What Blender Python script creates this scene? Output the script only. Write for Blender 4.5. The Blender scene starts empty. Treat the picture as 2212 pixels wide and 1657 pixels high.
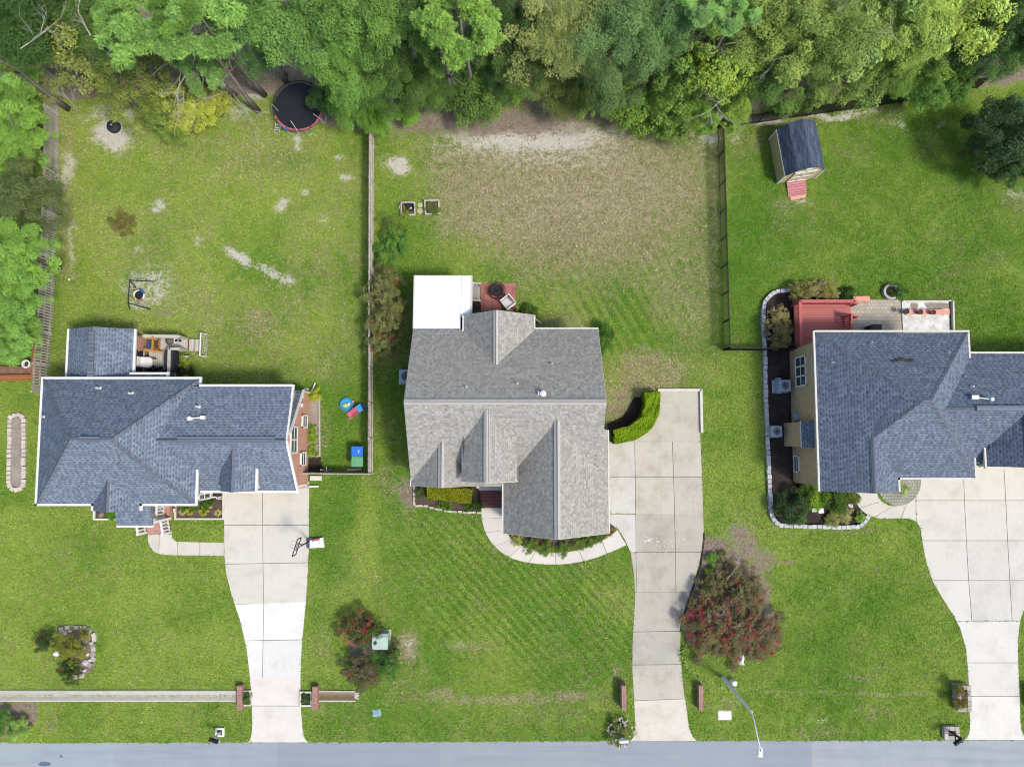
import bpy, math, random
import numpy as np
from mathutils import Vector, Matrix
R = math.radians
sc = bpy.context.scene
COL = sc.collection

# ------------------------------------------------------------------ camera, sky, sun, exposure
CAM_H, CAM_F, CAM_T = 45.8, 1535.0, R(4.5)
cd = bpy.data.cameras.new('camera'); cam = bpy.data.objects.new('camera', cd); COL.objects.link(cam)
cam.location = (0, 0, CAM_H); cam.rotation_euler = (CAM_T, 0, 0)
cd.sensor_width = 36.0; cd.lens = 36.0 * CAM_F / 2212.0; cd.clip_start = 0.5; cd.clip_end = 2000
sc.camera = cam
SUN_DIR = Vector((0.55, -0.36, 1.0)).normalized()          # towards the sun
elev = math.asin(SUN_DIR.z); azim = math.atan2(SUN_DIR.x, SUN_DIR.y)
w = bpy.data.worlds.new('World'); sc.world = w; w.use_nodes = True
wn = w.node_tree; bg = wn.nodes['Background']
sky = wn.nodes.new('ShaderNodeTexSky'); sky.sky_type = 'NISHITA'; sky.sun_disc = False
sky.sun_elevation = elev; sky.sun_rotation = azim; sky.air_density = 1.0; sky.dust_density = 2.0; sky.ozone_density = 1.0
wn.links.new(sky.outputs['Color'], bg.inputs['Color']); bg.inputs['Strength'].default_value = 0.15
sl = bpy.data.lights.new('sun', 'SUN'); sl.energy = 2.15; sl.angle = R(10.0); sl.color = (1.0, 0.95, 0.87)
sun = bpy.data.objects.new('sun', sl); COL.objects.link(sun)
sun.rotation_euler = SUN_DIR.to_track_quat('Z', 'Y').to_euler()
sc.view_settings.view_transform = 'Standard'; sc.view_settings.look = 'None'
sc.view_settings.exposure = 0.72; sc.view_settings.gamma = 1.0
sc.cycles.filter_width = 1.05

# ------------------------------------------------------------------ helpers
ST, CT = math.sin(CAM_T), math.cos(CAM_T)
def W(u, v, z=0.0):
    """survey: point at height z seen at photo position (u, v) in a 2212 px wide copy"""
    a, b = u - 1106.0, 828.5 - v
    d = Vector((a, CAM_F * ST + b * CT, -CAM_F * CT + b * ST))
    t = (z - CAM_H) / d.z
    return Vector((d.x * t, d.y * t, z))
def WX(u, v, z=0.0): return W(u, v, z).x
def WY(u, v, z=0.0): return W(u, v, z).y
def lin(c):
    c /= 255.0
    return c / 12.92 if c <= 0.04045 else ((c + 0.055) / 1.055) ** 2.4
ALB = 1.5
def C(r, g, b, k=1.0): return (lin(r) * k / ALB, lin(g) * k / ALB, lin(b) * k / ALB)

class MB:
    def __init__(s): s.v = []; s.f = []; s.c = []; s.parts = []
    def add(s, vs, fs, col=None):
        o = len(s.v); s.v += [tuple(p) for p in vs]; s.parts.append((o, len(s.f), len(vs), len(fs)))
        s.f += [tuple(i + o for i in f) for f in fs]; s.c += [col] * len(fs); return s
    def box(s, c, size, rz=0.0, m=None, col=None):
        x, y, z = size[0] / 2, size[1] / 2, size[2] / 2
        M = Matrix.Translation(c) @ (m if m is not None else Matrix.Rotation(rz, 4, 'Z'))
        vs = [M @ Vector(p) for p in ((-x,-y,-z),(x,-y,-z),(x,y,-z),(-x,y,-z),(-x,-y,z),(x,-y,z),(x,y,z),(-x,y,z))]
        return s.add(vs, [(0,3,2,1),(4,5,6,7),(0,1,5,4),(1,2,6,5),(2,3,7,6),(3,0,4,7)], col)
    def beam(s, p0, p1, w, h, col=None):
        p0, p1 = Vector(p0), Vector(p1); d = (p1 - p0); L = d.length
        if L < 1e-5: return s
        x = d / L; up = Vector((0,0,1)) if abs(x.z) < 0.95 else Vector((0,1,0))
        y = up.cross(x).normalized(); z = x.cross(y)
        m = Matrix((x, y, z)).transposed().to_4x4()
        return s.box((p0 + p1) / 2, (L, w, h), m=m, col=col)
    def tube(s, pts, r, n=8, col=None, cap=True):
        pts = [Vector(p) for p in pts]; k = len(pts)
        rs = list(r) if hasattr(r, '__len__') else [r] * k
        vs = []
        for i, p in enumerate(pts):
            t = (pts[min(i+1,k-1)] - pts[max(i-1,0)]).normalized()
            a = Vector((0,0,1)) if abs(t.z) < 0.9 else Vector((1,0,0))
            x = a.cross(t).normalized(); y = t.cross(x)
            for j in range(n):
                an = 2*math.pi*j/n; vs.append(p + (x*math.cos(an) + y*math.sin(an)) * rs[i])
        fs = [(i*n+j, i*n+(j+1)%n, (i+1)*n+(j+1)%n, (i+1)*n+j) for i in range(k-1) for j in range(n)]
        if cap: fs += [tuple(range(n-1,-1,-1)), tuple((k-1)*n+j for j in range(n))]
        return s.add(vs, fs, col)
    def lathe(s, c, prof, n=20, col=None):
        c = Vector(c); vs = []; k = len(prof)
        for r, z in prof:
            for j in range(n):
                a = 2*math.pi*j/n; vs.append(c + Vector((r*math.cos(a), r*math.sin(a), z)))
        fs = [(i*n+j, i*n+(j+1)%n, (i+1)*n+(j+1)%n, (i+1)*n+j) for i in range(k-1) for j in range(n)]
        if prof[0][0] > 1e-4: fs.append(tuple(range(n-1,-1,-1)))
        if prof[-1][0] > 1e-4: fs.append(tuple((k-1)*n+j for j in range(n)))
        return s.add(vs, fs, col)
    def ring(s, c, r, t, n=28, m=6, a0=0, a1=2*math.pi, M=None, col=None):
        full = abs(a1 - a0 - 2*math.pi) < 1e-6; k = n if full else n + 1
        vs = []; c = Vector(c)
        for i in range(k):
            a = a0 + (a1-a0)*i/n
            for j in range(m):
                b = 2*math.pi*j/m; q = r + t*math.cos(b)
                p = Vector((q*math.cos(a), q*math.sin(a), t*math.sin(b)))
                vs.append(c + (M @ p if M is not None else p))
        fs = [(i*m+j, ((i+1)%k)*m+j, ((i+1)%k)*m+(j+1)%m, i*m+(j+1)%m) for i in range(n) for j in range(m)]
        if not full: fs += [tuple(range(m)), tuple(n*m+j for j in range(m-1,-1,-1))]
        return s.add(vs, fs, col)
    def prism(s, poly, z0, z1, col=None):
        poly = [(p[0], p[1]) for p in poly]
        if sum(a[0]*b[1]-b[0]*a[1] for a, b in zip(poly, poly[1:]+poly[:1])) < 0: poly = poly[::-1]
        n = len(poly)
        vs = [(x,y,z0) for x,y in poly] + [(x,y,z1) for x,y in poly]
        return s.add(vs, [tuple(range(n-1,-1,-1)), tuple(range(n,2*n))] + [(i,(i+1)%n,n+(i+1)%n,n+i) for i in range(n)], col)
    def slab(s, poly, t=0.1, col=None):
        """roof plane with thickness, top face as given"""
        P = [Vector(p) for p in poly]
        nz = sum((a.x*b.y - b.x*a.y) for a, b in zip(P, P[1:]+P[:1]))
        if nz < 0: P = P[::-1]
        n = len(P); dn = Vector((0,0,-t))
        return s.add(P + [p + dn for p in P], [tuple(range(n)), tuple(range(2*n-1,n-1,-1))] + [(i, n+i, n+(i+1)%n, (i+1)%n) for i in range(n)], col)
    def plate(s, poly, th, col=None):
        """upright flat polygon given thickness along its normal"""
        P = [Vector(p) for p in poly]; nrm = (P[1]-P[0]).cross(P[2]-P[1]).normalized(); n = len(P)
        return s.add([p + nrm*th/2 for p in P] + [p - nrm*th/2 for p in P], [tuple(range(n)), tuple(range(2*n-1,n-1,-1))] + [(i, n+i, n+(i+1)%n, (i+1)%n) for i in range(n)], col)
    def rock(s, c, size, seed=0, col=None):
        rnd = random.Random(seed); n, k = 8, 5; vs = []
        for i in range(1, k):
            ph = math.pi*i/k
            for j in range(n):
                a = 2*math.pi*j/n; q = rnd.uniform(0.8, 1.1)
                vs.append((c[0]+size[0]/2*q*math.sin(ph)*math.cos(a), c[1]+size[1]/2*q*math.sin(ph)*math.sin(a), c[2]+size[2]/2*q*math.cos(ph)))
        vs += [(c[0],c[1],c[2]+size[2]/2), (c[0],c[1],c[2]-size[2]/2)]
        T, B = len(vs)-2, len(vs)-1; m = k-1
        fs = [(i*n+j,(i+1)*n+j,(i+1)*n+(j+1)%n,i*n+(j+1)%n) for i in range(m-1) for j in range(n)]
        fs += [(T,j,(j+1)%n) for j in range(n)] + [(B,(m-1)*n+(j+1)%n,(m-1)*n+j) for j in range(n)]
        return s.add(vs, fs, col)
    def each(s, name, mat, parent):
        """one object for every separate shape collected"""
        for vo, fo, nv_, nf_ in s.parts:
            m = MB(); m.add(s.v[vo:vo+nv_], [tuple(i-vo for i in f) for f in s.f[fo:fo+nf_]]); m.build(name, mat, parent)
    def build(s, name, mat, parent=None, smooth=False, local=False):
        off = Vector((0,0,0))
        if parent is not None and not local:
            p = parent
            while p is not None: off = off + Vector(p.location); p = p.parent
        V = np.array(s.v, dtype=np.float64).reshape(-1,3) - np.array(off)
        me = bpy.data.meshes.new(name); me.from_pydata(V.tolist(), [], s.f)
        uv = me.uv_layers.new(name='UVMap'); N = len(me.loops)
        arr = np.zeros((N,2)); co = V
        k = 0
        for poly in me.polygons:
            n = poly.normal
            if abs(n.z) > 0.9995: h = Vector((1,0,0)); t = Vector((0,1,0))
            else:
                h = Vector((-n.y, n.x, 0)).normalized(); t = n.cross(h)
            for vi in poly.vertices:
                p = co[vi]; arr[k] = (p[0]*h.x+p[1]*h.y+p[2]*h.z, p[0]*t.x+p[1]*t.y+p[2]*t.z); k += 1
        uv.data.foreach_set('uv', arr.astype(np.float32).ravel())
        if any(c is not None for c in s.c):
            at = me.color_attributes.new('tint', 'FLOAT_COLOR', 'CORNER')
            cc = []
            for poly, c in zip(me.polygons, s.c):
                c = c or (1,1,1); cc += [c[0],c[1],c[2],1.0] * len(poly.vertices)
            at.data.foreach_set('color', np.array(cc, dtype=np.float32))
        if smooth: me.polygons.foreach_set('use_smooth', [True]*len(me.polygons))
        me.materials.append(mat)
        o = bpy.data.objects.new(name, me); COL.objects.link(o)
        if parent is not None: o.parent = parent
        return o

def tag(o, label=None, cat=None, group=None, kind=None):
    if label: o['label'] = label
    if cat: o['category'] = cat
    if group: o['group'] = group
    if kind: o['kind'] = kind
    return o
def thing(name, label, cat, loc=(0,0,0), rz=0.0, group=None):
    o = bpy.data.objects.new(name, None); COL.objects.link(o); o.empty_display_size = 0.3
    o.location = loc; o.rotation_euler = (0,0,rz)
    return tag(o, label, cat, group)
def struct(name, mb, m, label=None): return tag(mb.build(name, m), label, None, None, 'structure')
def single(name, mb, m, label, cat, group=None, smooth=False): return tag(mb.build(name, m, smooth=smooth), label, cat, group)
def copy_tree(o, loc, rz=0.0, label=None):
    c = o.copy(); COL.objects.link(c); c.location = loc; c.rotation_euler = (0,0,rz)
    if label: c['label'] = label
    for ch in o.children:
        d = ch.copy(); COL.objects.link(d); d.parent = c
        for g in ch.children:
            e = g.copy(); COL.objects.link(e); e.parent = d
    return c
def ipol(pts, t):
    """piecewise linear u at v for a list of (u, v)"""
    for (u0,v0),(u1,v1) in zip(pts, pts[1:]):
        if v0 <= t <= v1: return u0 + (u1-u0)*(t-v0)/max(1e-6, v1-v0)
    return pts[0][0] if t < pts[0][1] else pts[-1][0]
def smooth_line(pts, n=6):
    """Catmull-Rom through 2-d or 3-d points"""
    P = [Vector(p) for p in pts]; out = []
    for i in range(len(P)-1):
        a = P[max(i-1,0)]; b = P[i]; c = P[i+1]; d = P[min(i+2,len(P)-1)]
        for k in range(n):
            t = k/n
            out.append(0.5*((2*b)+(c-a)*t+(2*a-5*b+4*c-d)*t*t+(3*b-a-3*c+d)*t**3))
    out.append(P[-1]); return out

# ------------------------------------------------------------------ materials
class NT:
    def __init__(s, name):
        s.m = bpy.data.materials.new(name); s.m.use_nodes = True; s.t = s.m.node_tree
        s.b = s.t.nodes['Principled BSDF']; s.out = s.t.nodes['Material Output']
    def n(s, typ, **kw):
        x = s.t.nodes.new('ShaderNode' + typ)
        for k, val in kw.items(): setattr(x, k, val)
        return x
    def l(s, a, b): s.t.links.new(a, b)
    def pos(s): return s.n('NewGeometry').outputs['Position']
    def uv(s): return s.n('TexCoord').outputs['UV']
    def noise(s, vec, scale, detail=3.0, rough=0.6):
        x = s.n('TexNoise'); x.inputs['Scale'].default_value = scale; x.inputs['Detail'].default_value = detail
        x.inputs['Roughness'].default_value = rough; s.l(vec, x.inputs['Vector']); return x.outputs['Fac']
    def mix(s, fac, a, b, blend='MIX'):
        x = s.n('Mix', data_type='RGBA', blend_type=blend)
        for sock, val in ((x.inputs['Factor'], fac), (x.inputs['A'], a), (x.inputs['B'], b)):
            if hasattr(val, 'is_linked') or hasattr(val, 'links'): s.l(val, sock)
            elif isinstance(val, (int, float)): sock.default_value = val
            else: sock.default_value = (*val[:3], 1.0)
        return [o for o in x.outputs if o.type == 'RGBA'][0]
    def math(s, op, a, b=None, clamp=False):
        x = s.n('Math', operation=op, use_clamp=clamp)
        for i, val in enumerate((a, b)):
            if val is None: continue
            if isinstance(val, (int, float)): x.inputs[i].default_value = val
            else: s.l(val, x.inputs[i])
        return x.outputs[0]
    def ramp(s, fac, lo, hi):
        x = s.n('MapRange'); x.inputs['From Min'].default_value = lo; x.inputs['From Max'].default_value = hi
        x.interpolation_type = 'SMOOTHSTEP'; s.l(fac, x.inputs['Value']); return x.outputs['Result']
    def scale(s, vec, sc3):
        x = s.n('Mapping'); x.inputs['Scale'].default_value = sc3; s.l(vec, x.inputs['Vector']); return x.outputs['Vector']
    def bump(s, h, strength=0.4, dist=0.02):
        x = s.n('Bump'); x.inputs['Strength'].default_value = strength; x.inputs['Distance'].default_value = dist
        s.l(h, x.inputs['Height']); s.l(x.outputs['Normal'], s.b.inputs['Normal'])
    def base(s, col, rough=0.85, spec=0.3):
        if isinstance(col, tuple): s.b.inputs['Base Color'].default_value = (*col, 1)
        else: s.l(col, s.b.inputs['Base Color'])
        s.b.inputs['Roughness'].default_value = rough; s.b.inputs['Specular IOR Level'].default_value = spec
        return s.m
def mul(c, k): return (c[0]*k, c[1]*k, c[2]*k)

def plain(name, c, rough=0.6, var=0.12, scale=6.0, spec=0.35, bump=0.15, metal=0.0):
    t = NT(name); p = t.pos(); a = t.noise(p, scale, 4); b = t.noise(p, scale*9, 2)
    col = t.mix(t.ramp(a, .3, .7), mul(c, 1-var), mul(c, 1+var*.6)); col = t.mix(t.math('MULTIPLY', b, var), col, mul(c, .55))
    t.bump(b, bump, .01); t.b.inputs['Metallic'].default_value = metal
    return t.base(col, rough, spec)
def shingle(name, c1, c2, stain, wid=.33, hgt=.15, ek=.45):
    t = NT(name); uv = t.uv(); p = t.pos()
    def brick(w_, h_, ca, cb, bias, ms, fq=2):
        x = t.n('TexBrick'); x.offset = .5; x.offset_frequency = fq; x.squash_frequency = 3; x.squash = .8; x.inputs['Scale'].default_value = 1.0
        x.inputs['Brick Width'].default_value = w_; x.inputs['Row Height'].default_value = h_
        x.inputs['Mortar Size'].default_value = ms; x.inputs['Mortar Smooth'].default_value = .3; x.inputs['Bias'].default_value = bias
        x.inputs['Color1'].default_value = (*ca, 1); x.inputs['Color2'].default_value = (*cb, 1); x.inputs['Mortar'].default_value = (*mul(cb, .7), 1)
        t.l(uv, x.inputs['Vector']); return x
    b1 = brick(wid, hgt, c1, c2, 0, .0); b2 = brick(wid*.62, hgt, c1, c2, -.1, .0, 3)
    sv = t.n('SeparateXYZ'); t.l(uv, sv.inputs[0]); fr = t.math('FRACT', t.math('DIVIDE', sv.outputs[1], hgt)); row = t.math('FLOOR', t.math('DIVIDE', sv.outputs[1], hgt)); wn_ = t.n('TexWhiteNoise', noise_dimensions='1D'); t.l(row, wn_.inputs['W']); du = t.math('FRACT', t.math('ADD', t.math('DIVIDE', sv.outputs[0], wid*1.15), t.math('MULTIPLY', wn_.outputs['Value'], 7.3))); edge = t.math('MULTIPLY', t.math('LESS_THAN', fr, .5), t.math('LESS_THAN', du, .52)); line = t.math('LESS_THAN', fr, .16)
    col = t.mix(.42, b1.outputs['Color'], b2.outputs['Color'])
    n1 = t.noise(p, 60, 2, .7); n2 = t.ramp(t.noise(p, .5, 4), .3, .7)
    col = t.mix(t.math('MULTIPLY', t.ramp(n1, .35, .75), .2), col, mul(c2, .8))
    col = t.mix(t.math('MULTIPLY', n2, .3), col, stain)
    b3 = brick(.23, hgt, (1,1,1), (0,0,0), 0, .0); edge = t.math('MULTIPLY', edge, t.math('ADD', ek*.6, t.math('MULTIPLY', b3.outputs['Color'], ek)))
    col = t.mix(edge, col, mul(c2, .45)); col = t.mix(t.math('MULTIPLY', line, ek*.5), col, mul(c2, .5))
    t.bump(fr, .5, .02)
    return t.base(col, .9, .2)
def bricks(name, c1, c2, mortar, wid=.22, hgt=.075, ms=.008, rough=.85, off=.5):
    t = NT(name); uv = t.uv(); x = t.n('TexBrick'); x.offset = off; x.inputs['Scale'].default_value = 1.0
    x.inputs['Brick Width'].default_value = wid; x.inputs['Row Height'].default_value = hgt; x.inputs['Mortar Size'].default_value = ms
    x.inputs['Mortar Smooth'].default_value = .3; x.inputs['Bias'].default_value = 0
    x.inputs['Color1'].default_value = (*c1,1); x.inputs['Color2'].default_value = (*c2,1); x.inputs['Mortar'].default_value = (*mortar,1)
    t.l(uv, x.inputs['Vector']); p = t.pos(); n = t.noise(p, 2.5, 5); n2 = t.noise(p, 40, 2)
    col = t.mix(t.math('MULTIPLY', t.ramp(n, .4, .75), .35), x.outputs['Color'], mul(c2, .6))
    col = t.mix(t.math('MULTIPLY', n2, .25), col, mul(c1, 1.25))
    t.bump(t.math('SUBTRACT', t.math('MULTIPLY', n2, .3), x.outputs['Fac']), .5, .01); return t.base(col, rough, .2)
def planks(name, c, pitch=.14, along='U', gap=.12, var=.3, rough=.75, grain=1.0):
    """boards laid side by side in uv space"""
    t = NT(name); uv = t.uv(); s = t.n('SeparateXYZ'); t.l(uv, s.inputs[0])
    q = s.outputs[1] if along == 'U' else s.outputs[0]
    q = t.math('DIVIDE', q, pitch); fr = t.math('FRACT', q); fl = t.math('FLOOR', q)
    wn_ = t.n('TexWhiteNoise', noise_dimensions='1D'); t.l(fl, wn_.inputs['W'])
    g = t.noise(t.scale(uv, (3, 40, 1) if along == 'U' else (40, 3, 1)), 1.0, 4); big = t.noise(t.pos(), 1.6, 4)
    col = t.mix(wn_.outputs['Value'], mul(c, 1-var), mul(c, 1+var*.6)); col = t.mix(t.math('MULTIPLY', t.ramp(g, .4, .8), .4*grain), col, mul(c, .5))
    col = t.mix(t.math('MULTIPLY', t.ramp(big, .45, .75), .3), col, mul(c, .65))
    line = t.math('LESS_THAN', fr, gap); col = t.mix(line, col, mul(c, .18)); t.bump(t.math('SUBTRACT', 1.0, line), .4, .01)
    return t.base(col, rough, .25)
def tinted(name, rough=.85, stain=C(120,118,108), amt=.4, speck=.2, nscale=.8):
    """concrete and the like: per-face tint with broom streaks and stains"""
    t = NT(name); a = t.n('VertexColor'); a.layer_name = 'tint'; p = t.pos(); c = a.outputs['Color']
    n1 = t.noise(p, nscale, 6, .65); n2 = t.noise(p, 30, 3, .7); n3 = t.noise(t.scale(p, (6, .5, 1)), 1.2, 4); n4 = t.noise(p, 3.5, 5, .7)
    dark = t.mix(1.0, c, (.62,.61,.57), 'MULTIPLY'); lite = t.mix(1.0, c, (1.13,1.13,1.12), 'MULTIPLY')
    col = t.mix(t.math('MULTIPLY', t.ramp(n1, .42, .75), amt), c, dark)
    col = t.mix(t.math('MULTIPLY', t.ramp(n4, .5, .8), amt*.6), col, dark)
    col = t.mix(t.math('MULTIPLY', t.ramp(n3, .5, .8), .5), col, lite); col = t.mix(t.math('MULTIPLY', t.ramp(n2, .45, .8), speck), col, dark)
    t.bump(n2, .25, .006); return t.base(col, rough, .25)
def foliage(name, trans=.3, rough=.55, spec=.25, warm=(1.14,1.06,.72)):
    """leaf colour from the object's own colour, varied leaf by leaf"""
    t = NT(name); oi = t.n('ObjectInfo'); a = t.n('VertexColor'); a.layer_name = 'leaf'
    s = t.n('SeparateColor'); t.l(a.outputs['Color'], s.inputs[0]); c = oi.outputs['Color']
    dark = t.mix(1.0, c, (.55,.6,.6), 'MULTIPLY'); lite = t.mix(1.0, c, (1.45,1.4,1.2), 'MULTIPLY'); yel = t.mix(1.0, c, warm, 'MULTIPLY')
    col = t.mix(s.outputs[0], dark, lite); col = t.mix(s.outputs[1], col, yel)
    t.base(col, rough, spec); tr = t.n('BsdfTranslucent'); t.l(col, tr.inputs['Color'])
    mx = t.n('MixShader'); mx.inputs[0].default_value = trans
    t.l(t.b.outputs[0], mx.inputs[1]); t.l(tr.outputs[0], mx.inputs[2]); t.l(mx.outputs[0], t.out.inputs['Surface']); return t.m
def earth(name, c1, c2, c3, sc_=9.0):
    t = NT(name); p = t.pos(); a = t.noise(p, sc_, 5, .75); b = t.noise(p, 1.0, 4); d = t.noise(p, sc_*4, 3, .7)
    col = t.mix(t.ramp(a, .35, .65), c1, c2); col = t.mix(t.math('MULTIPLY', t.ramp(b, .4, .7), .6), col, c3); col = t.mix(t.math('MULTIPLY', t.ramp(d, .5, .75), .5), col, mul(c1, .5))
    t.bump(d, .8, .04); return t.base(col, .95, .1)

M = {}
M['roof_blue'] = shingle('roof_blue_shingle', C(150,162,178), C(98,109,126), C(122,133,142), .27, .165); M['roof_slate'] = shingle('roof_slate_shingle', C(140,152,168), C(88,98,116), C(108,118,130), .27, .165)
M['roof_grey'] = shingle('roof_grey_shingle', C(200,196,186), C(144,140,131), C(170,166,157), .24, .155, .2)
M['roof_shed'] = shingle('roof_shed_shingle', C(106,118,138), C(66,78,98), C(84,96,114), .9, .13)
M['cap_blue'] = planks('ridge_cap_blue', C(118,126,138), .26, 'U', .1, .2); M['cap_grey'] = planks('ridge_cap_grey', C(196,192,184), .2, 'U', .14, .14)
M['white'] = plain('white_trim', C(248,247,240), .5, .05, 3, .4, .05)
M['cream'] = plain('cream_trim', C(226,222,208), .6, .08, 3)
M['membrane'] = planks('white_roof_panels', (.70,.72,.73), .62, 'V', .012, .02, .45, .1)
M['brick_red'] = bricks('brick_red', C(232,172,146), C(212,144,120), C(214,190,172))
M['brick_tan'] = bricks('brick_tan', C(186,160,128), C(158,132,102), C(132,112,92), .22, .085, .014)
M['brick_pale'] = bricks('brick_pale_tan', C(232,206,168), C(204,178,140), C(168,146,118), .24, .1, .018); M['brick_dark'] = bricks('brick_steps', C(132,84,78), C(98,62,62), C(150,130,122), .2, .09)
M['brick_step'] = bricks('brick_light_steps', C(202,150,138), C(180,128,118), C(206,184,172), .2, .09)
M['brick_wall'] = bricks('brick_headwall', C(182,132,118), C(150,104,96), C(188,164,152), .1, .3, .012, off=0)
M['glass'] = plain('window_glass', C(78,88,98), .12, .15, 2, .6, .0)
M['concrete'] = tinted('driveway_concrete'); M['concrete_old'] = tinted('stained_concrete', amt=.75, speck=.35, nscale=.6); M['path'] = tinted('path_concrete', amt=.25)
M['block'] = tinted('garden_blocks', .9, amt=.35, speck=.35, nscale=3)
M['paver'] = bricks('patio_pavers', C(206,196,178), C(186,176,158), C(142,134,120), .24, .24, .012)
M['paver2'] = bricks('porch_pavers', C(176,176,162), C(152,152,138), C(100,104,92), .2, .2, .014)
M['paver_red'] = bricks('red_patio_slabs', C(190,124,116), C(160,100,94), C(120,82,76), .45, .45, .012, off=0)
M['wood_grey'] = planks('weathered_pickets', C(158,150,138), .12, 'V', .1, .3); M['rail_grey'] = plain('weathered_rail', C(204,196,182), .85, .2, 3)
M['deck_pale'] = planks('pale_deck_boards', C(216,208,194), .145, 'V', .07, .14, grain=.5); M['deck_orange'] = planks('orange_deck_boards', C(178,112,62), .14, 'U', .1, .2)
M['deck_red'] = planks('red_deck_boards', C(208,126,119), .145, 'U', .09, .14); M['red_paint'] = plain('red_paint', C(206,106,102), .6, .15, 5)
M['ramp_red'] = planks('pink_ramp_boards', C(208,138,138), .16, 'U', .12, .12); M['coral'] = plain('coral_paint', C(246,172,146), .7, .06, 3)
M['step_grey'] = planks('grey_step_boards', C(176,170,160), .26, 'V', .1, .2)
M['black'] = plain('black_metal', C(38,40,44), .45, .15, 8); M['black_fence'] = plain('black_fence_paint', C(34,36,36), .5, .1, 8)
M['cover'] = plain('black_grill_cover', C(52,54,60), .65, .2, 4, .3, .3); M['dark'] = plain('dark_opening', C(44,44,46), .8, .2)
M['steel'] = plain('galvanised_steel', C(206,212,218), .45, .08, 5, .5, .05); M['lamp_grey'] = plain('lamp_paint', (.62,.66,.7), .45, .05, 5); M['unit'] = plain('unit_casing', C(176,190,206), .5, .1, 4)
M['blue_bin'] = plain('blue_plastic', C(48,126,226), .45, .06, 2); M['green_bin'] = plain('green_plastic', C(112,180,128), .45, .08, 2)
M['pool'] = plain('pool_plastic', C(70,168,220), .4, .05, 2); M['yellow'] = plain('yellow_plastic', C(226,222,120), .4, .05)
M['pink'] = plain('pink_plastic', C(236,120,146), .4, .06, 2); M['blue2'] = plain('blue_fabric', C(62,112,200), .6, .08); M['red2'] = plain('pink_pad', C(200,104,122), .7, .2, 9)
M['terra'] = plain('terracotta', C(150,92,76), .8, .1); M['box_green'] = plain('green_cabinet', C(186,208,192), .5, .08, 2)
M['siding_yellow'] = planks('cream_siding', C(226,206,150), .2, 'U', .05, .05); M['plaster'] = plain('stained_white_slab', C(242,240,234), .8, .25, 2.5)
M['stone_white'] = plain('pale_rock', C(214,210,200), .9, .25, 5); M['orange_wood'] = plain('orange_timber', C(196,140,70), .7, .2, 4)
M['bark'] = plain('tree_bark', C(150,140,130), .95, .3, 5, .1, .8); M['dead'] = plain('dead_wood', C(196,190,178), .9, .15, 6, .1, .4)
M['mulch'] = earth('brown_mulch', C(108,92,82), C(82,68,60), C(126,110,100)); M['mulch_dark'] = earth('dark_mulch', C(76,66,60), C(54,46,42), C(96,86,78))
M['mulch_tan'] = earth('faded_mulch', C(184,172,158), C(150,138,126), C(194,182,168))
M['leaf'] = foliage('leaf', .3, .65, .15); M['leaf_gloss'] = foliage('glossy_leaf', .25, .5, .25); M['needle'] = foliage('pine_needle', .3, .7, .15, (1.2,1.1,.7))
M['petal'] = foliage('petal', .2, .6, .2, (1.1,.8,1.2)); M['teal'] = plain('blue_grey_base', C(70,92,120), .5, .1)
# ------------------------------------------------------------------ ground
def lattice(seed):
    return np.random.RandomState(seed).rand(256, 256)
def vnoise(x, y, seed):
    L = lattice(seed); xi = np.floor(x).astype(int); yi = np.floor(y).astype(int); fx = x - xi; fy = y - yi
    fx = fx*fx*(3-2*fx); fy = fy*fy*(3-2*fy)
    g = lambda i, j: L[(xi+i) & 255, (yi+j) & 255]
    return (g(0,0)*(1-fx)+g(1,0)*fx)*(1-fy) + (g(0,1)*(1-fx)+g(1,1)*fx)*fy
def fbm(x, y, s, seed, oct_=4):
    a = 0; amp = .5; tot = 0
    for k in range(oct_):
        a = a + amp*vnoise(x*s+13.7*k, y*s+7.1*k, seed+k); tot += amp; amp *= .55; s *= 2.1
    return a/tot
fx_ = np.arange(-37.0, 37.01, .14); fy_ = np.arange(-22.4, 33.0, .14)
gx = np.concatenate([[-320,-160,-90,-60,-45,-40], fx_, [40,45,60,90,160,320]])
gy = np.concatenate([[-320,-160,-90,-60,-40,-30,-25], fy_, [36,42,55,80,160,320]])
GX, GY = np.meshgrid(gx, gy); nx, ny = len(gx), len(gy)
fw = GY*ST + CAM_H*CT; up_ = GY*CT - CAM_H*ST
GU = 1106 + CAM_F*GX/fw; GV = 828.5 - CAM_F*up_/fw                  # surveyed chart coordinates of every ground point
wob = 30*(fbm(GX, GY, .7, 3, 5)-.5); wob2 = 30*(fbm(GX, GY, .7, 9, 5)-.5)
UU, VV = GU + wob, GV + wob2
def blob(u, v, ru, rv, amt=1.0, ang=0.0, soft=1.25):
    a = R(ang); du, dv = UU-u, VV-v
    x = (du*math.cos(a)+dv*math.sin(a))/ru; y = (-du*math.sin(a)+dv*math.cos(a))/rv
    d = np.sqrt(x*x+y*y); k = np.clip((1+soft/2-d)/soft, 0, 1); return amt*k*k*(3-2*k)
def area(pts, amt=1.0):
    """inside test of a surveyed outline, edge roughened"""
    c = np.zeros(GU.shape, bool); U2, V2 = UU+10*(fbm(GX,GY,3.1,5)-.5), VV+10*(fbm(GX,GY,3.1,6)-.5)
    for (ua,va),(ub,vb) in zip(pts, pts[1:]+pts[:1]):
        if va == vb: continue
        c ^= ((va > V2) != (vb > V2)) & (U2 < (ub-ua)*(V2-va)/(vb-va)+ua)
    return amt*c
def rect(u0, v0, u1, v1, amt=1.0, soft=18.0):
    a = np.clip((UU-u0)/soft+.5, 0, 1)*np.clip((u1-UU)/soft+.5, 0, 1)*np.clip((VV-v0)/soft+.5, 0, 1)*np.clip((v1-VV)/soft+.5, 0, 1)
    return amt*a
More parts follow.
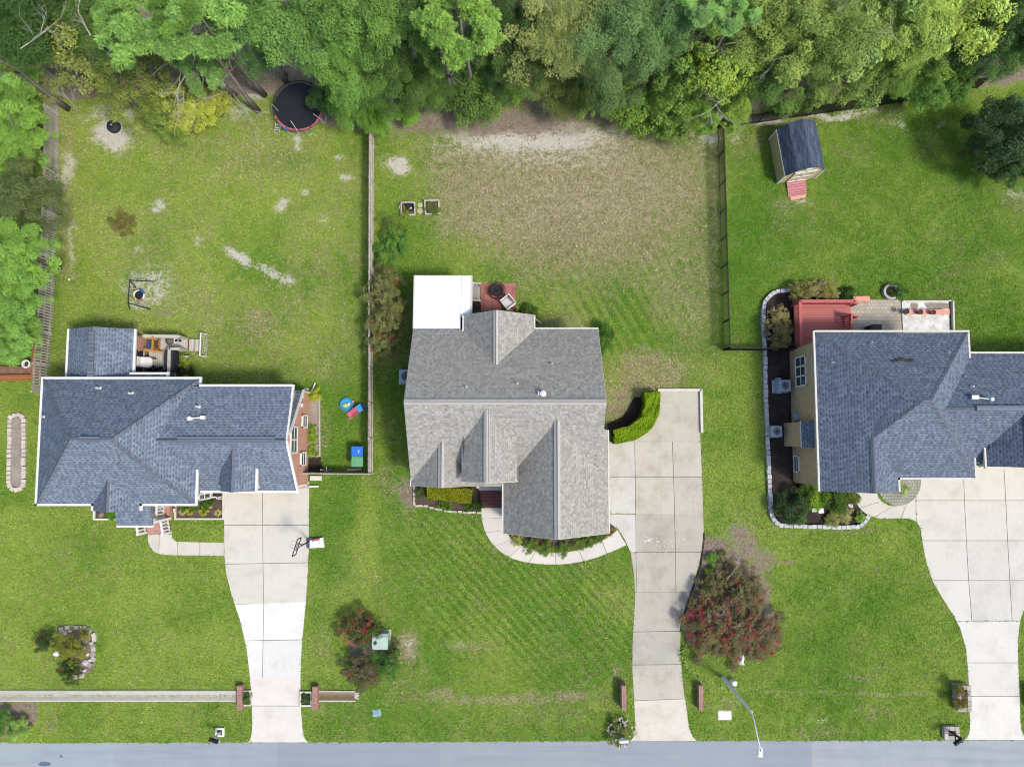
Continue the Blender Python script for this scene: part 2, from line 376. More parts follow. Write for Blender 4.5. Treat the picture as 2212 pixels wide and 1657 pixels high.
dry = .12 + .5*(fbm(GX, GY, .35, 21)-.5); sand = np.zeros_like(dry); lit = np.zeros_like(dry); hue = .5 + 1.1*(fbm(GX, GY, .3, 33, 5)-.5)
def mx(a, b): return np.maximum(a, b)
# left back yard: yellowish, worn
L1 = rect(122, 200, 800, 830, 1, 30); dry = dry + L1*(.16 + .34*(fbm(GX, GY, .3, 41)-.42)); hue = hue + .22*L1
dry = mx(dry, rect(122, 240, 178, 620, .62, 40)); dry = mx(dry, blob(560, 330, 190, 90, .5)); dry = mx(dry, blob(300, 520, 190, 120, .42)); dry = mx(dry, blob(560, 700, 70, 45, .62)); dry = mx(dry, blob(380, 640, 70, 60, .5))
for b in ((247,292,42,36,1),(232,240,28,22,.8),(285,245,16,14,.7),(150,370,14,40,.75),(155,530,8,60,.6),(320,618,52,46,.62),(300,660,20,12,.7),(340,445,14,16,.7),(515,552,34,13,.85,38),(575,585,34,12,.7,25),(622,606,16,14,.8),(610,440,26,14,.75,-35),(640,305,10,22,.75),(700,470,20,12,.35),(745,382,18,10,.75),(735,350,12,10,.6),(660,415,10,10,.7),(205,250,40,10,.5),(470,380,14,8,.45),(300,540,12,8,.6),(425,520,10,12,.6),(520,240,30,20,.5),(545,195,35,30,.75)):
    sand = mx(sand, blob(*b[:4], b[4], b[5] if len(b) > 5 else 0))
lit = mx(lit, blob(345,668,26,12,.6)); lit = mx(lit, rect(120,225,134,640,.5,16)); lit = mx(lit, blob(600,350,40,14,.25))
hue = hue - blob(600,350,90,22,.35) - blob(640,560,120,60,.2)
# middle back yard: straw coloured
mid = rect(806, 225, 1562, 830, 1, 24)
dry = mx(dry, blob(1235, 405, 380, 220, 1.0)*mid); dry = mx(dry, blob(1120, 520, 160, 120, .78)*mid); dry = mx(dry, blob(1475, 540, 115, 260, .66)*mid); dry = mx(dry, mid*(.36+.3*(fbm(GX,GY,.5,51)-.5)))
dry = dry - blob(860, 460, 62, 130, .4)*mid - blob(1010, 590, 110, 70, .3)*mid - blob(1330, 740, 100, 60, .34)
dry = mx(dry, blob(1400, 810, 100, 60, .85)); dry = mx(dry, blob(1350, 870, 60, 50, .8)); dry = mx(dry, blob(1230, 690, 60, 26, .6))
for b in ((1150,298,180,30,1.0),(1210,268,70,20,.8),(1085,305,140,30,.75),(1255,330,60,16,.5),(1310,285,40,14,.5),(862,362,24,24,1),(835,350,14,14,.5),(1530,292,30,26,.8),(1000,330,60,14,.4),(1480,300,80,16,.3),(1180,330,220,44,.46),(1240,400,280,90,.26),(1120,480,120,40,.24)):
    sand = mx(sand, blob(*b))
lit = mx(lit, blob(1040, 266, 230, 32, .95)); lit = mx(lit, blob(1200, 240, 90, 26, .8)); lit = mx(lit, blob(1400, 275, 120, 14, .5)); lit = mx(lit, blob(1345, 880, 60, 45, .55)); lit = mx(lit, blob(1200,700,80,14,.5))
# right back yard: lush
R1 = rect(1572, 240, 2260, 760, 1, 20); dry = dry*(1-R1) + R1*(.12+.9*np.clip(fbm(GX,GY,.28,61)-.5,0,1)); hue = hue - .2*R1
for b in ((1690,255,130,16,.8),(1620,300,60,40,.5),(1905,245,70,30,.5),(1850,330,50,40,.35),(1720,440,60,20,.5),(2195,430,40,30,.6),(2150,560,40,24,.4),(1600,340,30,20,.4),(1990,300,60,30,.3)): dry = mx(dry, blob(*b))
for b in ((1650,258,70,9,.8),(1800,252,50,10,.85),(1850,240,50,8,.6),(1590,300,16,12,.55),(1945,270,14,9,.6),(2030,268,12,9,.5),(1735,436,12,5,.6),(2200,420,30,12,.4)): sand = mx(sand, blob(*b))
# strip between fence and middle house
dry = mx(dry, blob(838, 1040, 32, 60, .55)); dry = mx(dry, blob(845, 925, 30, 50, .4)); lit = mx(lit, blob(880, 1068, 26, 38, .85)); dry = mx(dry, blob(700, 930, 18, 70, .5)); dry = mx(dry, blob(880,1000,20,60,.35))
# front lawns
F1 = rect(-60, 1090, 548, 1604, 1, 16); hue = hue + .16*F1; dry = dry + F1*.06
F2 = rect(668, 1020, 1370, 1604, 1, 16); dry = mx(dry, F2*(.2+.4*(fbm(GX,GY,.4,71)-.45)))
st = np.sin((GU*.73+GV*-.68)/2.7)                                # mower stripes run down to the right
hue = hue - .1*F2 + 0.5*st*blob(1130, 1290, 240, 150, 1, 25) + .3*np.sin((GU*.86+GV*-.5)/3.2)*blob(1330, 600, 180, 190, 1)
hue = hue - blob(720, 1150, 40, 120, .25) + blob(790, 1180, 26, 120, .3)
for b in ((880,1395,26,40,.9),(1010,1395,70,14,.55),(700,1390,22,40,.5),(1100,1508,260,13,.72),(960,1500,60,14,.7),(1240,1500,60,14,.75),(1180,1545,120,24,.42),(1340,1455,14,24,.6),(1520,1430,24,60,.6),(1560,1520,70,16,.5),(1760,1580,90,14,.5),(1890,1535,60,20,.4),(1900,1440,30,14,.5),(1850,1462,60,8,.6),(1900,1496,60,7,.55),(1610,1130,60,40,.3),(860,1110,60,30,.35),(1850,1145,60,8,.5),(110,1560,20,30,.5),(2150,1500,40,30,.1)): dry = mx(dry, blob(*b))
for b in ((1605,1165,44,26,.8),(1640,1220,26,40,.8),(1655,1290,14,50,.7),(1690,1215,40,6,.7)): lit = mx(lit, blob(*b[:4], b[4], 45 if b[0] < 1650 else 0))
for b in ((880,1390,12,22,.5),(1780,1560,12,6,.6),(1745,1562,10,6,.4),(1000,1392,20,8,.4)): sand = mx(sand, blob(*b))
dry = dry + rect(-400, 1604, 2700, 1660, 0)
for a_ in ([(1524,1152),(1560,1160),(1600,1195),(1630,1230),(1655,1290),(1686,1400),(1680,1430),(1600,1440),(1490,1420),(1472,1370),(1482,1312),(1508,1235),(1521,1180)],[(128,1358),(165,1352),(200,1366),(206,1400),(196,1440),(170,1458),(130,1420),(118,1390)],[(775,1335),(800,1350),(830,1370),(855,1420),(830,1455),(775,1462),(760,1400)],[(0,1518),(76,1518),(84,1540),(72,1570),(40,1592),(-80,1592),(-80,1518)]): lit = mx(lit, area(a_, 1.0))
ln = np.exp(-((GV-(1501-9*np.exp(-((GU-1820)/150)**2)+5*np.sin(GU/70)))/3.2)**2)*np.clip((GU-1600)/40,0,1)*np.clip((2060-GU)/60,0,1); lit = mx(lit, .5*ln); dry = mx(dry, .8*ln)
for b in ((1655,1290,12,60,.9,-12),(1610,1185,40,22,.9,42),(1672,1390,10,40,.8,-8)): lit = mx(lit, blob(*b))
# woodland floor
edge = np.interp(GU, [-900,0,120,200,420,480,590,690,800,930,1080,1230,1300,1560,1640,1980,2212,3000], [190,190,215,205,235,215,205,270,292,246,228,226,268,262,236,196,180,180])
wood = np.clip((edge-VV)/14+.5, 0, 1)*np.clip((46-GY+8*(fbm(GX,GY,.1,91)-.5))/8, 0, 1)*np.clip((70-np.abs(GX))/20, 0, 1); lit = mx(lit, wood)
hue = np.clip(hue, 0, 1); dry = np.clip(dry, 0, 1); LAWN = dict(x=gx, y=gy, dry=dry, sand=sand, lit=lit, hue=hue)
gm = bpy.data.meshes.new('ground'); nv = nx*ny
co = np.stack([GX, GY, np.zeros_like(GX)], -1).reshape(-1, 3).astype(np.float32)
idx = np.arange(nv).reshape(ny, nx); q = np.stack([idx[:-1,:-1], idx[:-1,1:], idx[1:,1:], idx[1:,:-1]], -1).reshape(-1, 4)
def fast_mesh(me, co, q):
    k = q.shape[1]
    me.vertices.add(len(co)); me.vertices.foreach_set('co', np.ascontiguousarray(co, dtype=np.float32).ravel())
    me.loops.add(q.size); me.loops.foreach_set('vertex_index', q.astype(np.int32).ravel())
    me.polygons.add(len(q)); me.polygons.foreach_set('loop_start', np.arange(0, q.size, k, dtype=np.int32)); me.polygons.foreach_set('loop_total', np.full(len(q), k, dtype=np.int32))
    me.update(calc_edges=True)
fast_mesh(gm, co, q)
at = gm.color_attributes.new('wear', 'FLOAT_COLOR', 'POINT')
at.data.foreach_set('color', np.stack([dry, sand, lit, np.ones_like(dry)], -1).astype(np.float32).ravel())
at2 = gm.attributes.new('shade_of_green', 'FLOAT', 'POINT'); at2.data.foreach_set('value', hue.astype(np.float32).ravel())
t = NT('lawn'); p = t.pos()
vc = t.n('VertexColor'); vc.layer_name = 'wear'; s = t.n('SeparateColor'); t.l(vc.outputs['Color'], s.inputs[0])
ha = t.n('Attribute'); ha.attribute_name = 'shade_of_green'; ha.attribute_type = 'GEOMETRY'
nA = t.ramp(t.noise(p, .8, 5, .6), .3, .7); nB = t.ramp(t.noise(p, 6.5, 4, .7), .32, .68); nC = t.ramp(t.noise(p, 22, 3, .7), .3, .7); nD = t.ramp(t.noise(p, 2.4, 5, .65), .3, .7)
def fac(ch, terms, lo, hi):
    x = ch
    for n_, k_ in terms: x = t.math('ADD', x, t.math('MULTIPLY', t.math('SUBTRACT', n_, .5), k_))
    return t.ramp(x, lo, hi)
g1 = C(94,140,42); g2 = C(162,180,80)
green = t.mix(fac(ha.outputs['Fac'], ((nA,.4),(nD,.26),(nB,.3),(nC,.25)), .05, .92), g1, g2)
green = t.mix(t.math('MULTIPLY', nB, .58), green, C(64,98,28)); green = t.mix(t.math('MULTIPLY', t.ramp(nC, .45, .95), .42), green, C(168,180,92)); green = t.mix(t.math('MULTIPLY', t.ramp(nA, .4, 1), .24), green, C(82,114,46))
straw = t.mix(nD, C(142,130,92), C(176,164,124)); straw = t.mix(t.math('MULTIPLY', nB, .6), straw, C(112,104,66)); straw = t.mix(t.math('MULTIPLY', t.ramp(t.math('ADD', t.math('MULTIPLY', nC, .6), t.math('MULTIPLY', t.math('SUBTRACT', 1.0, nB), .4)), .52, .8), .85), straw, C(222,208,170))
col = t.mix(t.math('MULTIPLY', fac(s.outputs[0], ((nB,.5),(nD,.42),(nC,.55),(nA,.25)), .34, 1.0), .95), green, straw)
sandc = t.mix(nB, C(240,234,222), C(204,194,178)); sandc = t.mix(t.math('MULTIPLY', nC, .35), sandc, C(150,142,122)); col = t.mix(fac(s.outputs[1], ((nB,.75),(nD,.5),(nC,.55)), .38, .72), col, sandc)
litc = t.mix(nB, C(112,96,82), C(160,144,128)); litc = t.mix(t.math('MULTIPLY', t.ramp(nC, .4, .9), .6), litc, C(190,174,158)); litc = t.mix(t.math('MULTIPLY', t.ramp(nD, .5, 1), .4), litc, C(126,94,78))
col = t.mix(fac(s.outputs[2], ((nB,.5),(nD,.5),(nC,.35)), .3, .85), col, litc)
hgt = t.math('ADD', t.math('MULTIPLY', nB, .7), t.math('MULTIPLY', nC, .6)); t.bump(hgt, .55, .035); t.base(col, .95, .06)
gm.materials.append(t.m); go = bpy.data.objects.new('ground', gm); COL.objects.link(go); go['kind'] = 'structure'

# ------------------------------------------------------------------ road
yr = WY(1106, 1601)
t = NT('asphalt'); a = t.n('VertexColor'); a.layer_name = 'tint'; p = t.pos(); n1 = t.noise(p, .7, 5); n2 = t.noise(p, 45, 3, .8); n3 = t.noise(p, 4, 6, .7)
c = t.mix(t.math('MULTIPLY', t.ramp(n1, .35, .75), .5), a.outputs['Color'], C(150,158,168)); c = t.mix(t.math('MULTIPLY', t.ramp(n2, .45, .8), .45), c, C(110,116,126)); c = t.mix(t.math('MULTIPLY', t.ramp(n3, .6, .8), .35), c, C(214,218,222))
n5 = t.noise(t.scale(p, (.12, 2.2, 1)), 1.0, 5); c = t.mix(t.math('MULTIPLY', t.ramp(n5, .45, .7), .4), c, C(140,146,156)); t.bump(n2, .4, .01); M['asphalt'] = t.base(c, .85, .3)
mb = MB(); us = [-2400, 0, 250, 600, 950, 1300, 1660, 1752, 1860, 2212, 4600]; vs_ = [1603, 1604, 1604, 1603, 1602, 1600, 1600, 1600, 1599, 1598, 1598]
tn = [C(182,196,208), C(182,196,208), C(178,190,204), C(170,180,196), C(176,186,198), C(174,184,198), C(170,180,196), C(188,196,206), C(186,196,206), C(186,198,208)]
ro = random.Random(3)
for i in range(len(us)-1):
    tn[i] = (tn[i][0]*.86, tn[i][1]*.82, tn[i][2]*.75); a0 = W(us[i], vs_[i]); a1 = W(us[i+1], vs_[i+1]); n_ = max(1, min(120, int((a1.x-a0.x)/.16))); ed_ = [(a1.x+(a0.x-a1.x)*k/n_, a1.y+(a0.y-a1.y)*k/n_+(random.Random(k*7+i).uniform(-.035,.035) if 0 < k < n_ else 0), .005) for k in range(n_+1)]
    mb.add([(a0.x,-27.2,.005),(a1.x,-27.2,.005)]+ed_, [tuple(range(n_+3))], tn[i])
struct('road', mb, M['asphalt'])
# a tar-coloured patch and cracks worn into the road are single flat marks
mb = MB()
for u, v, a, b in ((96,1649,14,5),(132,1633,3,3)):
    pts = [W(u+a*math.cos(k*.7)*(1+.3*math.sin(k*2.3)), v+b*math.sin(k*.7)) for k in range(9)]
    mb.prism([(q.x,q.y) for q in pts], .005, .010, C(84,96,118))
struct('road_patches', mb, M['asphalt'])

# ------------------------------------------------------------------ concrete drives and paths, slab by slab
rs = random.Random(4)
def poly_q(pts): return [(W(u,v).x, W(u,v).y) for u, v in pts]
def slabs(mb, rows, cols, base, joint=C(112,106,94), gap=1.1, ztop=.022, tone=None, jit=.05):
    """rows: list of v or (vl, vr) joints; cols: list of edges, each a list of (u, v)"""
    rr = [(r, r) if not isinstance(r, tuple) else r for r in rows]
    uL = min(p[0] for c in cols for p in c); uR = max(p[0] for c in cols for p in c)
    def vat(r, u): return r[0] + (r[1]-r[0])*(u-uL)/max(1, uR-uL)
    def strip(c0, c1, r0, r1, g0, g1, gv0, gv1):
        n = max(2, int(abs(r1[0]-r0[0])/9)+1); left = []; right = []
        for k in range(n+1):
            t_ = k/n
            for side, c_, g_ in ((left, c0, g0), (right, c1, g1)):
                um = ipol(c_, (r0[0]+r0[1])/2)
                va = vat(r0, um)+gv0; vb = vat(r1, um)-gv1; v = va + (vb-va)*t_
                side.append((ipol(c_, v)+g_, v))
        return left + right[::-1]
    n = len(cols)-1
    for i in range(len(rr)-1):
        for j in range(n):
            pl = strip(cols[j], cols[j+1], rr[i], rr[i+1], gap/2 if j else 0, -gap/2 if j < n-1 else 0, gap/2 if i else 0, gap/2 if i < len(rr)-2 else 0)
            q = [W(*k_) for k_ in pl]
            if len(q) < 3: continue
            b = base if tone is None else tone(i, j)
            mb.prism([(k_.x, k_.y) for k_ in q], -.05, ztop, mul(b, 1+rs.uniform(-jit, jit)))
    pl = strip(cols[0], cols[-1], rr[0], rr[-1], .6, -.6, .6, .6); q = [W(*k_) for k_ in pl]
    mb.prism([(k_.x, k_.y) for k_ in q], -.05, .008, joint)
# left drive
L = [(484,1040),(485,1200),(489,1240),(502,1290),(519,1340),(533,1400),(540,1460),(544,1510),(545,1570),(543,1592),(536,1603)]
Rr = [(668,1040),(667,1190),(664,1250),(660,1310),(655,1360),(651,1410),(649,1470),(650,1530),(654,1580),(658,1594),(667,1603)]
mc = [(567,1040),(568,1200),(570,1306),(567,1462)]
mb = MB(); warm = C(226,220,206); pale = C(240,238,230)
slabs(mb, [1040, 1134, (1218,1215), (1306,1299)], [L, mc, Rr], warm)
slabs(mb, [(1306,1299), (1384,1381), 1463], [L, mc, Rr], pale, tone=lambda i, j: C(240,238,230) if i == 0 else C(236,233,225))
slabs(mb, [1463, 1524, 1602.5], [L, Rr], C(236,228,216))
slabs(mb, [(1170,1172), (1199,1200)], [[(384,1160),(384,1210)], [(432,1160),(432,1210)], [(483.6,1160),(483.6,1210)]], C(222,216,202))
def free(mb, pts, col, z=.022):
    q = [W(*p) for p in pts]; mb.prism([(k.x,k.y) for k in q], -.05, z, col)
free(mb, [(320,1154),(344,1154),(343,1196),(333,1191),(325,1182),(320,1170)], C(218,212,198)); free(mb, [(345,1154),(371,1154),(373,1163),(378,1168),(383,1170.5),(383,1199),(360,1198),(344,1196.5)], C(224,218,205))
struct('driveway', mb, M['concrete'])
# middle drive with turning pad
mb = MB()
pad = [(1421,845),(1421,880),(1416,898),(1404,915),(1388,932),(1366,946),(1344,953)]
cA = [(1313,953),(1316,1050),(1318,1147)]; cB = [(1371,948),(1372,1030),(1373,1112),(1374,1196),(1376,1282)]; cC = [(1452,948),(1455,1030),(1457,1109),(1459,1193),(1460,1280)]
cD = [(1511,845),(1512,930),(1517,1050),(1520,1150),(1515,1190),(1507,1230),(1494,1270),(1480,1310),(1471,1350),(1469,1390),(1470,1420),(1475,1480),(1483,1530),(1488,1570),(1494,1588),(1505,1600)]
cL = [(1336,1143),(1349,1163),(1362,1195),(1369,1240),(1372,1290),(1369,1340),(1366,1400),(1366,1450),(1369,1500),(1372,1560),(1370,1586),(1363,1600)]
g0 = C(208,200,183); g1 = C(198,191,175)
q = [(1421,845.5),(1511,845.5),(1512,930),(1513,953.6),(1320,953.6),(1345,951.5),(1366,946),(1388,932),(1404,915),(1416,898),(1421,880)]; free(mb, q, g0)
slabs(mb, [954, 1030, 1110], [cA, cB, cC, cD], g0, tone=lambda i, j: C(216,212,200) if j == 0 else g0)
slabs(mb, [1110, 1192, 1279], [cB, cC, cD], g1); free(mb, [(1318,1111),(1372.4,1111),(1373.5,1192),(1362,1193),(1349,1164),(1336,1144),(1318,1130)], C(220,216,206))
free(mb, [(1362.5,1194),(1373.5,1193),(1375,1279),(1371.6,1279),(1369,1240)], g1)
slabs(mb, [1279.6, (1365,1362), (1436,1434), (1514,1507), 1599.5], [cL, cD], g1, tone=lambda i, j: (C(194,187,172), C(202,195,180), C(206,199,183), C(226,218,202))[i])
struct('driveway', mb, M['concrete_old'])
mb = MB(); r9 = random.Random(8)
for k in range(46):
    u, v = (r9.gauss(1402,9), r9.gauss(1166,2.2)) if k < 26 else (r9.gauss(1436,8), r9.gauss(1182,6)) if k < 40 else (r9.gauss(1474,5), r9.gauss(1166,2)); s_ = r9.uniform(.5,2.2); a0 = r9.uniform(0,6)
    mb.prism(poly_q([(u+s_*r9.uniform(.6,1.3)*math.cos(a0+a*.9), v+s_*.6*r9.uniform(.6,1.3)*math.sin(a0+a*.9)) for a in range(7)]), .022, .0262+k*.00002, C(236,234,228))
struct('driveway_splashes', mb, M['path'])
mb = MB()   # low kerb round the pad
for p0, p1 in (((1420,843),(1513,843)), ((1513,841.5),(1515,935))): mb.beam(W(*p0)+Vector((0,0,.07)), W(*p1)+Vector((0,0,.07)), .16, .26)
single('driveway_kerb', mb, M['cream'], 'raised pale concrete kerb round the back corner of the middle turning pad', 'kerb')
# middle front walk
mb = MB()
out = smooth_line([(1040,1097),(1041,1120),(1049,1150),(1068,1179),(1100,1203),(1142,1215),(1200,1219),(1260,1212),(1310,1196),(1353,1177)], 6)
inn = smooth_line([(1087,1097),(1088,1118),(1094,1145),(1106,1165),(1128,1178),(1158,1189),(1200,1193),(1250,1188),(1300,1168),(1334,1145)], 6)
for k in range(0, 54, 6):
    a, b = (k, k+6); o_ = [p.copy() for p in out[a:b+1]]; i_ = [p.copy() for p in inn[a:b+1]]
    if k: o_[0] = o_[0].lerp(o_[1], .12); i_[0] = i_[0].lerp(i_[1], .12)
    free(mb, [tuple(p) for p in o_] + [tuple(p) for p in i_[::-1]], mul(C(226,220,208), 1+rs.uniform(-.05,.05)))
free(mb, [tuple(p) for p in out] + [tuple(p) for p in inn[::-1]], C(112,106,94), .008)
struct('path', mb, M['path'])
# right drive
mb = MB()
rL = [(1979,1030),(1979,1126),(1988,1140),(1992,1170),(2000,1212),(2014,1255),(2036,1292),(2060,1330),(2075,1360),(2086,1400),(2091,1450),(2093,1500),(2095,1570),(2093,1586),(2083,1597)]
rR = [(2330,1000),(2310,1180),(2230,1260),(2212,1289),(2203,1341),(2198,1386),(2199,1433),(2202,1503),(2204,1563),(2207,1582),(2218,1597)]
s1 = [(2080,1005),(2083,1080),(2087,1167),(2092,1254),(2099,1341)]; s2 = [(2168,1005),(2172,1080),(2176,1167),(2181,1254),(2186,1341)]; s3 = [(2256,1005),(2256,1080),(2252,1167),(2232,1254),(2203,1341)]
pw = C(224,219,207)
slabs(mb, [1008, 1081, 1167.5, 1253.5, 1341], [rL, s1, s2, s3], pw)
slabs(mb, [1008, 1081, 1167.5, 1253.5], [s3, [(2340,1005),(2330,1080),(2310,1167),(2234,1254)]], pw); slabs(mb, [1341.5, 1431, 1503, 1597], [rL, rR], C(230,226,215))
wo = smooth_line([(1850,1062),(1850,1084),(1857,1097),(1870,1109),(1888,1117),(1910,1120),(1945,1119),(1966,1121),(1978,1126)], 4)
wi = smooth_line([(1894,1062),(1896,1072),(1903,1082),(1914,1089),(1928,1093),(1944,1092),(1958,1088),(1970,1081),(1978,1071)], 4)
for k in range(0, 32, 8):
    o_ = [p.copy() for p in wo[k:k+9]]; i_ = [p.copy() for p in wi[k:k+9]]
    if k: o_[0] = o_[0].lerp(o_[1], .2); i_[0] = i_[0].lerp(i_[1], .2)
    free(mb, [tuple(p) for p in o_] + [tuple(p) for p in i_[::-1]], mul(pw, .97))
struct('driveway', mb, M['concrete'])
mb = MB(); pts = [(1894,1061)] + [(1941-48*math.cos(a), 1040+52*math.sin(a)) for a in np.linspace(.42, math.pi, 16)] + [(1989,1030),(1894,1030)]
mb.prism([(W(*p).x, W(*p).y) for p in pts], -.05, .035); struct('paving', mb, M['paver2'])
# open concrete drains
for nm, segs, lab in (('drain', [(-40,1490,1514),(150,1490,1514),(330,1490,1514),(511,1490,1514)], 'long pale concrete drain channel across the left front lawn'), ('drain', [(686,1490,1514),(768,1491,1514)], 'short concrete drain channel ending in rocks by the crepe myrtles')):
    mb = MB()
    for (ua, t0, b0), (ub, t1, b1) in zip(segs, segs[1:]):
        for (p0, z0), (p1, z1) in zip([(0,.10),(.12,.12),(.42,.03),(.58,.03),(.88,.12)], [(.12,.12),(.42,.03),(.58,.03),(.88,.12),(1,.10)]):
            A = [W(ua, t0+(b0-t0)*p0), W(ub, t1+(b1-t1)*p0), W(ub, t1+(b1-t1)*p1), W(ua, t0+(b0-t0)*p1)]
            for k_, zz in zip(range(4), (z0, z0, z1, z1)): A[k_].z = zz
            B = [a_ - Vector((0,0,a_.z+.05)) for a_ in A]
            mb.add(A+B, [(3,2,1,0),(4,5,6,7),(0,1,5,4),(2,3,7,6),(1,2,6,5),(3,0,4,7)], mul(C(206,200,186) if len(segs) > 2 or p0 in (0, .88) else C(150,128,104), rs.uniform(.82,1.06) if .1 < p0 < .8 else 1.05))
    single(nm, mb, M['block'], lab, 'drain', 'concrete drains')
# mulch sheets
def sheet(name, pts, m, z=.012, sm=0):
    P = [tuple(p) for p in smooth_line(list(pts)+[pts[0]], sm)] if sm else pts
    mb = MB(); mb.prism([(W(*p[:2]).x, W(*p[:2]).y) for p in P], -.05, z); return struct(name, mb, M[m])
sheet('mulch_bed', [(380,1062),(483,1062),(483,1120),(380,1120)], 'mulch'); sheet('mulch_bed', [(206,1100),(254,1100),(254,1121),(206,1121)], 'mulch')
sheet('mulch_bed', [(665,862),(691,862),(691,985),(665,985)], 'mulch_tan', .05); sheet('mulch_bed', [(665,985),(692,985),(700,1020),(665,1020)], 'mulch_dark')
sheet('mulch_bed', [(895,1046),(1040,1046),(1040,1106),(990,1106),(895,1089)], 'mulch'); sheet('mulch_bed', [(1098,1130),(1106,1160),(1130,1177),(1160,1187),(1200,1191),(1250,1186),(1300,1166),(1330,1143),(1318,1128),(1260,1120)], 'mulch')
sheet('mulch_bed', [(1650,690),(1652,655),(1664,638),(1682,631),(1730,629),(1840,640),(1840,660),(1720,660),(1720,1030),(1780,1060),(1852,1062),(1858,1097),(1870,1110),(1866,1128),(1848,1134),(1700,1133),(1678,1128),(1667,1108),(1663,1000)], 'mulch_dark')
pass
sheet('mulch_bed', [(27,905),(38,900),(50,905),(51,1045),(38,1053),(25,1045)], 'mulch_tan', .06)
sheet('mulch_bed', [(1040,640),(1016,640),(1016,700),(1160,700),(1160,668),(1040,668)], 'mulch_dark'); sheet('mulch_bed', [(1370,858),(1398,858),(1398,880),(1380,915),(1330,935),(1312,935),(1312,915),(1345,900)], 'mulch_dark')
sheet('mulch_bed', [(864,440),(898,440),(898,466),(864,466)], 'mulch_tan', .08); sheet('mulch_bed', [(917,436),(948,436),(948,464),(917,464)], 'mulch', .08)
# ------------------------------------------------------------------ houses
def V3(x, y, z): return Vector((x, y, z))
def caps(mb, segs, w=.26):
    for a, b in segs:
        a, b = Vector(a), Vector(b); d = (b-a).normalized(); s = Vector((0,0,1)).cross(d).normalized()*w/2
        dz = Vector((0,0,.05)); dn = Vector((0,0,-.06))
        mb.add([a+s+dn, a+dz, a-s+dn, b+s+dn, b+dz, b-s+dn], [(0,3,4,1),(1,4,5,2),(0,1,2),(5,4,3),(2,5,3,0)])
def vents(pts, parent, m='white', r=.06, h=.35):
    for p in pts:
        mb = MB(); p = Vector(p); mb.lathe(p - Vector((0,0,.1)), [(r*2.1,0),(r*1.6,.12),(r,.16),(r,h+.1),(r*.6,h+.1),(r*.6,h-.05)], 10)
        mb.build('vent_pipe', M[m], parent)
def on_plane(u, v, tri):
    """where the sight line through a chart point meets a roof plane"""
    a, b, c = [Vector(q) for q in tri]; n = (b-a).cross(c-a); o = Vector((0,0,CAM_H)); d = W(u, v) - o
    return o + d*((a-o).dot(n)/d.dot(n))
def wallbox(mb, pts, z0, z1, th=.2):
    for a, b in zip(pts, pts[1:]+pts[:1]): mb.beam(V3(a[0],a[1],(z0+z1)/2), V3(b[0],b[1],(z0+z1)/2), th, z1-z0)
def window(parent, c, wid, hgt, face, panes=1, mullion=True):
    """window in a wall facing +x (face=1) or -x (face=-1); width runs along y"""
    c = Vector(c); mb = MB(); pw = wid/panes
    for k in range(panes+1): mb.box(c+V3(0,-wid/2+k*pw,0), (.1,.09,hgt+.09))
    for dz in (-hgt/2, hgt/2): mb.box(c+V3(0,0,dz), (.11,wid+.09,.09))
    if mullion: mb.box(c+V3(face*.005,0,0), (.07,wid,.05))
    f = mb.build('window', M['white'], parent)
    for k in range(panes):
        g = MB(); g.box(c+V3(-face*.005,-wid/2+(k+.5)*pw,0), (.05,pw-.1,hgt-.1)); g.build('pane', M['glass'], f)
    return f

# ---------- left house
E0, RZ = 3.4, 6.4
x0, x1, y0, y1 = -28.06, -18.72, -3.78, 3.60; r0, r1 = V3(-24.4, -.02, RZ), V3(-22.2, -.02, RZ)
H1 = thing('house', 'brick house with blue-grey hip roof, white gutters and a pale back deck', 'house', (-20, 0, 0), 0, 'houses along the street')
mb = MB(); A, B_, Cc, D = V3(x0,y0,E0), V3(x1,y0,E0), V3(x1,y1,E0), V3(x0,y1,E0)
mb.slab([D,r0,r1,Cc]); mb.slab([A,B_,r1,r0]); mb.slab([A,r0,D]); mb.slab([B_,Cc,r1])
main_s = (A, B_, r1); main_n = (D, Cc, r1)
# small front gable
gl, gr = WX(201.6,1100,E0), WX(301.7,1100,E0); gy = WY(250,1103,E0); gx_ = (gl+gr)/2; gz = E0 + (gr-gl)/2*.8
bk = -2.2; mb.slab([(gl,gy,E0+.02),(gx_,gy,gz),(gx_,bk,gz),(gl,-3.5,E0+.02)]); mb.slab([(gx_,gy,gz),(gr,gy,E0+.02),(gr,-3.5,E0+.02),(gx_,bk,gz)])
# rear extension gable
EE = 2.35; el, er = WX(150,711,EE), WX(290,709,EE); ey = WY(220,711,EE); ex = (el+er)/2; ez = EE + (er-el)/2*.46
mb.slab([(el,ey,EE),(el,3.5,EE),(ex,3.5,ez),(ex,ey,ez)]); mb.slab([(ex,ey,ez),(ex,3.5,ez),(er,3.5,EE),(er,ey,EE)])
# little lean-to over the deck
ly = WY(320,809,2.9); lx1 = WX(361,809,2.9); mb.slab([(er-.1,3.45,3.2),(lx1,3.45,3.2),(lx1,ly,2.9),(er-.1,ly,2.9)])
# garage wing
xe = -13.02; wr = 4.85; WS_, WN_ = 2.35, 3.75; wy = WY(560,950,wr); ws = WY(560,1060,WS_); wn_y = WY(530,835,WN_)
mb.slab([(-20.4,wy,wr),(xe,wy,wr),(xe,ws,WS_),(-19.0,ws,WS_),(-19.0,-1.3,WS_+(wr-WS_)*(-1.3-ws)/(wy-ws))]); mb.slab([(-20.4,wy,wr),(-19.0,wn_y,WN_),(xe,wn_y,WN_),(xe,wy,wr)])
sl1 = W(653,843,1.95); sl0 = V3(sl1.x-.03, wy+.35, 4.4); mb.slab([(-13.4,sl0.y,4.4),sl0,sl1,(-13.4,sl1.y,1.95)])
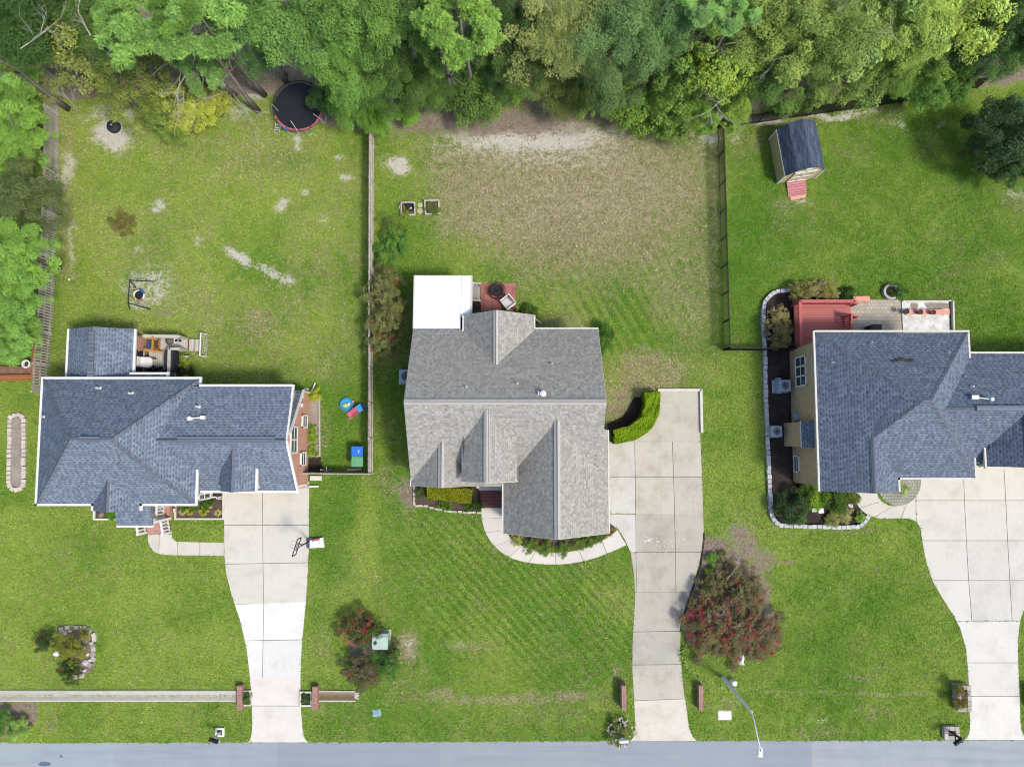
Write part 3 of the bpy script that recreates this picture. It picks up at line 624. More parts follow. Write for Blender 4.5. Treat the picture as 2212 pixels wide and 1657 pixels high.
# gabled dormer on the wing
DE = 3.45; dl, dr = WX(477,1030,DE), WX(552,1030,DE); dx = (dl+dr)/2; dz = DE+.95; dy = ws+.05; db = wy-(wr-dz)/.8; dbe = wy-(wr-DE)/.8+.15
mb.slab([(dl,dy,DE),(dx,dy,dz),(dx,db+.2,dz),(dl,dbe,DE)]); mb.slab([(dx,dy,dz),(dr,dy,DE),(dr,dbe,DE),(dx,db+.2,dz)])
# porch roof
pl, pr = WX(250,1120,2.95), WX(328,1120,2.95); py = WY(290,1135,2.85); mb.slab([(pl,-3.7,3.2),(pl,py,2.85),(pr,py,2.85),(pr,-3.7,3.2)])
roof = mb.build('roof', M['roof_blue'], H1)
mb = MB(); caps(mb, [(r0,r1),(A,r0),(D,r0),(B_,r1),(Cc,r1),((gx_,gy,gz),(gx_,bk,gz)),((ex,ey,ez),(ex,3.5,ez)),((-20.4,wy,wr),(xe,wy,wr)),((dx,dy,dz),(dx,db+.2,dz))]); mb.each('ridge_cap', M['cap_blue'], roof)
mb = MB()   # vent strip along the ridges
mb.box(((WX(175,950,6.47)+WX(210,950,6.47))/2,-.02,6.46), (1.1,.34,.06)); mb.box((-16.4,wy,wr+.07), (5.6,.34,.06)); mb.box((ex,(ey+3.6)/2-.15,ez+.06), (.34,ey-3.9,.06)); mb.each('ridge_vent', M['cap_blue'], roof)
mb = MB(); g = .13
def gut(a, b, dz=-.05): mb.beam(Vector(a)+V3(0,0,dz), Vector(b)+V3(0,0,dz), g, .14)
k = g/2
gut((x0-k,y0-g,E0),(x0-k,y1+g,E0)); gut((x0,y1+k,E0),(x1+g,y1+k,E0)); gut((x1+k,y1,E0),(x1+k,y1-1.3,E0)); gut((x0-g,y0-k,E0),(gl,y0-k,E0)); gut((gr,y0-k,E0),(x1+g,y0-k,E0)); gut((x1+k,y0,E0),(x1+k,ws+1.9,E0))
gut((gl-k,gy,E0),(gl-k,y0,E0)); gut((gr+k,gy,E0),(gr+k,y0,E0)); gut((el-k,ey,EE),(el-k,3.5,EE)); gut((er+k,ey,EE),(er+k,ly+.2,EE)); gut((er+g,ly+k,2.9),(lx1,ly+k,2.9)); gut((lx1+k,ly+g,2.9),(lx1+k,3.5,3.1))
gut((-18.9,ws-k,WS_),(xe+.02,ws-k,WS_)); gut((-18.55,wn_y+k,WN_),(xe,wn_y+k,WN_)); gut((xe+.03,ws-g,WS_),(xe+.03,wy,wr),-.1); gut((xe+.03,wy,wr),(xe+.03,wn_y+.1,WN_),-.1)
gut(sl0+V3(.05,0,0), sl1+V3(.05,0,0), -.1); gut((dr+k,dy,DE),(dr+k,dbe,DE)); gut((pl-.02,py-.05,2.8),(pr+.02,py-.05,2.8))
mb.each('gutter', M['white'], H1)
mb = MB(); wallbox(mb, [(x0+.45,y0+.5),(x1-.5,y0+.5),(x1-.5,y1-.4),(x0+.45,y1-.4)], 0, E0-.02); mb.prism([(gl+.3,gy+.3),(gr-.3,gy+.3),(gr-.3,-3.2),(gl+.3,-3.2)], 0, E0-.05)
mb.plate([(gl+.3,gy+.3,E0-.05),(gr-.3,gy+.3,E0-.05),(gx_,gy+.3,gz-.25)], .1)
wallbox(mb, [(el+.25,ey-.3),(er-.4,ey-.3),(er-.4,3.3),(el+.25,3.3)], 0, EE-.1); mb.plate([(el+.25,ey-.3,EE-.1),(er-.4,ey-.3,EE-.1),(ex,ey-.3,ez-.2)], .12)
wallbox(mb, [(-18.9,ws+.35),(-13.5,ws+.35),(-13.5,wn_y-.2),(-18.9,wn_y-.2)], 0, 2.2)
mb.plate([(-13.1,ws+.3,0),(-13.1,ws+.3,WS_-.1),(-13.1,wy,wr-.2),(-13.1,wy+.3,4.25),(-13.1,sl1.y-.05,1.84),(-13.1,sl1.y-.05,0)], .1); mb.plate([(-13.38,wy,1.8),(-13.38,wy,wr-.2),(-13.38,wn_y-.2,WN_-.18),(-13.38,wn_y-.2,1.8)], .1)

mb.build('wall', M['brick_red'], H1)
mb = MB(); mb.plate([(dr-.1,dy+.1,2.3),(dr-.1,dbe,DE-.05),(dr-.1,dy+.1,DE-.05)], .08); mb.plate([(dl+.1,dy+.12,2.3),(dr-.15,dy+.12,2.3),(dr-.15,dy+.12,DE-.05),(dx,dy+.12,dz-.15),(dl+.1,dy+.12,DE-.05)], .08)
mb.plate([(x1-.36,-3.72,.2),(x1-.36,ws-.12,.2),(x1-.36,ws-.12,3.25),(x1-.36,-3.72,3.25)], .1); mb.plate([(sl1.x+.04,sl1.y-.5,1.75),(sl1.x+.04,sl1.y+.03,1.75),(sl1.x+.04,sl1.y-.45,2.3)], .06); mb.each('siding', M['white'], H1)
window(H1, (x1-.29,-3.5,1.5), .34, 1.6, 1)
for v, z, wd in ((910.5,1.05,.75),(991,1.2,.8)): window(H1, (-13.01, WY(653,v,z), z+.1), wd, .95, 1)
window(H1, (-13.01, WY(625,950,3.3), 3.3), 1.55, 1.2, 1, 2)
mb = MB(); mb.box((-12.98, WY(640,876,1.7), 1.9), (.1,.22,.22)); mb.build('wall_box', M['white'], H1)
mb = MB(); mb.tube([(-12.95, ws+.1,2.3),(-12.92,ws+.12,2.1),(-12.9,ws+.12,.25),(-12.3,ws+.12,.12)], .05, 6); mb.build('downspout', M['white'], H1)
mb = MB(); mb.tube([(-12.95, wn_y-.15,1.9),(-12.9,wn_y-.15,.25),(-12.7,wn_y+.5,.1)], .05, 6); mb.build('downspout', M['white'], H1)
mb = MB(); a = W(691,1033,.1); mb.box(a-V3(.25,0,0), (.75,.3,.12)); mb.box(W(665,858,.12)+V3(-.1,.2,0), (.3,.75,.14)); mb.each('splash_block', M['cream'], H1)
vents([on_plane(215.7,839,main_n), on_plane(285,850,main_n), on_plane(96,900,(A,D,r0)), on_plane(430,879,(V3(-20,wy,wr),V3(xe,wy,wr),V3(xe,wn_y,WN_)))], H1)
p_ = on_plane(424,904,(V3(-20,wy,wr),V3(xe,wy,wr),V3(xe,wn_y,WN_))); mb = MB(); mb.lathe(p_-V3(.3,0,.1), [(.13,0),(.13,.4),(0,.45)], 10); mb.beam(p_+V3(-.2,0,.25), p_+V3(.4,.05,.2), .07, .07); mb.box(p_+V3(.45,.05,.15), (.25,.2,.2)); mb.build('roof_flue', M['white'], H1)
# porch, rails and steps
px0, px1 = WX(296,1105,.5), WX(353,1105,.5); pf = WY(340,1119,.5)
mb = MB(); mb.prism([(px0-.6,pf),(px1,pf),(px1,-3.3),(px0-.6,-3.3)], 0, .5); po = mb.build('porch_floor', M['cream'], H1)
mb = MB(); mb.prism([(px1,pf-.1),(px1+.35,pf-.1),(px1+.35,-3.3),(px1,-3.3)], 0, .42)
sx0, sx1, sb = WX(318,1150,.1), WX(364,1150,.1), WY(340,1153,.0)
n_ = 4
for k_ in range(n_):
    ya = pf - (pf-sb)*k_/n_; yb = pf - (pf-sb)*(k_+1)/n_; mb.prism([(sx0,yb),(sx1,yb),(sx1,ya-.002),(sx0,ya-.002)], 0, .5-.12*(k_+.5))
mb.build('step', M['brick_step'], H1)
def railing(name, p0, p1, parent, h=.95, step=.24, m='white', bw=.07, post=.14, rail=.12):
    mb = MB(); p0, p1 = Vector(p0), Vector(p1); u_ = V3(0,0,1); n_ = max(2, int((p1-p0).length/step))
    mb.beam(p0+u_*h, p1+u_*h, rail, .08); mb.beam(p0+u_*.12, p1+u_*.12, .08, .07)
    for k in range(1, n_): q = p0.lerp(p1, k/n_); mb.beam(q+u_*.15, q+u_*(h-.04), bw, bw)
    for q in (p0, p1): mb.box(q+u_*(h/2+.05), (post,post,h+.1))
    return mb.build(name, M[m], parent)
railing('porch_railing', (px1+.06,-4.0,.5), (px1+.06,pf+.08,.5), H1, 1.0, .2, bw=.09); railing('porch_railing', (px1-.95,pf+.05,.5), (px1-.05,pf+.05,.5), H1, 1.1, .3, rail=.3)
railing('stair_railing', (sx1+.1,pf-.05,.42), (sx1+.1,sb+.1,.02), H1, 1.0, .2, bw=.09); railing('stair_railing', (sx0-.1,pf-.05,.42), (sx0-.1,sb+.1,.02), H1, 1.0, .2, bw=.09)
mb = MB(); mb.box((pl+.15,py+.15,1.6), (.16,.16,2.5)); mb.box((pr-.15,py+.15,1.6), (.16,.16,2.5)); mb.each('porch_post', M['white'], H1)
mb = MB(); mb.box((WX(340,1091,.8),-3.36,1.4), (1.0,.08,2.0)); mb.build('front_door', plain('brown_door', C(150,90,60), .5), H1)
# white window planter frame of the bed
# ---------- middle house
H2 = thing('house', 'house with warm grey gabled shingle roof and flat white porch roof', 'house', (0, 0, 0), 0, 'houses along the street')
RZ2 = 6.8; mx0, mx1 = -5.94, 5.18; ry = WY(1106,867,RZ2); er_y = WY(1220,711,3.4); ef_y = WY(1010,1051,3.4)
slN = (RZ2-3.4)/(er_y-ry); slS = (RZ2-3.4)/(ry-ef_y)
mb = MB(); mb.slab([(mx0,ry,RZ2),(mx0,ef_y,3.4),(mx1,ef_y,3.4),(mx1,ry,RZ2)][::1]); mb.slab([(mx0,ry,RZ2),(mx1,ry,RZ2),(mx1,er_y,3.4),(mx0,er_y,3.4)])
S2 = ((mx0,ry,RZ2),(mx1,ry,RZ2),(mx1,ef_y,3.4)); N2 = ((mx0,ry,RZ2),(mx1,ry,RZ2),(mx1,er_y,3.4))
segs2 = [((mx0,ry,RZ2),(mx1,ry,RZ2))]
def gable(xl, xc, xr, zl, zc, zr, yf, yb_ridge, south=True):
    """cross gable with its ridge running back into the main slope"""
    sg = -1 if south else 1; slope = slS if south else slN
    yl = ry + sg*max(.0, (RZ2-zl)/slope) - sg*.35; yr_ = ry + sg*max(.0,(RZ2-zr)/slope) - sg*.35
    a = [(xl,yf,zl),(xc,yf,zc),(xc,yb_ridge-sg*.3,zc),(xl,yl,zl)]; b = [(xc,yf,zc),(xr,yf,zr),(xr,yr_,zr),(xc,yb_ridge-sg*.3,zc)]
    mb.slab(a); mb.slab(b); segs2.append(((xc,yf,zc),(xc,yb_ridge,zc)))
# rear gable
zr_ = 5.15; yb = ry + (RZ2-zr_)/slN; xl, xr = WX(1002,690,3.5), WX(1153,690,3.5); rg_y = (WY(1072,669,zr_)+WY(1153,680.5,3.5)+WY(1002,683,3.5))/3
gable(xl, WX(1072,700,zr_), xr, 3.5, zr_, 3.5, rg_y, yb, False)
# front gables A, B, C
zA = 5.2; xA = WX(953,1000,zA); yA = (WY(953,1054,zA)+WY(891,1050,3.6))/2; gable(mx0, xA, 2*xA-mx0, 3.62, zA, 3.62, yA, ry-(RZ2-zA)/slS)
zB = 6.5; xB = WX(1051,960,zB); yB = (WY(1051,1042,zB)+WY(1116,1041,5.2))/2; bl, br = WX(997,1000,5.2), WX(1117.5,1000,5.2); gable(bl, xB, br, 5.2, zB, 5.2, yB, ry-(RZ2-zB)/slS)
zC = 6.1; xC = WX(1204,1040,zC); yC = (WY(1205,1165.5,zC)+WY(1089,1153,3.5)+WY(1316,1150,3.5))/3; cl, cr = WX(1087.5,1100,3.5), WX(1313.5,1040,3.5)
yCr = WY(1311,929,3.5); sg = -1
mb.slab([(cl,yC,3.5),(xC,yC,zC),(xC,ry-(RZ2-zC)/slS+.3,zC),(cl,ry-(RZ2-3.5)/slS+.35,3.5)]); mb.slab([(xC,yC,zC),(cr,yC,3.5),(cr,yCr,3.5),(xC,ry-(RZ2-zC)/slS+.3,zC)])
segs2.append(((xC,yC,zC),(xC,ry-(RZ2-zC)/slS,zC)))
roof2 = mb.build('roof', M['roof_grey'], H2)
mb = MB(); caps(mb, segs2, .34); mb.each('ridge_cap', M['cap_grey'], roof2)
mb = MB(); g = .09; k = g/2
gut((xr,er_y+k,3.4),(mx1+.02,er_y+k,3.4)); gut((xr+k,rg_y,3.5),(xr+k,er_y,3.5)); gut((xl-k,rg_y,3.5),(xl-k,er_y-.3,3.5)); gut((cl-k,yC,3.5),(cl-k,WY(1087,1043,3.5),3.5)); gut((cr+k,yC,3.5),(cr+k,yCr,3.5)); gut((mx0-.02,yA,3.6),(mx0-.02,yA+.9,3.6)); gut((2*xA-mx0,ef_y-k,3.4),(WX(1034,1048,3.4),ef_y-k,3.4))
mb.each('gutter', M['cream'], H2)
mb = MB()   # thin rake boards below the gable edges
for a, b in (((mx0,ry,RZ2),(mx0,er_y,3.4)),((mx1,ry,RZ2),(mx1,er_y,3.4)),((mx0,ry,RZ2),(mx0,ef_y+1,4.1)),((mx1,ry,RZ2),(mx1,yCr,4.9)),((xl,rg_y,3.5),(WX(1072,700,zr_),rg_y,zr_)),((xr,rg_y,3.5),(WX(1072,700,zr_),rg_y,zr_)),((cl,yC,3.5),(xC,yC,zC)),((cr,yC,3.5),(xC,yC,zC)),((bl,yB,5.2),(xB,yB,zB)),((br,yB,5.2),(xB,yB,zB))):
    mb.beam(Vector(a)+V3(0,0,-.16), Vector(b)+V3(0,0,-.16), .06, .16)
mb.each('rake_board', M['cream'], H2)
mb = MB(); wallbox(mb, [(mx0+.3,ef_y+.5),(mx1-.3,ef_y+.5),(mx1-.3,er_y-.4),(mx0+.3,er_y-.4)], 0, 3.3); wallbox(mb, [(cl+.35,yC+.35),(cr-.35,yC+.35),(cr-.35,yCr-.3),(cl+.35,yCr-.3)], 0, 3.4)
mb.plate([(cl+.35,yC+.3,3.4),(cr-.35,yC+.3,3.4),(xC,yC+.3,zC-.25)], .12); wallbox(mb, [(xl+.3,rg_y-.3),(xr-.3,rg_y-.3),(xr-.3,er_y-.5),(xl+.3,er_y-.5)], 0, 3.4); mb.plate([(xl+.3,rg_y-.3,3.4),(xr-.3,rg_y-.3,3.4),(WX(1072,700,zr_),rg_y-.3,zr_-.25)], .12)
for xx in (mx0+.3, mx1-.3): mb.plate([(xx,ef_y+.6,3.3),(xx,er_y-.5,3.3),(xx,ry,RZ2-.25)], .12)
mb.plate([(bl+.15,yB+.25,3.2),(br-.15,yB+.25,3.2),(br-.15,yB+.25,5.1),(xB,yB+.25,zB-.2),(bl+.15,yB+.25,5.1)], .12); mb.plate([(mx0+.2,yA+.25,.0),(2*xA-mx0-.2,yA+.25,.0),(2*xA-mx0-.2,yA+.25,3.5),(xA,yA+.25,zA-.2),(mx0+.2,yA+.25,3.5)], .12)
mb.plate([(bl+.16,yB+.2,4.0),(bl+.16,ry-1.2,5.6),(bl+.16,ry-1.2,5.15),(bl+.16,yB+.2,5.15)], .08)
mb.build('wall', M['brick_tan'], H2)
wx0, wx1 = WX(896,650,3.0), WX(1018,640,3.0); wy1, wy0 = WY(950,598,3.0), er_y+.02
mb = MB(); mb.slab([(wx0,wy0,3.25),(wx1-.62,wy0,3.25),(wx1-.62,wy1,3.0),(wx0,wy1,3.0)], .14); mb.slab([(wx1-.6,wy0+.75,3.22),(wx1,wy0+.75,3.12),(wx1,wy1,2.94),(wx1-.6,wy1,3.0)], .14); pr_ = mb.build('porch_roof', M['membrane'], H2)
mb = MB()
for a, b in (((wx0-.03,wy0,3.22),(wx0-.03,wy1,2.97)),((wx0-.08,wy1+.04,2.96),(wx1+.06,wy1+.04,2.93)),((wx1+.03,wy1,2.92),(wx1+.03,wy0+.75,3.1))): mb.beam(a, b, .08, .16)
mb.each('porch_trim', M['cream'], pr_)
mb = MB(); wallbox(mb, [(wx0+.15,wy0),(wx1-.2,wy0),(wx1-.2,wy1-.2),(wx0+.15,wy1-.2)], 0, 2.75, .1); mb.build('porch_wall', M['cream'], H2)
vents([on_plane(1117,829,N2), on_plane(1007,836,N2), on_plane(1191.5,786,N2)], H2, 'steel', .05, .2)
p_ = on_plane(1173,851,N2); mb = MB(); mb.lathe(p_-V3(0,0,.1), [(.16,0),(.12,.3),(.17,.34),(.17,.42),(0,.5)], 12); mb.box(p_+V3(-.18,.03,.1), (.22,.2,.12)); mb.build('roof_flue', M['white'], H2)
vents([on_plane(1185,900,S2)], H2, 'steel', .02, .05)
mb = MB(); mb.tube([W(1155,686,2.6),W(1157,690,.3),W(1163,694,.12),W(1168,697,.1)], .05, 6); mb.build('downspout', M['white'], H2)
# entry: landing and steps
mb = MB(); a, b = W(1034,1040,.35), W(1089,1059,.35); mb.prism([(a.x,b.y),(b.x,b.y),(b.x,a.y+.5),(a.x,a.y+.5)], 0, .36); mb.build('landing', M['cream'], H2)
mb = MB(); c_ = W(1088,1095.5,.03); xa = WX(1038,1080,.2); nn = 3
for i in range(nn):
    ya = b.y + (c_.y-b.y)*i/nn; yb_ = b.y + (c_.y-b.y)*(i+1)/nn; mb.prism([(xa,yb_),(c_.x,yb_),(c_.x,ya-.002),(xa,ya-.002)], 0, .33-.1*i)
mb.build('step', M['brick_dark'], H2)
# back steps from the porch
mb = MB(); a, b = W(1018,617,.5), W(1038,653,.1)
for i in range(3):
    xs_ = wx1-.15 + (b.x-wx1+.15)*i/3; xt = wx1-.15 + (b.x-wx1+.15)*(i+1)/3; mb.prism([(xs_,b.y),(xt,b.y),(xt,a.y),(xs_,a.y)], .0, .55-.18*i)
st_ = mb.build('step', M['step_grey'], H2)
for yy in (a.y+.05, b.y-.05):
    mb = MB(); mb.beam((wx1-.2,yy,1.15),(b.x+.05,yy,.85), .1, .07); mb.beam((b.x,yy,0),(b.x,yy,.9), .09, .09); mb.build('handrail', M['rail_grey'], st_)
# ---------- right house
H3 = thing('house', 'tan brick house with dark blue-grey hip roof beside a red deck', 'house', (23, 0, 0), 0, 'houses along the street')
E3, R3 = 4.1, 7.0
q = lambda u, v, z: W(u, v, z)
TL, TR = q(1758.5,721,E3), q(2089,717,E3); BL, BR = q(1775,1061.5,E3), q(2107,1032,E3); a1, a2 = q(1996,865,R3), q(2012,865,R3)
TL.x = BL.x = (TL.x+BL.x)/2 - .02; TR.x = BR.x = (TR.x+BR.x)/2; TL.y = TR.y = (TL.y+TR.y)/2
wsl = (a1.x-TL.x); zx = lambda x: E3 + (R3-E3)*(x-TL.x)/wsl
zg = E3
for _ in range(30): zg = zx(WX(1887,1000,zg))
gxr = TL.x + (zg-E3)/(R3-E3)*wsl; gk = V3(gxr, WY(1886,951,zg), zg); gf = V3(gxr, BL.y, zg); cr3 = V3(WX(1940.5,1045,E3), BR.y, E3); cf3 = V3(cr3.x, BL.y, E3)
tt = (gk.y-BR.y)/(a1.y-BR.y); zs = E3 + (R3-E3)*tt; gk.y = BR.y + (zg-E3)/(R3-E3)*(a1.y-BR.y)
mb = MB(); mb.slab([TL,BL,gf,gk,a1]); mb.slab([TL,a1,a2,TR]); mb.slab([a2,BR,TR]); mb.slab([a1,gk,cr3,BR,a2]); mb.slab([gk,gf,cf3,cr3])
# east wing
wE = 36.5; wn3 = WY(2150,764,3.8); wr3 = WY(2150,882.5,6.0); ws3 = WY(2120,1006,3.8)
mb.slab([(23.6,wr3,6.0),(wE,wr3,6.0),(wE,wn3,3.8),(25.5,wn3,3.8)]); mb.slab([(23.6,wr3,6.0),(25.5,ws3,3.8),(wE,ws3,3.8),(wE,wr3,6.0)])
zf = 5.85; fl = WX(2130,980,4.5); fc = WX(2222,950,zf); ff = WY(2170,1008,4.6); mb.slab([(fl,ff,4.5),(fc,ff,zf),(fc,wr3-.1,zf),(fl,wr3-(6-4.5)/.65+.2,4.5)]); mb.slab([(fc,ff,zf),(2*fc-fl,ff,4.5),(2*fc-fl,wr3-2.1,4.5),(fc,wr3-.1,zf)])
roof3 = mb.build('roof', M['roof_slate'], H3)
mb = MB(); caps(mb, [(TL,a1),(a1,a2),(a2,TR),(a2,BR),(a1,gk),(gk,gf),((24,wr3,6),(wE,wr3,6)),((fc,ff,zf),(fc,wr3,zf))], .3); mb.each('ridge_cap', M['cap_blue'], roof3)
mb = MB(); mb.box(((WX(2110,882,6.1)+wE)/2,wr3,6.08), (wE-WX(2110,882,6.1),.32,.06)); mb.build('ridge_vent', M['cap_blue'], roof3)
mb = MB(); g = .11; k = g/2
gut(TL+V3(-k,g,0), BL+V3(-k,0,0)); gut(TL+V3(0,k+.04,0), TR+V3(g,k+.04,0)); gut(TR+V3(k,0,0), V3(TR.x+k,wn3-.3,E3)); gut(cr3+V3(0,-k,0), BR+V3(g,-k,0)); gut(cf3+V3(k,0,0), cr3+V3(k,0,0)); gut(BR+V3(k,0,0), V3(BR.x+k, WY(2104,936,E3), E3)); gut((TR.x+.2,wn3+k,3.8),(wE,wn3+k,3.8)); gut((fl-k,ff,4.5),(fl-k,WY(2127,942,4.5),4.5)); gut((BR.x+.2,ws3-k,3.8),(fl-.05,ws3-k,3.8)); gut((fl,ff-k,4.35),(fc,ff-k,4.35))
mb.each('gutter', M['cream'], H3)
xw = 18.0; nw = WY(1705,758)-.0; sw = WY(1713,1030)
mb = MB(); wallbox(mb, [(xw+.1,BL.y+.35),(cr3.x-.5,BL.y+.35),(cr3.x-.5,BR.y+.5),(BR.x-.45,BR.y+.5),(BR.x-.45,nw),(xw+.1,nw)], 0, E3-.12); wallbox(mb, [(26,ws3+.3),(wE-.3,ws3+.3),(wE-.3,wn3-.3),(26,wn3-.3)], 0, 3.7)
mb.plate([(TL.x+.3,BL.y+.3,E3-.1),(cf3.x-.3,BL.y+.3,E3-.1),(gf.x,gf.y+.3,zg-.2)], .12); mb.build('wall', M['brick_pale'], H3)
mb = MB(); mb.plate([(fl+.15,ff+.1,3.75),(fl+.15,ff+3,5.0),(fl+.15,ff+3,4.45),(fl+.15,ff+.1,4.45)], .08); mb.plate([(fl+.15,ff+.15,3.7),(2*fc-fl,ff+.15,3.7),(2*fc-fl,ff+.15,4.45),(fc,ff+.15,zf-.15),(fl+.15,ff+.15,4.45)], .08); mb.each('siding', M['cream'], H3)
window(H3, (xw-.01, (WY(1722,774,1)+WY(1730,834,1.6))/2, 1.75), WY(1722,774,1)-WY(1730,834,1.6), 1.5, -1, 3); window(H3, (xw-.01, WY(1717,1002,.6), .62), 1.0, .75, -1)
mb = MB(); by0, by1 = WY(1695,964), WY(1693,914); mb.prism([(17.48,by0),(xw+.05,by0),(xw+.05,by1),(17.48,by1)], 0, 2.9); mb.build('chimney_breast', M['brick_pale'], H3)
mb = MB(); mb.slab([(17.42,by0-.06,2.95),(xw+.05,by0-.06,3.5),(xw+.05,by1+.06,3.5),(17.42,by1+.06,2.95)]); mb.build('chimney_roof', M['roof_slate'], H3)
mb = MB(); mb.beam((17.41,by0-.06,2.86),(17.41,by1+.06,2.86), .05, .12); mb.beam((TL.x-.02, TL.y-1.3,E3-.35),(TL.x-.02,TL.y-2.9,E3-.35), .16, .08); mb.each('trim_board', M['cream'], H3)
mb = MB(); mb.box((17.46,WY(1706,940,1)+.1,1.2), (.04,.18,.22)); mb.box((xw-.1,WY(1716,901,1),1.1), (.22,.35,.5)); mb.box((xw-.08,WY(1713,892,1),.8), (.16,.22,.3)); mb.each('utility_meter', M['unit'], H3)
Np = (TL, TR, a1); Wp = (TL, BL, a1)
vents([on_plane(1881,741,Np), on_plane(2047,762,Np), on_plane(1798,783,Wp), on_plane(2081,813,(a2,TR,BR))], H3, 'steel', .045, .2)
N3 = (V3(24,wr3,6),V3(wE,wr3,6),V3(wE,wn3,3.8)); vents([on_plane(2099,835,N3)], H3, 'white', .05, .2)
p_ = on_plane(2115,863,N3); mb = MB(); mb.lathe(p_+V3(.5,0,-.1), [(.11,0),(.11,.5),(0,.55)], 10); mb.beam(p_+V3(-.2,.1,.12), p_+V3(.45,0,.3), .06, .06); mb.box(p_+V3(-.3,.12,.12), (.4,.22,.12)); mb.build('roof_flue', M['white'], H3)
p_ = on_plane(1948,779,Np); mb = MB(); nrm = (TR-TL).cross(a1-TL).normalized()
for k_ in range(5): mb.rock(p_+V3(-.5+.26*k_,.06*((k_*7)%3-1),.03), (.36,.24,.14), k_)
mb.each('debris', plain('dark_debris', C(70,72,66), .9, .4, 12), H3)
# red garden deck
D3 = thing('garden_deck', 'red painted timber deck with railings beside the paver patio', 'deck', (WX(1760,690), WY(1760,690), 0))
dx0, dx1, dy1, dy0 = WX(1716,700,.6), WX(1834,700,.6), WY(1770,657,.6), WY(1800,745,.6)
mb = MB(); mb.prism([(dx0,dy0),(dx1,dy0),(dx1,dy1),(dx0,dy1)], .5, .6); mb.build('deck_floor', M['deck_red'], D3)
railing('railing', (dx0+.05,dy1-.02,.6), (dx1-.05,dy1-.02,.6), D3, 1.0, .18, 'red_paint', .07, .12, .2); railing('railing', (dx0,dy0-.4,.6), (dx0,dy1,.6), D3, 1.0, .13, 'red_paint', .06, .12, .18)
railing('railing', (dx1-.3,dy0-.2,.6), (dx1-.3,WY(1830,686,.6),.6), D3, 1.0, .16, 'red_paint', .06, .14)
mb = MB(); mb.prism([(dx1,WY(1830,686,.3)),(dx1+.28,WY(1830,686,.3)),(dx1+.28,dy1),(dx1,dy1)], 0, .3); mb.build('step', M['red_paint'], D3)
mb = MB()
for yy in (dy1-.05, WY(1830,686,.6)): mb.beam((dx1-.3,yy,1.55),(dx1+.4,yy,1.0), .12, .1); mb.box((dx1+.35,yy,.55), (.12,.12,1.1))
mb.build('handrail', M['red_paint'], D3)
mb = MB()
for xx in (dx0+.06,(dx0+dx1)/2,dx1-.06):
    for yy in (dy0+.06,dy1-.06): mb.box((xx,yy,.25), (.14,.14,.5))
mb.each('post', M['red_paint'], D3)
mb = MB(); mb.prism([(WX(1835,684,.05),WY(1835,722,.05)),(WX(1950,684,.05),WY(1835,722,.05)),(WX(1949,648,.05),WY(1900,648,.05)),(WX(1834,648,.05),WY(1900,648,.05))], 0, .05); struct('patio', mb, M['paver'])
mb = MB(); pa, pb = W(1948,652,.12), W(2053,720,.12); mb.prism([(pa.x,pb.y),(pb.x,pb.y),(pb.x,pa.y),(pa.x,pa.y)], 0, .12); struct('terrace', mb, M['plaster'])
for pts in ([(1968,654),(1982,655),(1984,662),(1979,668),(1970,668),(1966,661)],[(1996,655),(2014,654),(2049,655),(2050,667),(2020,668),(2003,667)]):
    mb = MB(); mb.prism([(W(u,v,.12).x,W(u,v,.12).y) for u, v in pts], .12, .126); struct('dirt_patch', mb, M['mulch_tan'])
mb = MB(); mb.beam(W(2053,652,.1)+V3(.05,0,.1), W(2055,720,.1)+V3(.05,0,.1), .1, .3); mb.beam((pa.x,pa.y+.03,.14),(pb.x+.1,pa.y+.03,.14), .07, .28); single('terrace_wall', mb, M['cream'], 'low pale wall edging the stained white terrace', 'wall')
mb = MB(); b0, b1 = W(1957,670.5,.5), W(2051,678,.5); mb.box(((b0.x+b1.x)/2,(b0.y+b1.y)/2,.5), (b1.x-b0.x,.3,.08)); BN = thing('bench', 'long coral painted bench carrying three flowerpots on the white terrace', 'bench', ((b0.x+b1.x)/2,(b0.y+b1.y)/2,.12)); mb.build('seat', M['coral'], BN)
for xx in (b0.x+.2, b1.x-.2): mb = MB(); mb.box((xx,(b0.y+b1.y)/2,.29), (.08,.26,.34)); mb.build('leg', M['coral'], BN)
for (u, v, m_, lab) in ((1957,673,'black','black flowerpot at the left end of the coral bench'),(1987,674.5,'terra','terracotta flowerpot in the middle of the coral bench'),(2015,675,'terra','terracotta flowerpot towards the right end of the coral bench')):
    p_ = W(u, v, .75); p_.z = .54; t_ = thing('flowerpot', lab, 'pot', p_, 0, 'pots on the coral bench'); mb = MB(); mb.lathe(p_, [(.09,0),(.16,.26),(.17,.3),(.14,.3),(.12,.24),(0,.24)], 14); mb.build('pot', M[m_], t_)
    mb = MB(); mb.lathe(p_+V3(0,0,.24), [(.12,0),(.08,.03),(0,.04)], 10); mb.build('soil', M['mulch'], t_)
B2 = thing('bench', 'short coral painted bench on the lawn edge of the paver patio', 'bench', W(1860,645.5)); mb = MB(); a_, b_ = W(1843,645.5,.42), W(1878.5,645.5,.42); mb.beam(a_, b_, .32, .08); mb.build('seat', M['coral'], B2)
for p_ in (a_, b_): mb = MB(); mb.box(V3(p_.x+(.12 if p_ is a_ else -.12),p_.y,.2), (.08,.26,.38)); mb.build('leg', M['coral'], B2)
P3 = W(1921,632); T3 = thing('stone_planter', 'round stone ring planter with a leaning green shrub beside the patio', 'planter', P3); mb = MB(); mb.lathe(P3, [(.36,0),(.50,0),(.52,.3),(.38,.32),(.36,.1)], 22); mb.build('stone_ring', M['stone_white'], T3); mb = MB(); mb.lathe(P3, [(.38,0),(.37,.16),(0,.17)], 16); mb.build('soil', M['mulch'], T3)
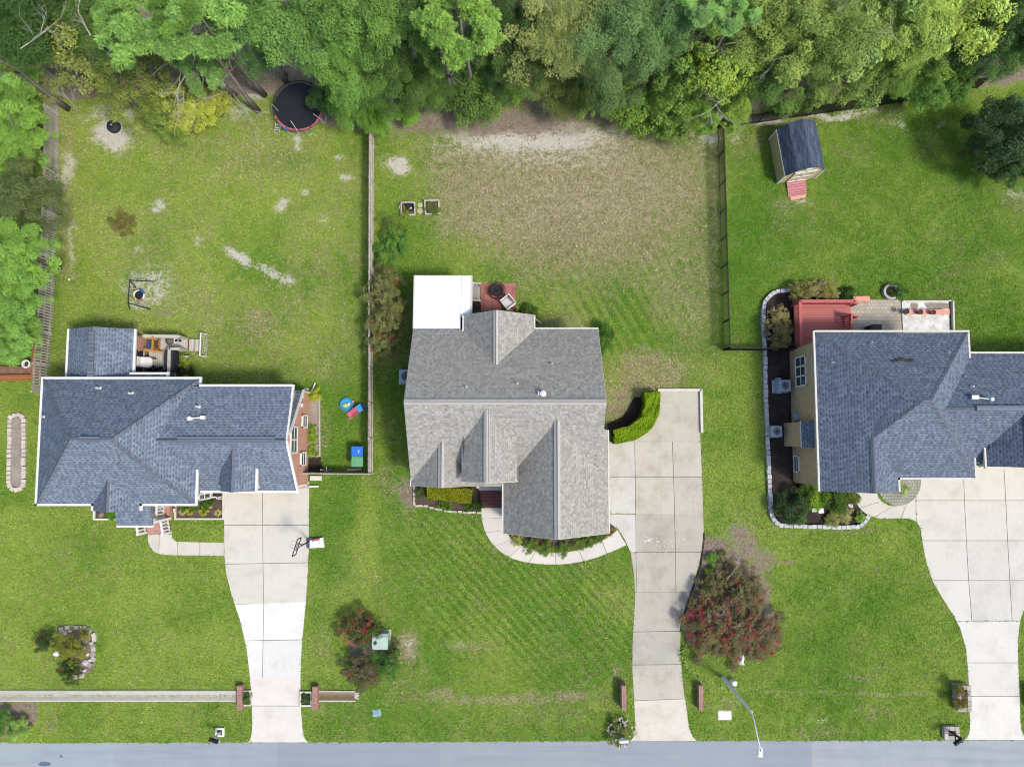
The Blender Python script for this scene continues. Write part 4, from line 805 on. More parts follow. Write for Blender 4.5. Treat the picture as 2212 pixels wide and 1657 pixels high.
mb = MB(); p_ = W(1885,712,.5); mb.box(V3(p_.x,p_.y,.5), (.62,.45,.9)); mb.box(V3(p_.x,p_.y,.98), (.66,.5,.06)); single('storage_box', mb, M['cover'], 'dark grey storage box on the paver patio tight against the back wall', 'box')
# pale deck behind the left house
D1 = thing('garden_deck', 'pale weathered wooden deck with railings and steps behind the left house', 'deck', (WX(355,765), WY(355,765), 0))
mb = MB(); fx0, fx1, fy1_, fy0_ = er+.05, WX(381,770,.55), WY(350,730,.55), 3.3
fxs = WX(405,745,.5); sy = WY(405,758,.5); mb.prism([(fx0,fy0_),(fx1,fy0_),(fx1,fy1_),(fx0,fy1_)], .45, .55); mb.prism([(fx1+.002,sy),(fxs,sy),(fxs,fy1_),(fx1+.002,fy1_)], .45, .549); mb.build('deck_floor', M['deck_pale'], D1)
mb = MB()
for i in range(2): xa_ = fxs+.03+.33*i; mb.prism([(xa_,sy),(xa_+.3,sy),(xa_+.3,fy1_-.05),(xa_,fy1_-.05)], 0, .36-.17*i)
mb.each('step', M['deck_pale'], D1)
railing('railing', (fx0+.1,fy1_-.03,.55), (WX(398,731,.9),fy1_-.06,.55), D1, .95, .14, 'rail_grey', .05, .12, .2); railing('railing', (fx1,fy0_+.1,.55), (fx1,sy,.55), D1, .95, .13, 'rail_grey', .05, .13, .18); railing('railing', (fx1+.05,sy,.55), (fxs,sy,.5), D1, .95, .13, 'rail_grey', .05, .12, .16)
mb = MB(); xk = WX(394,790,.5); mb.prism([(xk,fy0_),(xk+.4,fy0_),(xk+.4,sy-.3),(xk,sy-.3)], .3, .46); mb.build('bench_shelf', M['rail_grey'], D1)
railing('stair_railing', (fx0+.7,WY(315,757,.55),.55), (fx0+.7,WY(315,733,.55),.55), D1, .95, .14, 'orange_wood', .05, .1); mb = MB(); mb.beam((fx0+.1,WY(315,757,1.2),1.4),(fx0+1.1,WY(315,760,1.2),.9), .12, .1); mb.beam((fx0+.1,WY(300,731,1.2),1.45),(fx0+.9,WY(300,734,1.2),1.4), .12, .1); mb.each('handrail', M['orange_wood'], D1)
mb = MB(); mb.box((er-.28,(3.4+WY(300,757,1.2))/2,1.35), (.06,WY(300,757,1.2)-3.4,1.5)); mb.build('screen', M['dark'], H1)
mb = MB(); mb.beam((er-.24,3.5,.62),(er-.24,WY(300,757,1.2),.62), .1, .12); mb.beam((er-.22,WY(300,757,1.2),1.3),(er-.22,WY(300,757,1.2)+.001,1.31), .1, .1); mb.beam((er-.22,4.6,.6),(er-.22,4.6,2.1), .1, .1); mb.build('screen_frame', M['rail_grey'], H1)
mb = MB(); mb.box((fx0+.3,WY(296,743,.9),.75), (.5,.5,.4)); single('cooler', mb, M['teal'], 'dark blue box tucked beside the rear extension at the end of the deck', 'box')
p_ = W(370,777,.9); G = thing('grill', 'large barbecue under a black fitted cover against the deck railing', 'grill', V3(p_.x,p_.y,.55)); mb = MB()
xx, yy = WX(377,777,1.2), p_.y; poly = [(xx,yy-.82),(xx-.42,yy-.80),(xx-.60,yy-.45),(xx-.64,yy),(xx-.60,yy+.45),(xx-.42,yy+.72),(xx,yy+.74)]
mb.prism(poly, .6, 1.3); mb.prism([(xx+(a-xx)*.8,yy+(b-yy)*.85) for a, b in poly], 1.3, 1.42); mb.build('cover', M['cover'], G); mb = MB(); mb.box((xx-.655,yy+.05,1.05), (.02,.14,.06)); mb.build('badge', M['white'], G)
p_ = W(368,736.5,.75); F_ = thing('fire_bowl', 'round black fire bowl with a domed mesh lid on the pale deck', 'fire bowl', V3(p_.x,p_.y,.55)); mb = MB(); mb.lathe(V3(p_.x,p_.y,.8), [(.06,-.1),(.2,-.06),(.27,.05),(.26,.06),(.2,0),(0,-.03)], 18); mb.build('bowl', M['black'], F_); mb = MB(); mb.lathe(V3(p_.x,p_.y,.86), [(.25,0),(.18,.09),(.06,.13),(0,.13)], 14); mb.build('lid', plain('mesh_lid', C(110,104,96), .6, .3, 30), F_)
for kk in range(3): a = kk*2.09; mb = MB(); mb.beam(V3(p_.x+.2*math.cos(a),p_.y+.2*math.sin(a),.55), V3(p_.x+.15*math.cos(a),p_.y+.15*math.sin(a),.78), .04, .04); mb.build('leg', M['black'], F_)
for (u, v, r_, m_, lab) in ((381,735.5,.17,'white','white round pot beside the fire bowl on the pale deck'),(387.3,735.8,.09,'black','small black pot beside the white pot on the pale deck')):
    p_ = W(u, v, .75); p_.z = .55; t_ = thing('plant_pot', lab, 'pot', p_); mb = MB(); mb.lathe(p_, [(r_*.7,0),(r_,.28),(r_*.72,.28),(r_*.6,.2),(0,.2)], 16); mb.build('pot', M[m_], t_); mb = MB(); mb.lathe(p_+V3(0,0,.2), [(r_*.62,0),(0,.03)], 10); mb.build('soil', M['dark'], t_)
p_ = W(317,782,1.0); t_ = thing('patio_chair', 'white cushioned lounge chair with black legs on the pale deck', 'chair', V3(p_.x,p_.y,.55)); mb = MB(); mb.prism([(p_.x-.36,p_.y-.30),(p_.x+.18,p_.y-.38),(p_.x+.36,p_.y-.2),(p_.x+.36,p_.y+.18),(p_.x+.18,p_.y+.3),(p_.x-.36,p_.y+.32)], .92, 1.04); mb.build('seat', M['white'], t_)
mb = MB(); mb.box((p_.x-.38,p_.y,1.2), (.1,.62,.5)); mb.build('backrest', M['white'], t_)
for dx_ in (-.3,.38):
    for dy_ in (-.28,.26): mb = MB(); mb.beam((p_.x+dx_,p_.y+dy_,.55),(p_.x+dx_*.9,p_.y+dy_*.9,.95), .06, .06); mb.build('leg', M['black'], t_)
for (u, v, lab) in ((330,806,'dark folding chair half hidden under the lean-to gutter, next to the wall'),(345,805,'dark round-backed chair half hidden under the lean-to gutter'),(365,808,'black tilted chair under the end of the lean-to on the deck')):
    p_ = W(u, v-1, .95); p_.z = .55; t_ = thing('deck_chair', lab, 'chair', p_, 0, 'dark chairs under the lean-to'); mb = MB(); mb.box(p_+V3(0,0,.42), (.5,.46,.06), .3); mb.build('seat', M['black'], t_); mb = MB(); mb.box(p_+V3(.0,.22,.65), (.5,.06,.45), .3); mb.build('backrest', M['black'], t_)
    for sx_ in (-.2,.2):
        for sy_ in (-.18,.18): mb = MB(); mb.box(p_+V3(sx_,sy_,.2), (.04,.04,.4)); mb.build('leg', M['black'], t_)
# orange deck of the next house to the left
D0 = thing('garden_deck', 'orange stained timber deck edge of the neighbouring lot beside the slatted fence', 'deck', W(70,760)); mb = MB()
zz = .6; p = [W(88,680,zz),W(81,818,zz),W(66,818,zz),W(72,680,zz)]; mb.prism([(a.x,a.y) for a in p], .5, .6); p = [W(84,809,zz),W(84,821,zz),W(-120,826,zz),W(-120,812,zz)]; mb.prism([(a.x,a.y) for a in p], .48, .597); mb.build('deck_floor', M['deck_orange'], D0)
mb = MB(); p = [W(79,792,.3),W(79,808,.3),W(-120,812,.3),W(-120,790,.3)]; mb.prism([(a.x,a.y) for a in p], 0, .3); mb.build('step', plain('brown_boards', C(150,112,88), .8, .3, 4), D0)
p_ = W(54,786,.8); t_ = thing('plant_pot', 'white round pot on the corner of the orange deck', 'pot', V3(p_.x,p_.y,.3)); mb = MB(); mb.lathe(V3(p_.x,p_.y,.3), [(.18,0),(.27,.4),(.27,.44),(.19,.44),(.17,.3),(0,.3)], 18); mb.build('pot', M['white'], t_); mb = MB(); mb.lathe(V3(p_.x,p_.y,.6), [(.18,0),(0,.03)], 12); mb.build('soil', M['mulch_dark'], t_)
# ------------------------------------------------------------------ fences
def picket_fence(name, pts, label, h=1.6, step=.155, pw=.095, side=1, gap_rails=(.3,.85,1.42), m='wood_grey', rail='rail_grey', posts=2.4, group=None, lean=0.0):
    c = Vector((sum(p.x for p in pts)/len(pts), sum(p.y for p in pts)/len(pts), 0)); F = thing(name, label, 'fence', c, 0, group)
    pk = MB(); rl = MB(); rnd = random.Random(len(label)); acc = 0; ps = []
    for a, b in zip(pts, pts[1:]):
        d = b-a; L = d.length; u = d/L; nrm = V3(-u.y,u.x,0)*side; n = int(L/step)
        for k in range(n):
            q = a + u*(k+.5)*L/n + nrm*(.035+rnd.uniform(-.006,.006)); hh = h + rnd.uniform(-.02,.02); tl = rnd.uniform(-.015,.015)
            pk.add(*picket(q, u, nrm, pw, hh, tl))
        for z in gap_rails: rl.beam(a+V3(0,0,z), b+V3(0,0,z), .05, .09)
        m_ = max(1, int(round(L/posts)))
        for k in range(m_): ps.append(a + u*L*k/m_)
    ps.append(pts[-1])
    pk.build('pickets', M[m], F); rl.build('rails', M[rail], F)
    for q in ps:
        mb = MB(); mb.box(q+V3(0,0,h/2), (.1,.1,h)); mb.build('post', M[rail], F)
    return F
def picket(q, u, nrm, pw, hh, tl):
    a = u*pw/2; b = nrm*.011; t = u*tl; z0 = V3(0,0,.03); z1 = V3(0,0,hh-.05); z2 = V3(0,0,hh)
    vs = [q-a-b+z0, q+a-b+z0, q+a+b+z0, q-a+b+z0, q-a-b+z1+t, q+a-b+z1+t, q+a+b+z1+t, q-a+b+z1+t, q-a*.5-b+z2+t, q+a*.5-b+z2+t, q+a*.5+b+z2+t, q-a*.5+b+z2+t]
    return vs, [(3,2,1,0),(0,1,5,4),(1,2,6,5),(2,3,7,6),(3,0,4,7),(4,5,9,8),(5,6,10,9),(6,7,11,10),(7,4,8,11),(8,9,10,11)]
picket_fence('picket_fence', [W(127,175),W(127,250),W(126,380),W(123,443),W(119,560),W(116,650),W(111,722),W(106,790),W(103,850)], 'tall weathered picket fence with pale rails beside the big green trees on the far left', 1.6, .17, .1, 1, (.25,.85,1.4), 'rail_grey')
picket_fence('picket_fence', [W(809,240),W(808,400),W(807.5,600),W(807,800),W(806.5,1022)], 'long grey weathered picket fence between the left and middle back yards', 1.55, .135, .1, -1, (.3,.85,1.35), 'rail_grey')
picket_fence('picket_fence', [W(806,1022.5),W(740,1022),W(668,1021)], 'short grey picket fence running from the brick garage wall to the long fence corner', 1.3, .135, .1, -1, (.3,.8,1.15), 'rail_grey')
picket_fence('picket_fence', [W(560,140),W(524,137),W(490,128),W(440,120)], 'dark slatted fence half hidden under the tall pine beside the trampoline', 1.5, .17, .1, 1, (.3,1.3), 'wood_grey')
def metal_fence(label, pts, h=1.3, step=.12, posts=2.0):
    c = Vector((sum(p.x for p in pts)/len(pts), sum(p.y for p in pts)/len(pts), 0)); F = thing('metal_fence', label, 'fence', c, 0, 'black metal fences'); b = MB(); r = MB(); ps = []
    for a, e in zip(pts, pts[1:]):
        d = e-a; L = d.length; u = d/L; n = int(L/step)
        for k in range(n): q = a+u*(k+.5)*L/n; b.box(q+V3(0,0,h/2), (.036,.036,h-.06))
        for z in (.15, h-.22, h-.04): r.beam(a+V3(0,0,z), e+V3(0,0,z), .035, .035)
        m_ = max(1, int(round(L/posts)))
        for k in range(m_): ps.append(a+u*L*k/m_)
    ps.append(pts[-1]); b.build('bars', M['black_fence'], F); r.build('rails', M['black_fence'], F)
    for q in ps: mb = MB(); mb.box(q+V3(0,0,h/2+.03), (.07,.07,h+.06)); mb.build('post', M['black_fence'], F)
    return F
metal_fence('black metal picket fence along the side of the right back yard', [W(1549,278),W(1553,405),W(1558,580),W(1563,757)], 1.5)
metal_fence('black metal picket fence along the woods behind the yellow shed', [W(1549,278),W(1637,266),W(1797,243),W(1900,229),W(1977,216),W(2110,190)], 1.5)
metal_fence('short black metal fence from the side fence to the tan brick house wall', [W(1563,757),W(1640,757.5),W(1703,758)], 1.3)

# ------------------------------------------------------------------ yard things
def poly_w(pts, z=0): return [(W(u,v,z).x, W(u,v,z).y) for u, v in pts]
# trampoline
TP = W(645,229,.8); tr = 1.70; T_ = thing('trampoline', 'round black trampoline with a torn pink rim pad half under the trees', 'trampoline', V3(TP.x,TP.y,0))
mb = MB(); mb.lathe(V3(TP.x,TP.y,.78), [(0,0),(tr-.16,0),(tr-.16,.015),(0,.02)], 40); mb.build('mat', plain('black_mat', C(34,38,42), .6, .25, 5), T_)
mb = MB(); mb.ring(V3(TP.x,TP.y,.8), tr, .035, 48, 6); mb.build('frame', M['dark'], T_)  # frame coloured dark to stand in for tree shade on the upper rim
mb = MB()
for a0, a1, w0 in ((205,318,.10),(318,360,.17),(0,8,.14)):  # pad only on the lower half; shaded upper half left bare and dark
    n = int((a1-a0)/4)
    for k in range(n):
        t0, t1 = R(a0+(a1-a0)*k/n), R(a0+(a1-a0)*(k+1)/n)
        if (k*5) % 7 == 3 and w0 < .15: continue
        mb.slab([(TP.x+rr_*math.cos(tt_),TP.y+rr_*math.sin(tt_),.845) for rr_, tt_ in ((tr-w0,t0),(tr+.02,t0),(tr+.02,t1),(tr-w0,t1))], .03)
mb.build('rim_pad', M['red2'], T_)
mb = MB()
for k in range(72):
    a = R(5*k); mb.beam((TP.x+(tr-.16)*math.cos(a),TP.y+(tr-.16)*math.sin(a),.79),(TP.x+tr*math.cos(a),TP.y+tr*math.sin(a),.8), .02, .02)
mb.build('springs', M['dark'], T_)
mb = MB(); a0 = R(238); mb.slab([(TP.x+q_*math.cos(a0+d_),TP.y+q_*math.sin(a0+d_),.83) for q_, d_ in ((tr-.05,-.1),(tr+.12,-.08),(tr+.12,.12),(tr-.05,.14))], .06); mb.build('blue_pad', M['blue2'], T_)
for k in range(8):
    a = R(22+45*k); mb = MB(); mb.tube([(TP.x+tr*math.cos(a-.12),TP.y+tr*math.sin(a-.12),.8),(TP.x+tr*math.cos(a-.12),TP.y+tr*math.sin(a-.12),.03),(TP.x+tr*math.cos(a+.12),TP.y+tr*math.sin(a+.12),.03),(TP.x+tr*math.cos(a+.12),TP.y+tr*math.sin(a+.12),.8)], .022, 6); mb.build('leg', M['steel'], T_)
for u0, v0, u1, v1 in ((628,262,646,288),(677,247,694,262),(588,227,600,240)):
    p0 = W(u1,v1,.85); p1 = W(u0,v0,2.0); p0.x += (TP.x-p0.x)*0; mb = MB(); mb.tube([(p0.x,p0.y,.5),(p0.x,p0.y,1.2),p1], .022, 6); mb.build('net_pole', M['steel'], T_)
mb = MB(); l0, l1 = W(601,266,.8), W(598,285,.02)
for dx_ in (-.17,.17): mb.tube([l0+V3(dx_,0,0), l1+V3(dx_,0,0)], .025, 6)
for k in range(3): q_ = l0.lerp(l1, .25+.28*k); mb.tube([q_-V3(.17,0,0), q_+V3(.17,0,0)], .022, 6)
mb.build('ladder', M['steel'], T_)
# fire pit lid on sand
p_ = W(248,276); mb = MB(); mb.lathe(p_, [(.42,.0),(.43,.22),(.38,.30),(.2,.38),(0,.41)], 26); F_ = thing('fire_pit', 'round black lidded fire pit on a bare sandy patch by the woods', 'fire pit', p_); mb.build('lid', M['cover'], F_)
mb = MB()
for k in range(12): a = R(30*k); mb.beam(p_+V3(.05*math.cos(a),.05*math.sin(a),.41), p_+V3(.42*math.cos(a),.42*math.sin(a),.25), .025, .02)
mb.build('rib', M['black'], F_); mb = MB(); mb.lathe(p_+V3(0,0,.4), [(.05,0),(.05,.05),(0,.06)], 10); mb.build('knob', M['steel'], F_)
# saucer swing set
tA, tB = W(280,605.5,1.9), W(276.5,654.5,1.9); S_ = thing('swing_set', 'black swing frame with a round saucer swing over a worn sandy patch', 'swing', V3((tA.x+tB.x)/2+.6,(tA.y+tB.y)/2,0))
mb = MB(); mb.tube([tA+V3(0,.05,0),tB-V3(0,.05,0)], .035, 8); mb.build('top_bar', M['black'], S_)
for p0, u, v in ((tA,332,608.5),(tB,325,668.5),(tA,293,622),(tB,280,667)):
    q_ = W(u,v,.02); mb = MB(); mb.tube([p0,q_], .035, 8); mb.build('leg', M['black'], S_)
pc = W(300.5,638,.45); Sw = MB(); Sw.lathe(pc, [(0,0),(.28,0),(.28,.02),(0,.03)], 28); sw = Sw.build('saucer', M['black'], S_)
for a0, a1, m_ in ((10,85,'blue2'),(85,190,'cream'),(190,250,'yellow'),(250,320,'red2'),(320,370,'cream')):
    mb = MB(); mb.ring(pc+V3(0,0,.02), .33, .065, 14, 8, R(a0), R(a1)); mb.build('rim_sleeve', M[m_], sw)
mb = MB()
for a in (60,120,240,300): mb.tube([pc+V3(.33*math.cos(R(a)),.33*math.sin(R(a)),.05), (tA*.35+tB*.65 if a > 180 else tA*.6+tB*.4)], .01, 5)
mb.each('rope', M['dark'], S_)
# small goal
G_ = thing('soccer_goal', 'small white football goal standing beside the pale deck', 'goal', W(438,745)); c = [W(436,720), W(434,769)]
mb = MB(); top = [W(433.5,719.5,.8), W(431.5,768.5,.8)]; bk_ = [W(448,722), W(447,770)]
c = [V3(top[0].x,top[0].y,0), V3(top[1].x,top[1].y,0)]
mb.tube([c[0]+V3(0,0,.03),top[0],top[1],c[1]+V3(0,0,.03)], .045, 8)
mb.tube([top[0],bk_[0]+V3(0,0,.03),c[0]+V3(0,0,.03)], .03, 6); mb.tube([top[1],bk_[1]+V3(0,0,.03),c[1]+V3(0,0,.03)], .03, 6); mb.build('frame', M['white'], G_)
mb = MB()
for i in range(9):
    f = i/8; mb.tube([top[0].lerp(top[1],f), bk_[0].lerp(bk_[1],f)*.5+top[0].lerp(top[1],f)*.5+V3(.06*math.sin(i*1.7),0,-.12), c[0].lerp(c[1],f)+V3(.16,0,.05)], .008, 4)
for i in range(1,4): f = i/4; mb.tube([top[0].lerp(bk_[0],f)+V3(0,0,-.03), (top[0]*.5+top[1]*.5).lerp((bk_[0]+bk_[1])/2,f)+V3(.03,0,-.2), top[1].lerp(bk_[1],f)], .008, 4)
mb.build('net', M['white'], G_)
# bins
for u, v, m_, lab in ((772.5,975,'blue_bin','blue wheeled refuse bin beside the long picket fence'),(772.5,997.5,'green_bin','green wheeled refuse bin next to the blue bin')):
    p_ = W(u,v,1.0); B = thing('wheelie_bin', lab, 'bin', V3(p_.x,p_.y,0), 0, 'refuse bins by the fence'); mb = MB(); x, y = p_.x, p_.y
    a_ = [(x-.27,y-.23),(x+.22,y-.23),(x+.22,y+.23),(x-.27,y+.23)]; b_ = [(x-.36,y-.29),(x+.30,y-.29),(x+.30,y+.29),(x-.36,y+.29)]
    mb.add([(*q_,.08) for q_ in a_]+[(*q_,.95) for q_ in b_], [(3,2,1,0),(4,5,6,7),(0,1,5,4),(1,2,6,5),(2,3,7,6),(3,0,4,7)]); mb.build('body', M[m_], B)
    mb = MB(); mb.box((x-.02,y,.985), (.70,.62,.06)); mb.box((x+.04,y,1.02), (.46,.44,.03)); li = mb.build('lid', M[m_], B)
    mb = MB(); mb.tube([(x-.40,y-.24,.95),(x-.42,y-.24,.97),(x-.42,y+.24,.97),(x-.40,y+.24,.95)], .02, 6); mb.build('handle', M[m_], B)
    if m_ == 'blue_bin': mb = MB(); mb.box((x+.08,y,1.038), (.05,.2,.004)); mb.build('lid_mark', M['white'], li)
    for s_ in (-1,1): mb = MB(); mb.tube([(x-.3,y+s_*.22,.1),(x-.3,y+s_*.27,.1)], .1, 12); mb.build('wheel', M['black'], B)
# paddling toy and slide
p_ = W(750,874); Pq = thing('paddling_pool', 'small round blue water toy with a yellow figure shape on the side lawn', 'toy', p_); mb = MB(); mb.lathe(p_, [(.34,0),(.44,.04),(.44,.16),(.39,.18),(.34,.08),(0,.07)], 26); mb.build('basin', M['pool'], Pq)
mb = MB(); mb.rock(p_+V3(-.06,-.06,.14), (.4,.26,.12), 3); mb.rock(p_+V3(.1,-.02,.15), (.2,.24,.12), 5); mb.build('figure', M['yellow'], Pq); mb = MB(); mb.rock(p_+V3(.14,.05,.16), (.18,.14,.1), 8); mb.build('spout', M['white'], Pq)
for sg_ in ((.42,.2),(.38,-.24)): mb = MB(); mb.lathe(p_+V3(sg_[0],sg_[1],.1), [(.06,0),(.06,.08),(0,.1)], 8); mb.build('knob', M['coral'], Pq)
a, b = W(755,898,.12), W(777,882,.5); Sd = thing('toy_slide', 'pink plastic toy slide with a blue top on the side lawn', 'slide', V3(b.x,b.y,0)); d = (b-a); d.z = 0; d.normalize(); n_ = V3(-d.y,d.x,0); mb = MB()
prof = [a, a.lerp(b,.25)+V3(0,0,-.03), a.lerp(b,.8)]; prof[-1].z = .5
for p0, p1 in zip(prof, prof[1:]): mb.beam(p0, p1, .34, .05); [mb.beam(p0+n_*s_*.19+V3(0,0,.06), p1+n_*s_*.19+V3(0,0,.06), .05, .14) for s_ in (-1,1)]
mb.beam(a-n_*.25, a+n_*.25, .12, .08); mb.build('chute', M['pink'], Sd)
mb = MB(); pt = a.lerp(b,.8); pt.z = .5; q_ = pt + d*.32; mb.beam(pt, q_, .46, .08); mb.build('platform', M['pool'], Sd)
mb = MB(); [mb.beam(q_+n_*s_*.2-V3(0,0,.0), q_+d*.2+n_*s_*.2-V3(0,0,.5), .05, .05) for s_ in (-1,1)]; [mb.beam(q_+d*f*.2-n_*.2-V3(0,0,.5*f), q_+d*f*.2+n_*.2-V3(0,0,.5*f), .05, .04) for f in (.3,.65)]; mb.build('steps', M['blue2'], Sd)
# bicycle by the short fence
p_ = W(703,1018); Bk = thing('bicycle', 'small dark bicycle leaning by the short fence beside the brick garage', 'bicycle', p_)
Mw = Matrix.Rotation(R(90),3,'X') ; Mw = Matrix.Rotation(R(16),3,'Z') @ Matrix.Rotation(R(72),3,'X')
for dx_ in (-.3,.32): mb = MB(); mb.ring(p_+V3(dx_,dx_*.28,.26), .25, .022, 22, 6, M=Mw); wl = mb.build('wheel', M['black'], Bk); mb = MB(); [mb.tube([p_+V3(dx_,dx_*.28,.26), p_+V3(dx_,dx_*.28,.26)+Mw@V3(.24*math.cos(R(a)),.24*math.sin(R(a)),0)], .006, 4) for a in range(0,360,45)]; mb.build('spokes', M['steel'], wl)
mb = MB(); f0, f1, f2, f3 = p_+V3(-.3,-.08,.26), p_+V3(.02,0,.28), p_+V3(-.1,0.1,.55), p_+V3(.25,.12,.55); [mb.tube([x_,y_], .02, 6) for x_, y_ in ((f0,f1),(f1,f2),(f2,f3),(f1,f3),(f0,f2),(f3,p_+V3(.32,.09,.26)))]; mb.build('frame', M['red_paint'], Bk)
mb = MB(); mb.tube([f3+V3(0,.02,.12)+V3(-.02,-.2,0), f3+V3(0,.02,.14), f3+V3(-.02,.22,.12)], .016, 6); mb.build('handlebar', M['steel'], Bk); mb = MB(); mb.rock(f2+V3(0,.02,.08), (.2,.1,.06), 2); mb.build('saddle', M['white'], Bk)
mb = MB(); mb.beam(W(750,1015)+V3(0,0,.08), W(782,1013)+V3(0,0,.08), .14, .14); single('timber', mb, M['rail_grey'], 'grey timber lying on the ground below the green bin', 'timber')
# basketball stand
bp = W(684,1171); Bb = thing('basketball_hoop', 'portable basketball hoop with a white weighted base on the grass beside the left drive', 'hoop', bp)
mb = MB(); mb.prism(poly_w([(671,1166),(699,1160),(702,1181),(671,1183)]), .02, .22); mb.build('base', M['white'], Bb); mb = MB(); mb.prism(poly_w([(664,1163),(677,1160),(680,1183),(664,1183)]), .0, .16); mb.build('base_skirt', M['teal'], Bb)
mb = MB(); c_ = W(682,1166,.3); mb.box(c_, (.5,.12,.05), .2); mb.build('strap', M['red2'], Bb)
top = W(640,1181,3.05); mb = MB(); mb.tube([W(668,1171,.15), W(664,1172,1.2), W(650,1178,2.5), top+V3(.3,.05,-.1)], .045, 8); mb.build('pole', M['black'], Bb)
bd = V3(.30,1.0,0).normalized(); nb = V3(-bd.y,bd.x,0); cB_ = W(641,1181,3.0); mb = MB(); hw, hh = .52, .36; fr = [(-hw,-hh),(hw,-hh),(hw,hh),(-hw,hh)]
for (a1_,b1_),(a2_,b2_) in zip(fr, fr[1:]+fr[:1]): mb.beam(cB_+bd*a1_+V3(0,0,b1_), cB_+bd*a2_+V3(0,0,b2_), .05, .05)
tg = [(-.22,-.3),(.22,-.3),(.22,0),(-.22,0)]
for (a1_,b1_),(a2_,b2_) in zip(tg, tg[1:]+tg[:1]): mb.beam(cB_+bd*a1_+V3(0,0,b1_), cB_+bd*a2_+V3(0,0,b2_), .035, .035)
bo = mb.build('backboard', M['black'], Bb); mb = MB(); mb.plate([cB_+bd*a_+V3(0,0,b_) for a_, b_ in fr], .015); gm_ = NT('clear_acrylic'); tr_ = gm_.n('BsdfTransparent'); mx_ = gm_.n('MixShader'); mx_.inputs[0].default_value = .03; gm_.base((.8,.82,.82), .1, .5); gm_.l(tr_.outputs[0], mx_.inputs[1]); gm_.l(gm_.b.outputs[0], mx_.inputs[2]); gm_.l(mx_.outputs[0], gm_.out.inputs['Surface']); M['acrylic'] = gm_.m; mb.build('acrylic_panel', M['acrylic'], bo)
mb = MB(); mb.ring(cB_+nb*.34+V3(0,0,-.26), .23, .012, 24, 6); mb.beam(cB_+V3(0,0,-.26), cB_+nb*.12+V3(0,0,-.26), .1, .03); mb.build('rim', M['steel'], Bb)
mb = MB()
for k in range(12):
    a = R(30*k); o_ = cB_+nb*.34+V3(0,0,-.26); mb.tube([o_+V3(.23*math.cos(a),.23*math.sin(a),0), o_+V3(.13*math.cos(a+.5),.13*math.sin(a+.5),-.4)], .006, 4)
mb.build('net', M['white'], Bb)
mb = MB(); mb.tube([cB_+bd*.15+V3(.02,0,-.15), W(654,1176,2.0)], .02, 6); mb.tube([cB_-bd*.15+V3(.02,0,-.15), W(654,1176,2.0)], .02, 6); mb.each('brace', M['black'], Bb)
# air conditioners
def ac(u, v, s, h, lab, pad=True, z0=.1, grp='air conditioning units'):
    p_ = W(u,v,h); A_ = thing('air_conditioner', lab, 'air conditioner', V3(p_.x,p_.y,0), 0, grp); mb = MB(); mb.box(V3(p_.x,p_.y,.05), (s+.3 if pad else s+.1,s+.1,.1)); mb.build('pad', M['unit'], A_)
    mb = MB(); mb.box(V3(p_.x,p_.y,h/2+.05), (s,s,h-.1)); mb.box(V3(p_.x,p_.y,h-.02), (s*.97,s*.97,.05)); mb.build('casing', M['unit'], A_)
    mb = MB(); mb.lathe(V3(p_.x,p_.y,h), [(0,.012),(s*.34,.012),(s*.34,.004)], 24); mb.build('fan_opening', M['dark'], A_)
    mb = MB()
    for k in range(3): a = R(120*k+20); mb.beam(V3(p_.x,p_.y,h+.025), V3(p_.x+s*.3*math.cos(a),p_.y+s*.3*math.sin(a),h+.02), s*.16, .012)
    mb.build('fan_blades', M['black'], A_); mb = MB(); [mb.ring(V3(p_.x,p_.y,h+.04), s*r_, .008, 24, 5) for r_ in (.12,.2,.28,.35)]; mb.build('fan_grille', M['steel'], A_)
ac(1696,833,.72,.95,'large air conditioner on a wide pad below the three-pane window of the tan house'); ac(1678,932,.68,.75,'square blue-grey air conditioner in front of the small brick bump-out of the tan house',False); ac(877,813,.85,.85,'air conditioner half hidden under the eave of the middle grey-roofed house')
for u, v in ((1684,833),): p_ = W(u,v,.5); mb = MB(); mb.box(V3(p_.x-.02,p_.y,.25), (.25,1.0,.5)); single('generator', mb, M['unit'], 'low grey box beside the large air conditioner on the mulch bed', 'box')
# green transformer
p_ = W(821,1386,.8); Tg = thing('transformer_box', 'pale green utility cabinet among the red crepe myrtles on the front lawn', 'utility box', V3(p_.x,p_.y,0)); mb = MB(); mb.box(V3(p_.x,p_.y,.4), (.92,.92,.72)); mb.build('cabinet', M['box_green'], Tg)
mb = MB(); mb.slab([(p_.x-.48,p_.y-.48,.8),(p_.x+.48,p_.y-.48,.8),(p_.x+.48,p_.y+.28,.9),(p_.x-.48,p_.y+.28,.9)], .06); mb.slab([(p_.x-.48,p_.y+.28,.9),(p_.x+.48,p_.y+.28,.9),(p_.x+.48,p_.y+.48,.78),(p_.x-.48,p_.y+.48,.78)], .06); mb.build('lid', M['box_green'], Tg); mb = MB(); mb.box(V3(p_.x,p_.y,.04), (1.1,1.1,.08)); mb.build('pad', M['cream'], Tg)
def lid(u, v, a, b, m_, lab, rz=0):
    p_ = W(u,v); t_ = thing('utility_cover', lab, 'cover', p_, 0, 'covers in the front lawns'); mb = MB(); mb.box(p_+V3(0,0,.03), (a,b,.06), rz); mb.build('lid', m_, t_); mb = MB(); mb.box(p_+V3(0,0,.015), (a+.08,b+.08,.03), rz); mb.build('frame', M['cream'], t_)
lid(814,1539,.42,.34,plain('blue_lid', C(132,180,206), .5), 'small blue meter cover set in the front lawn near the short drain', .1); lid(1565,1544,.78,.5,M['white'],'white rectangular cover in the lawn beside the street lamp')
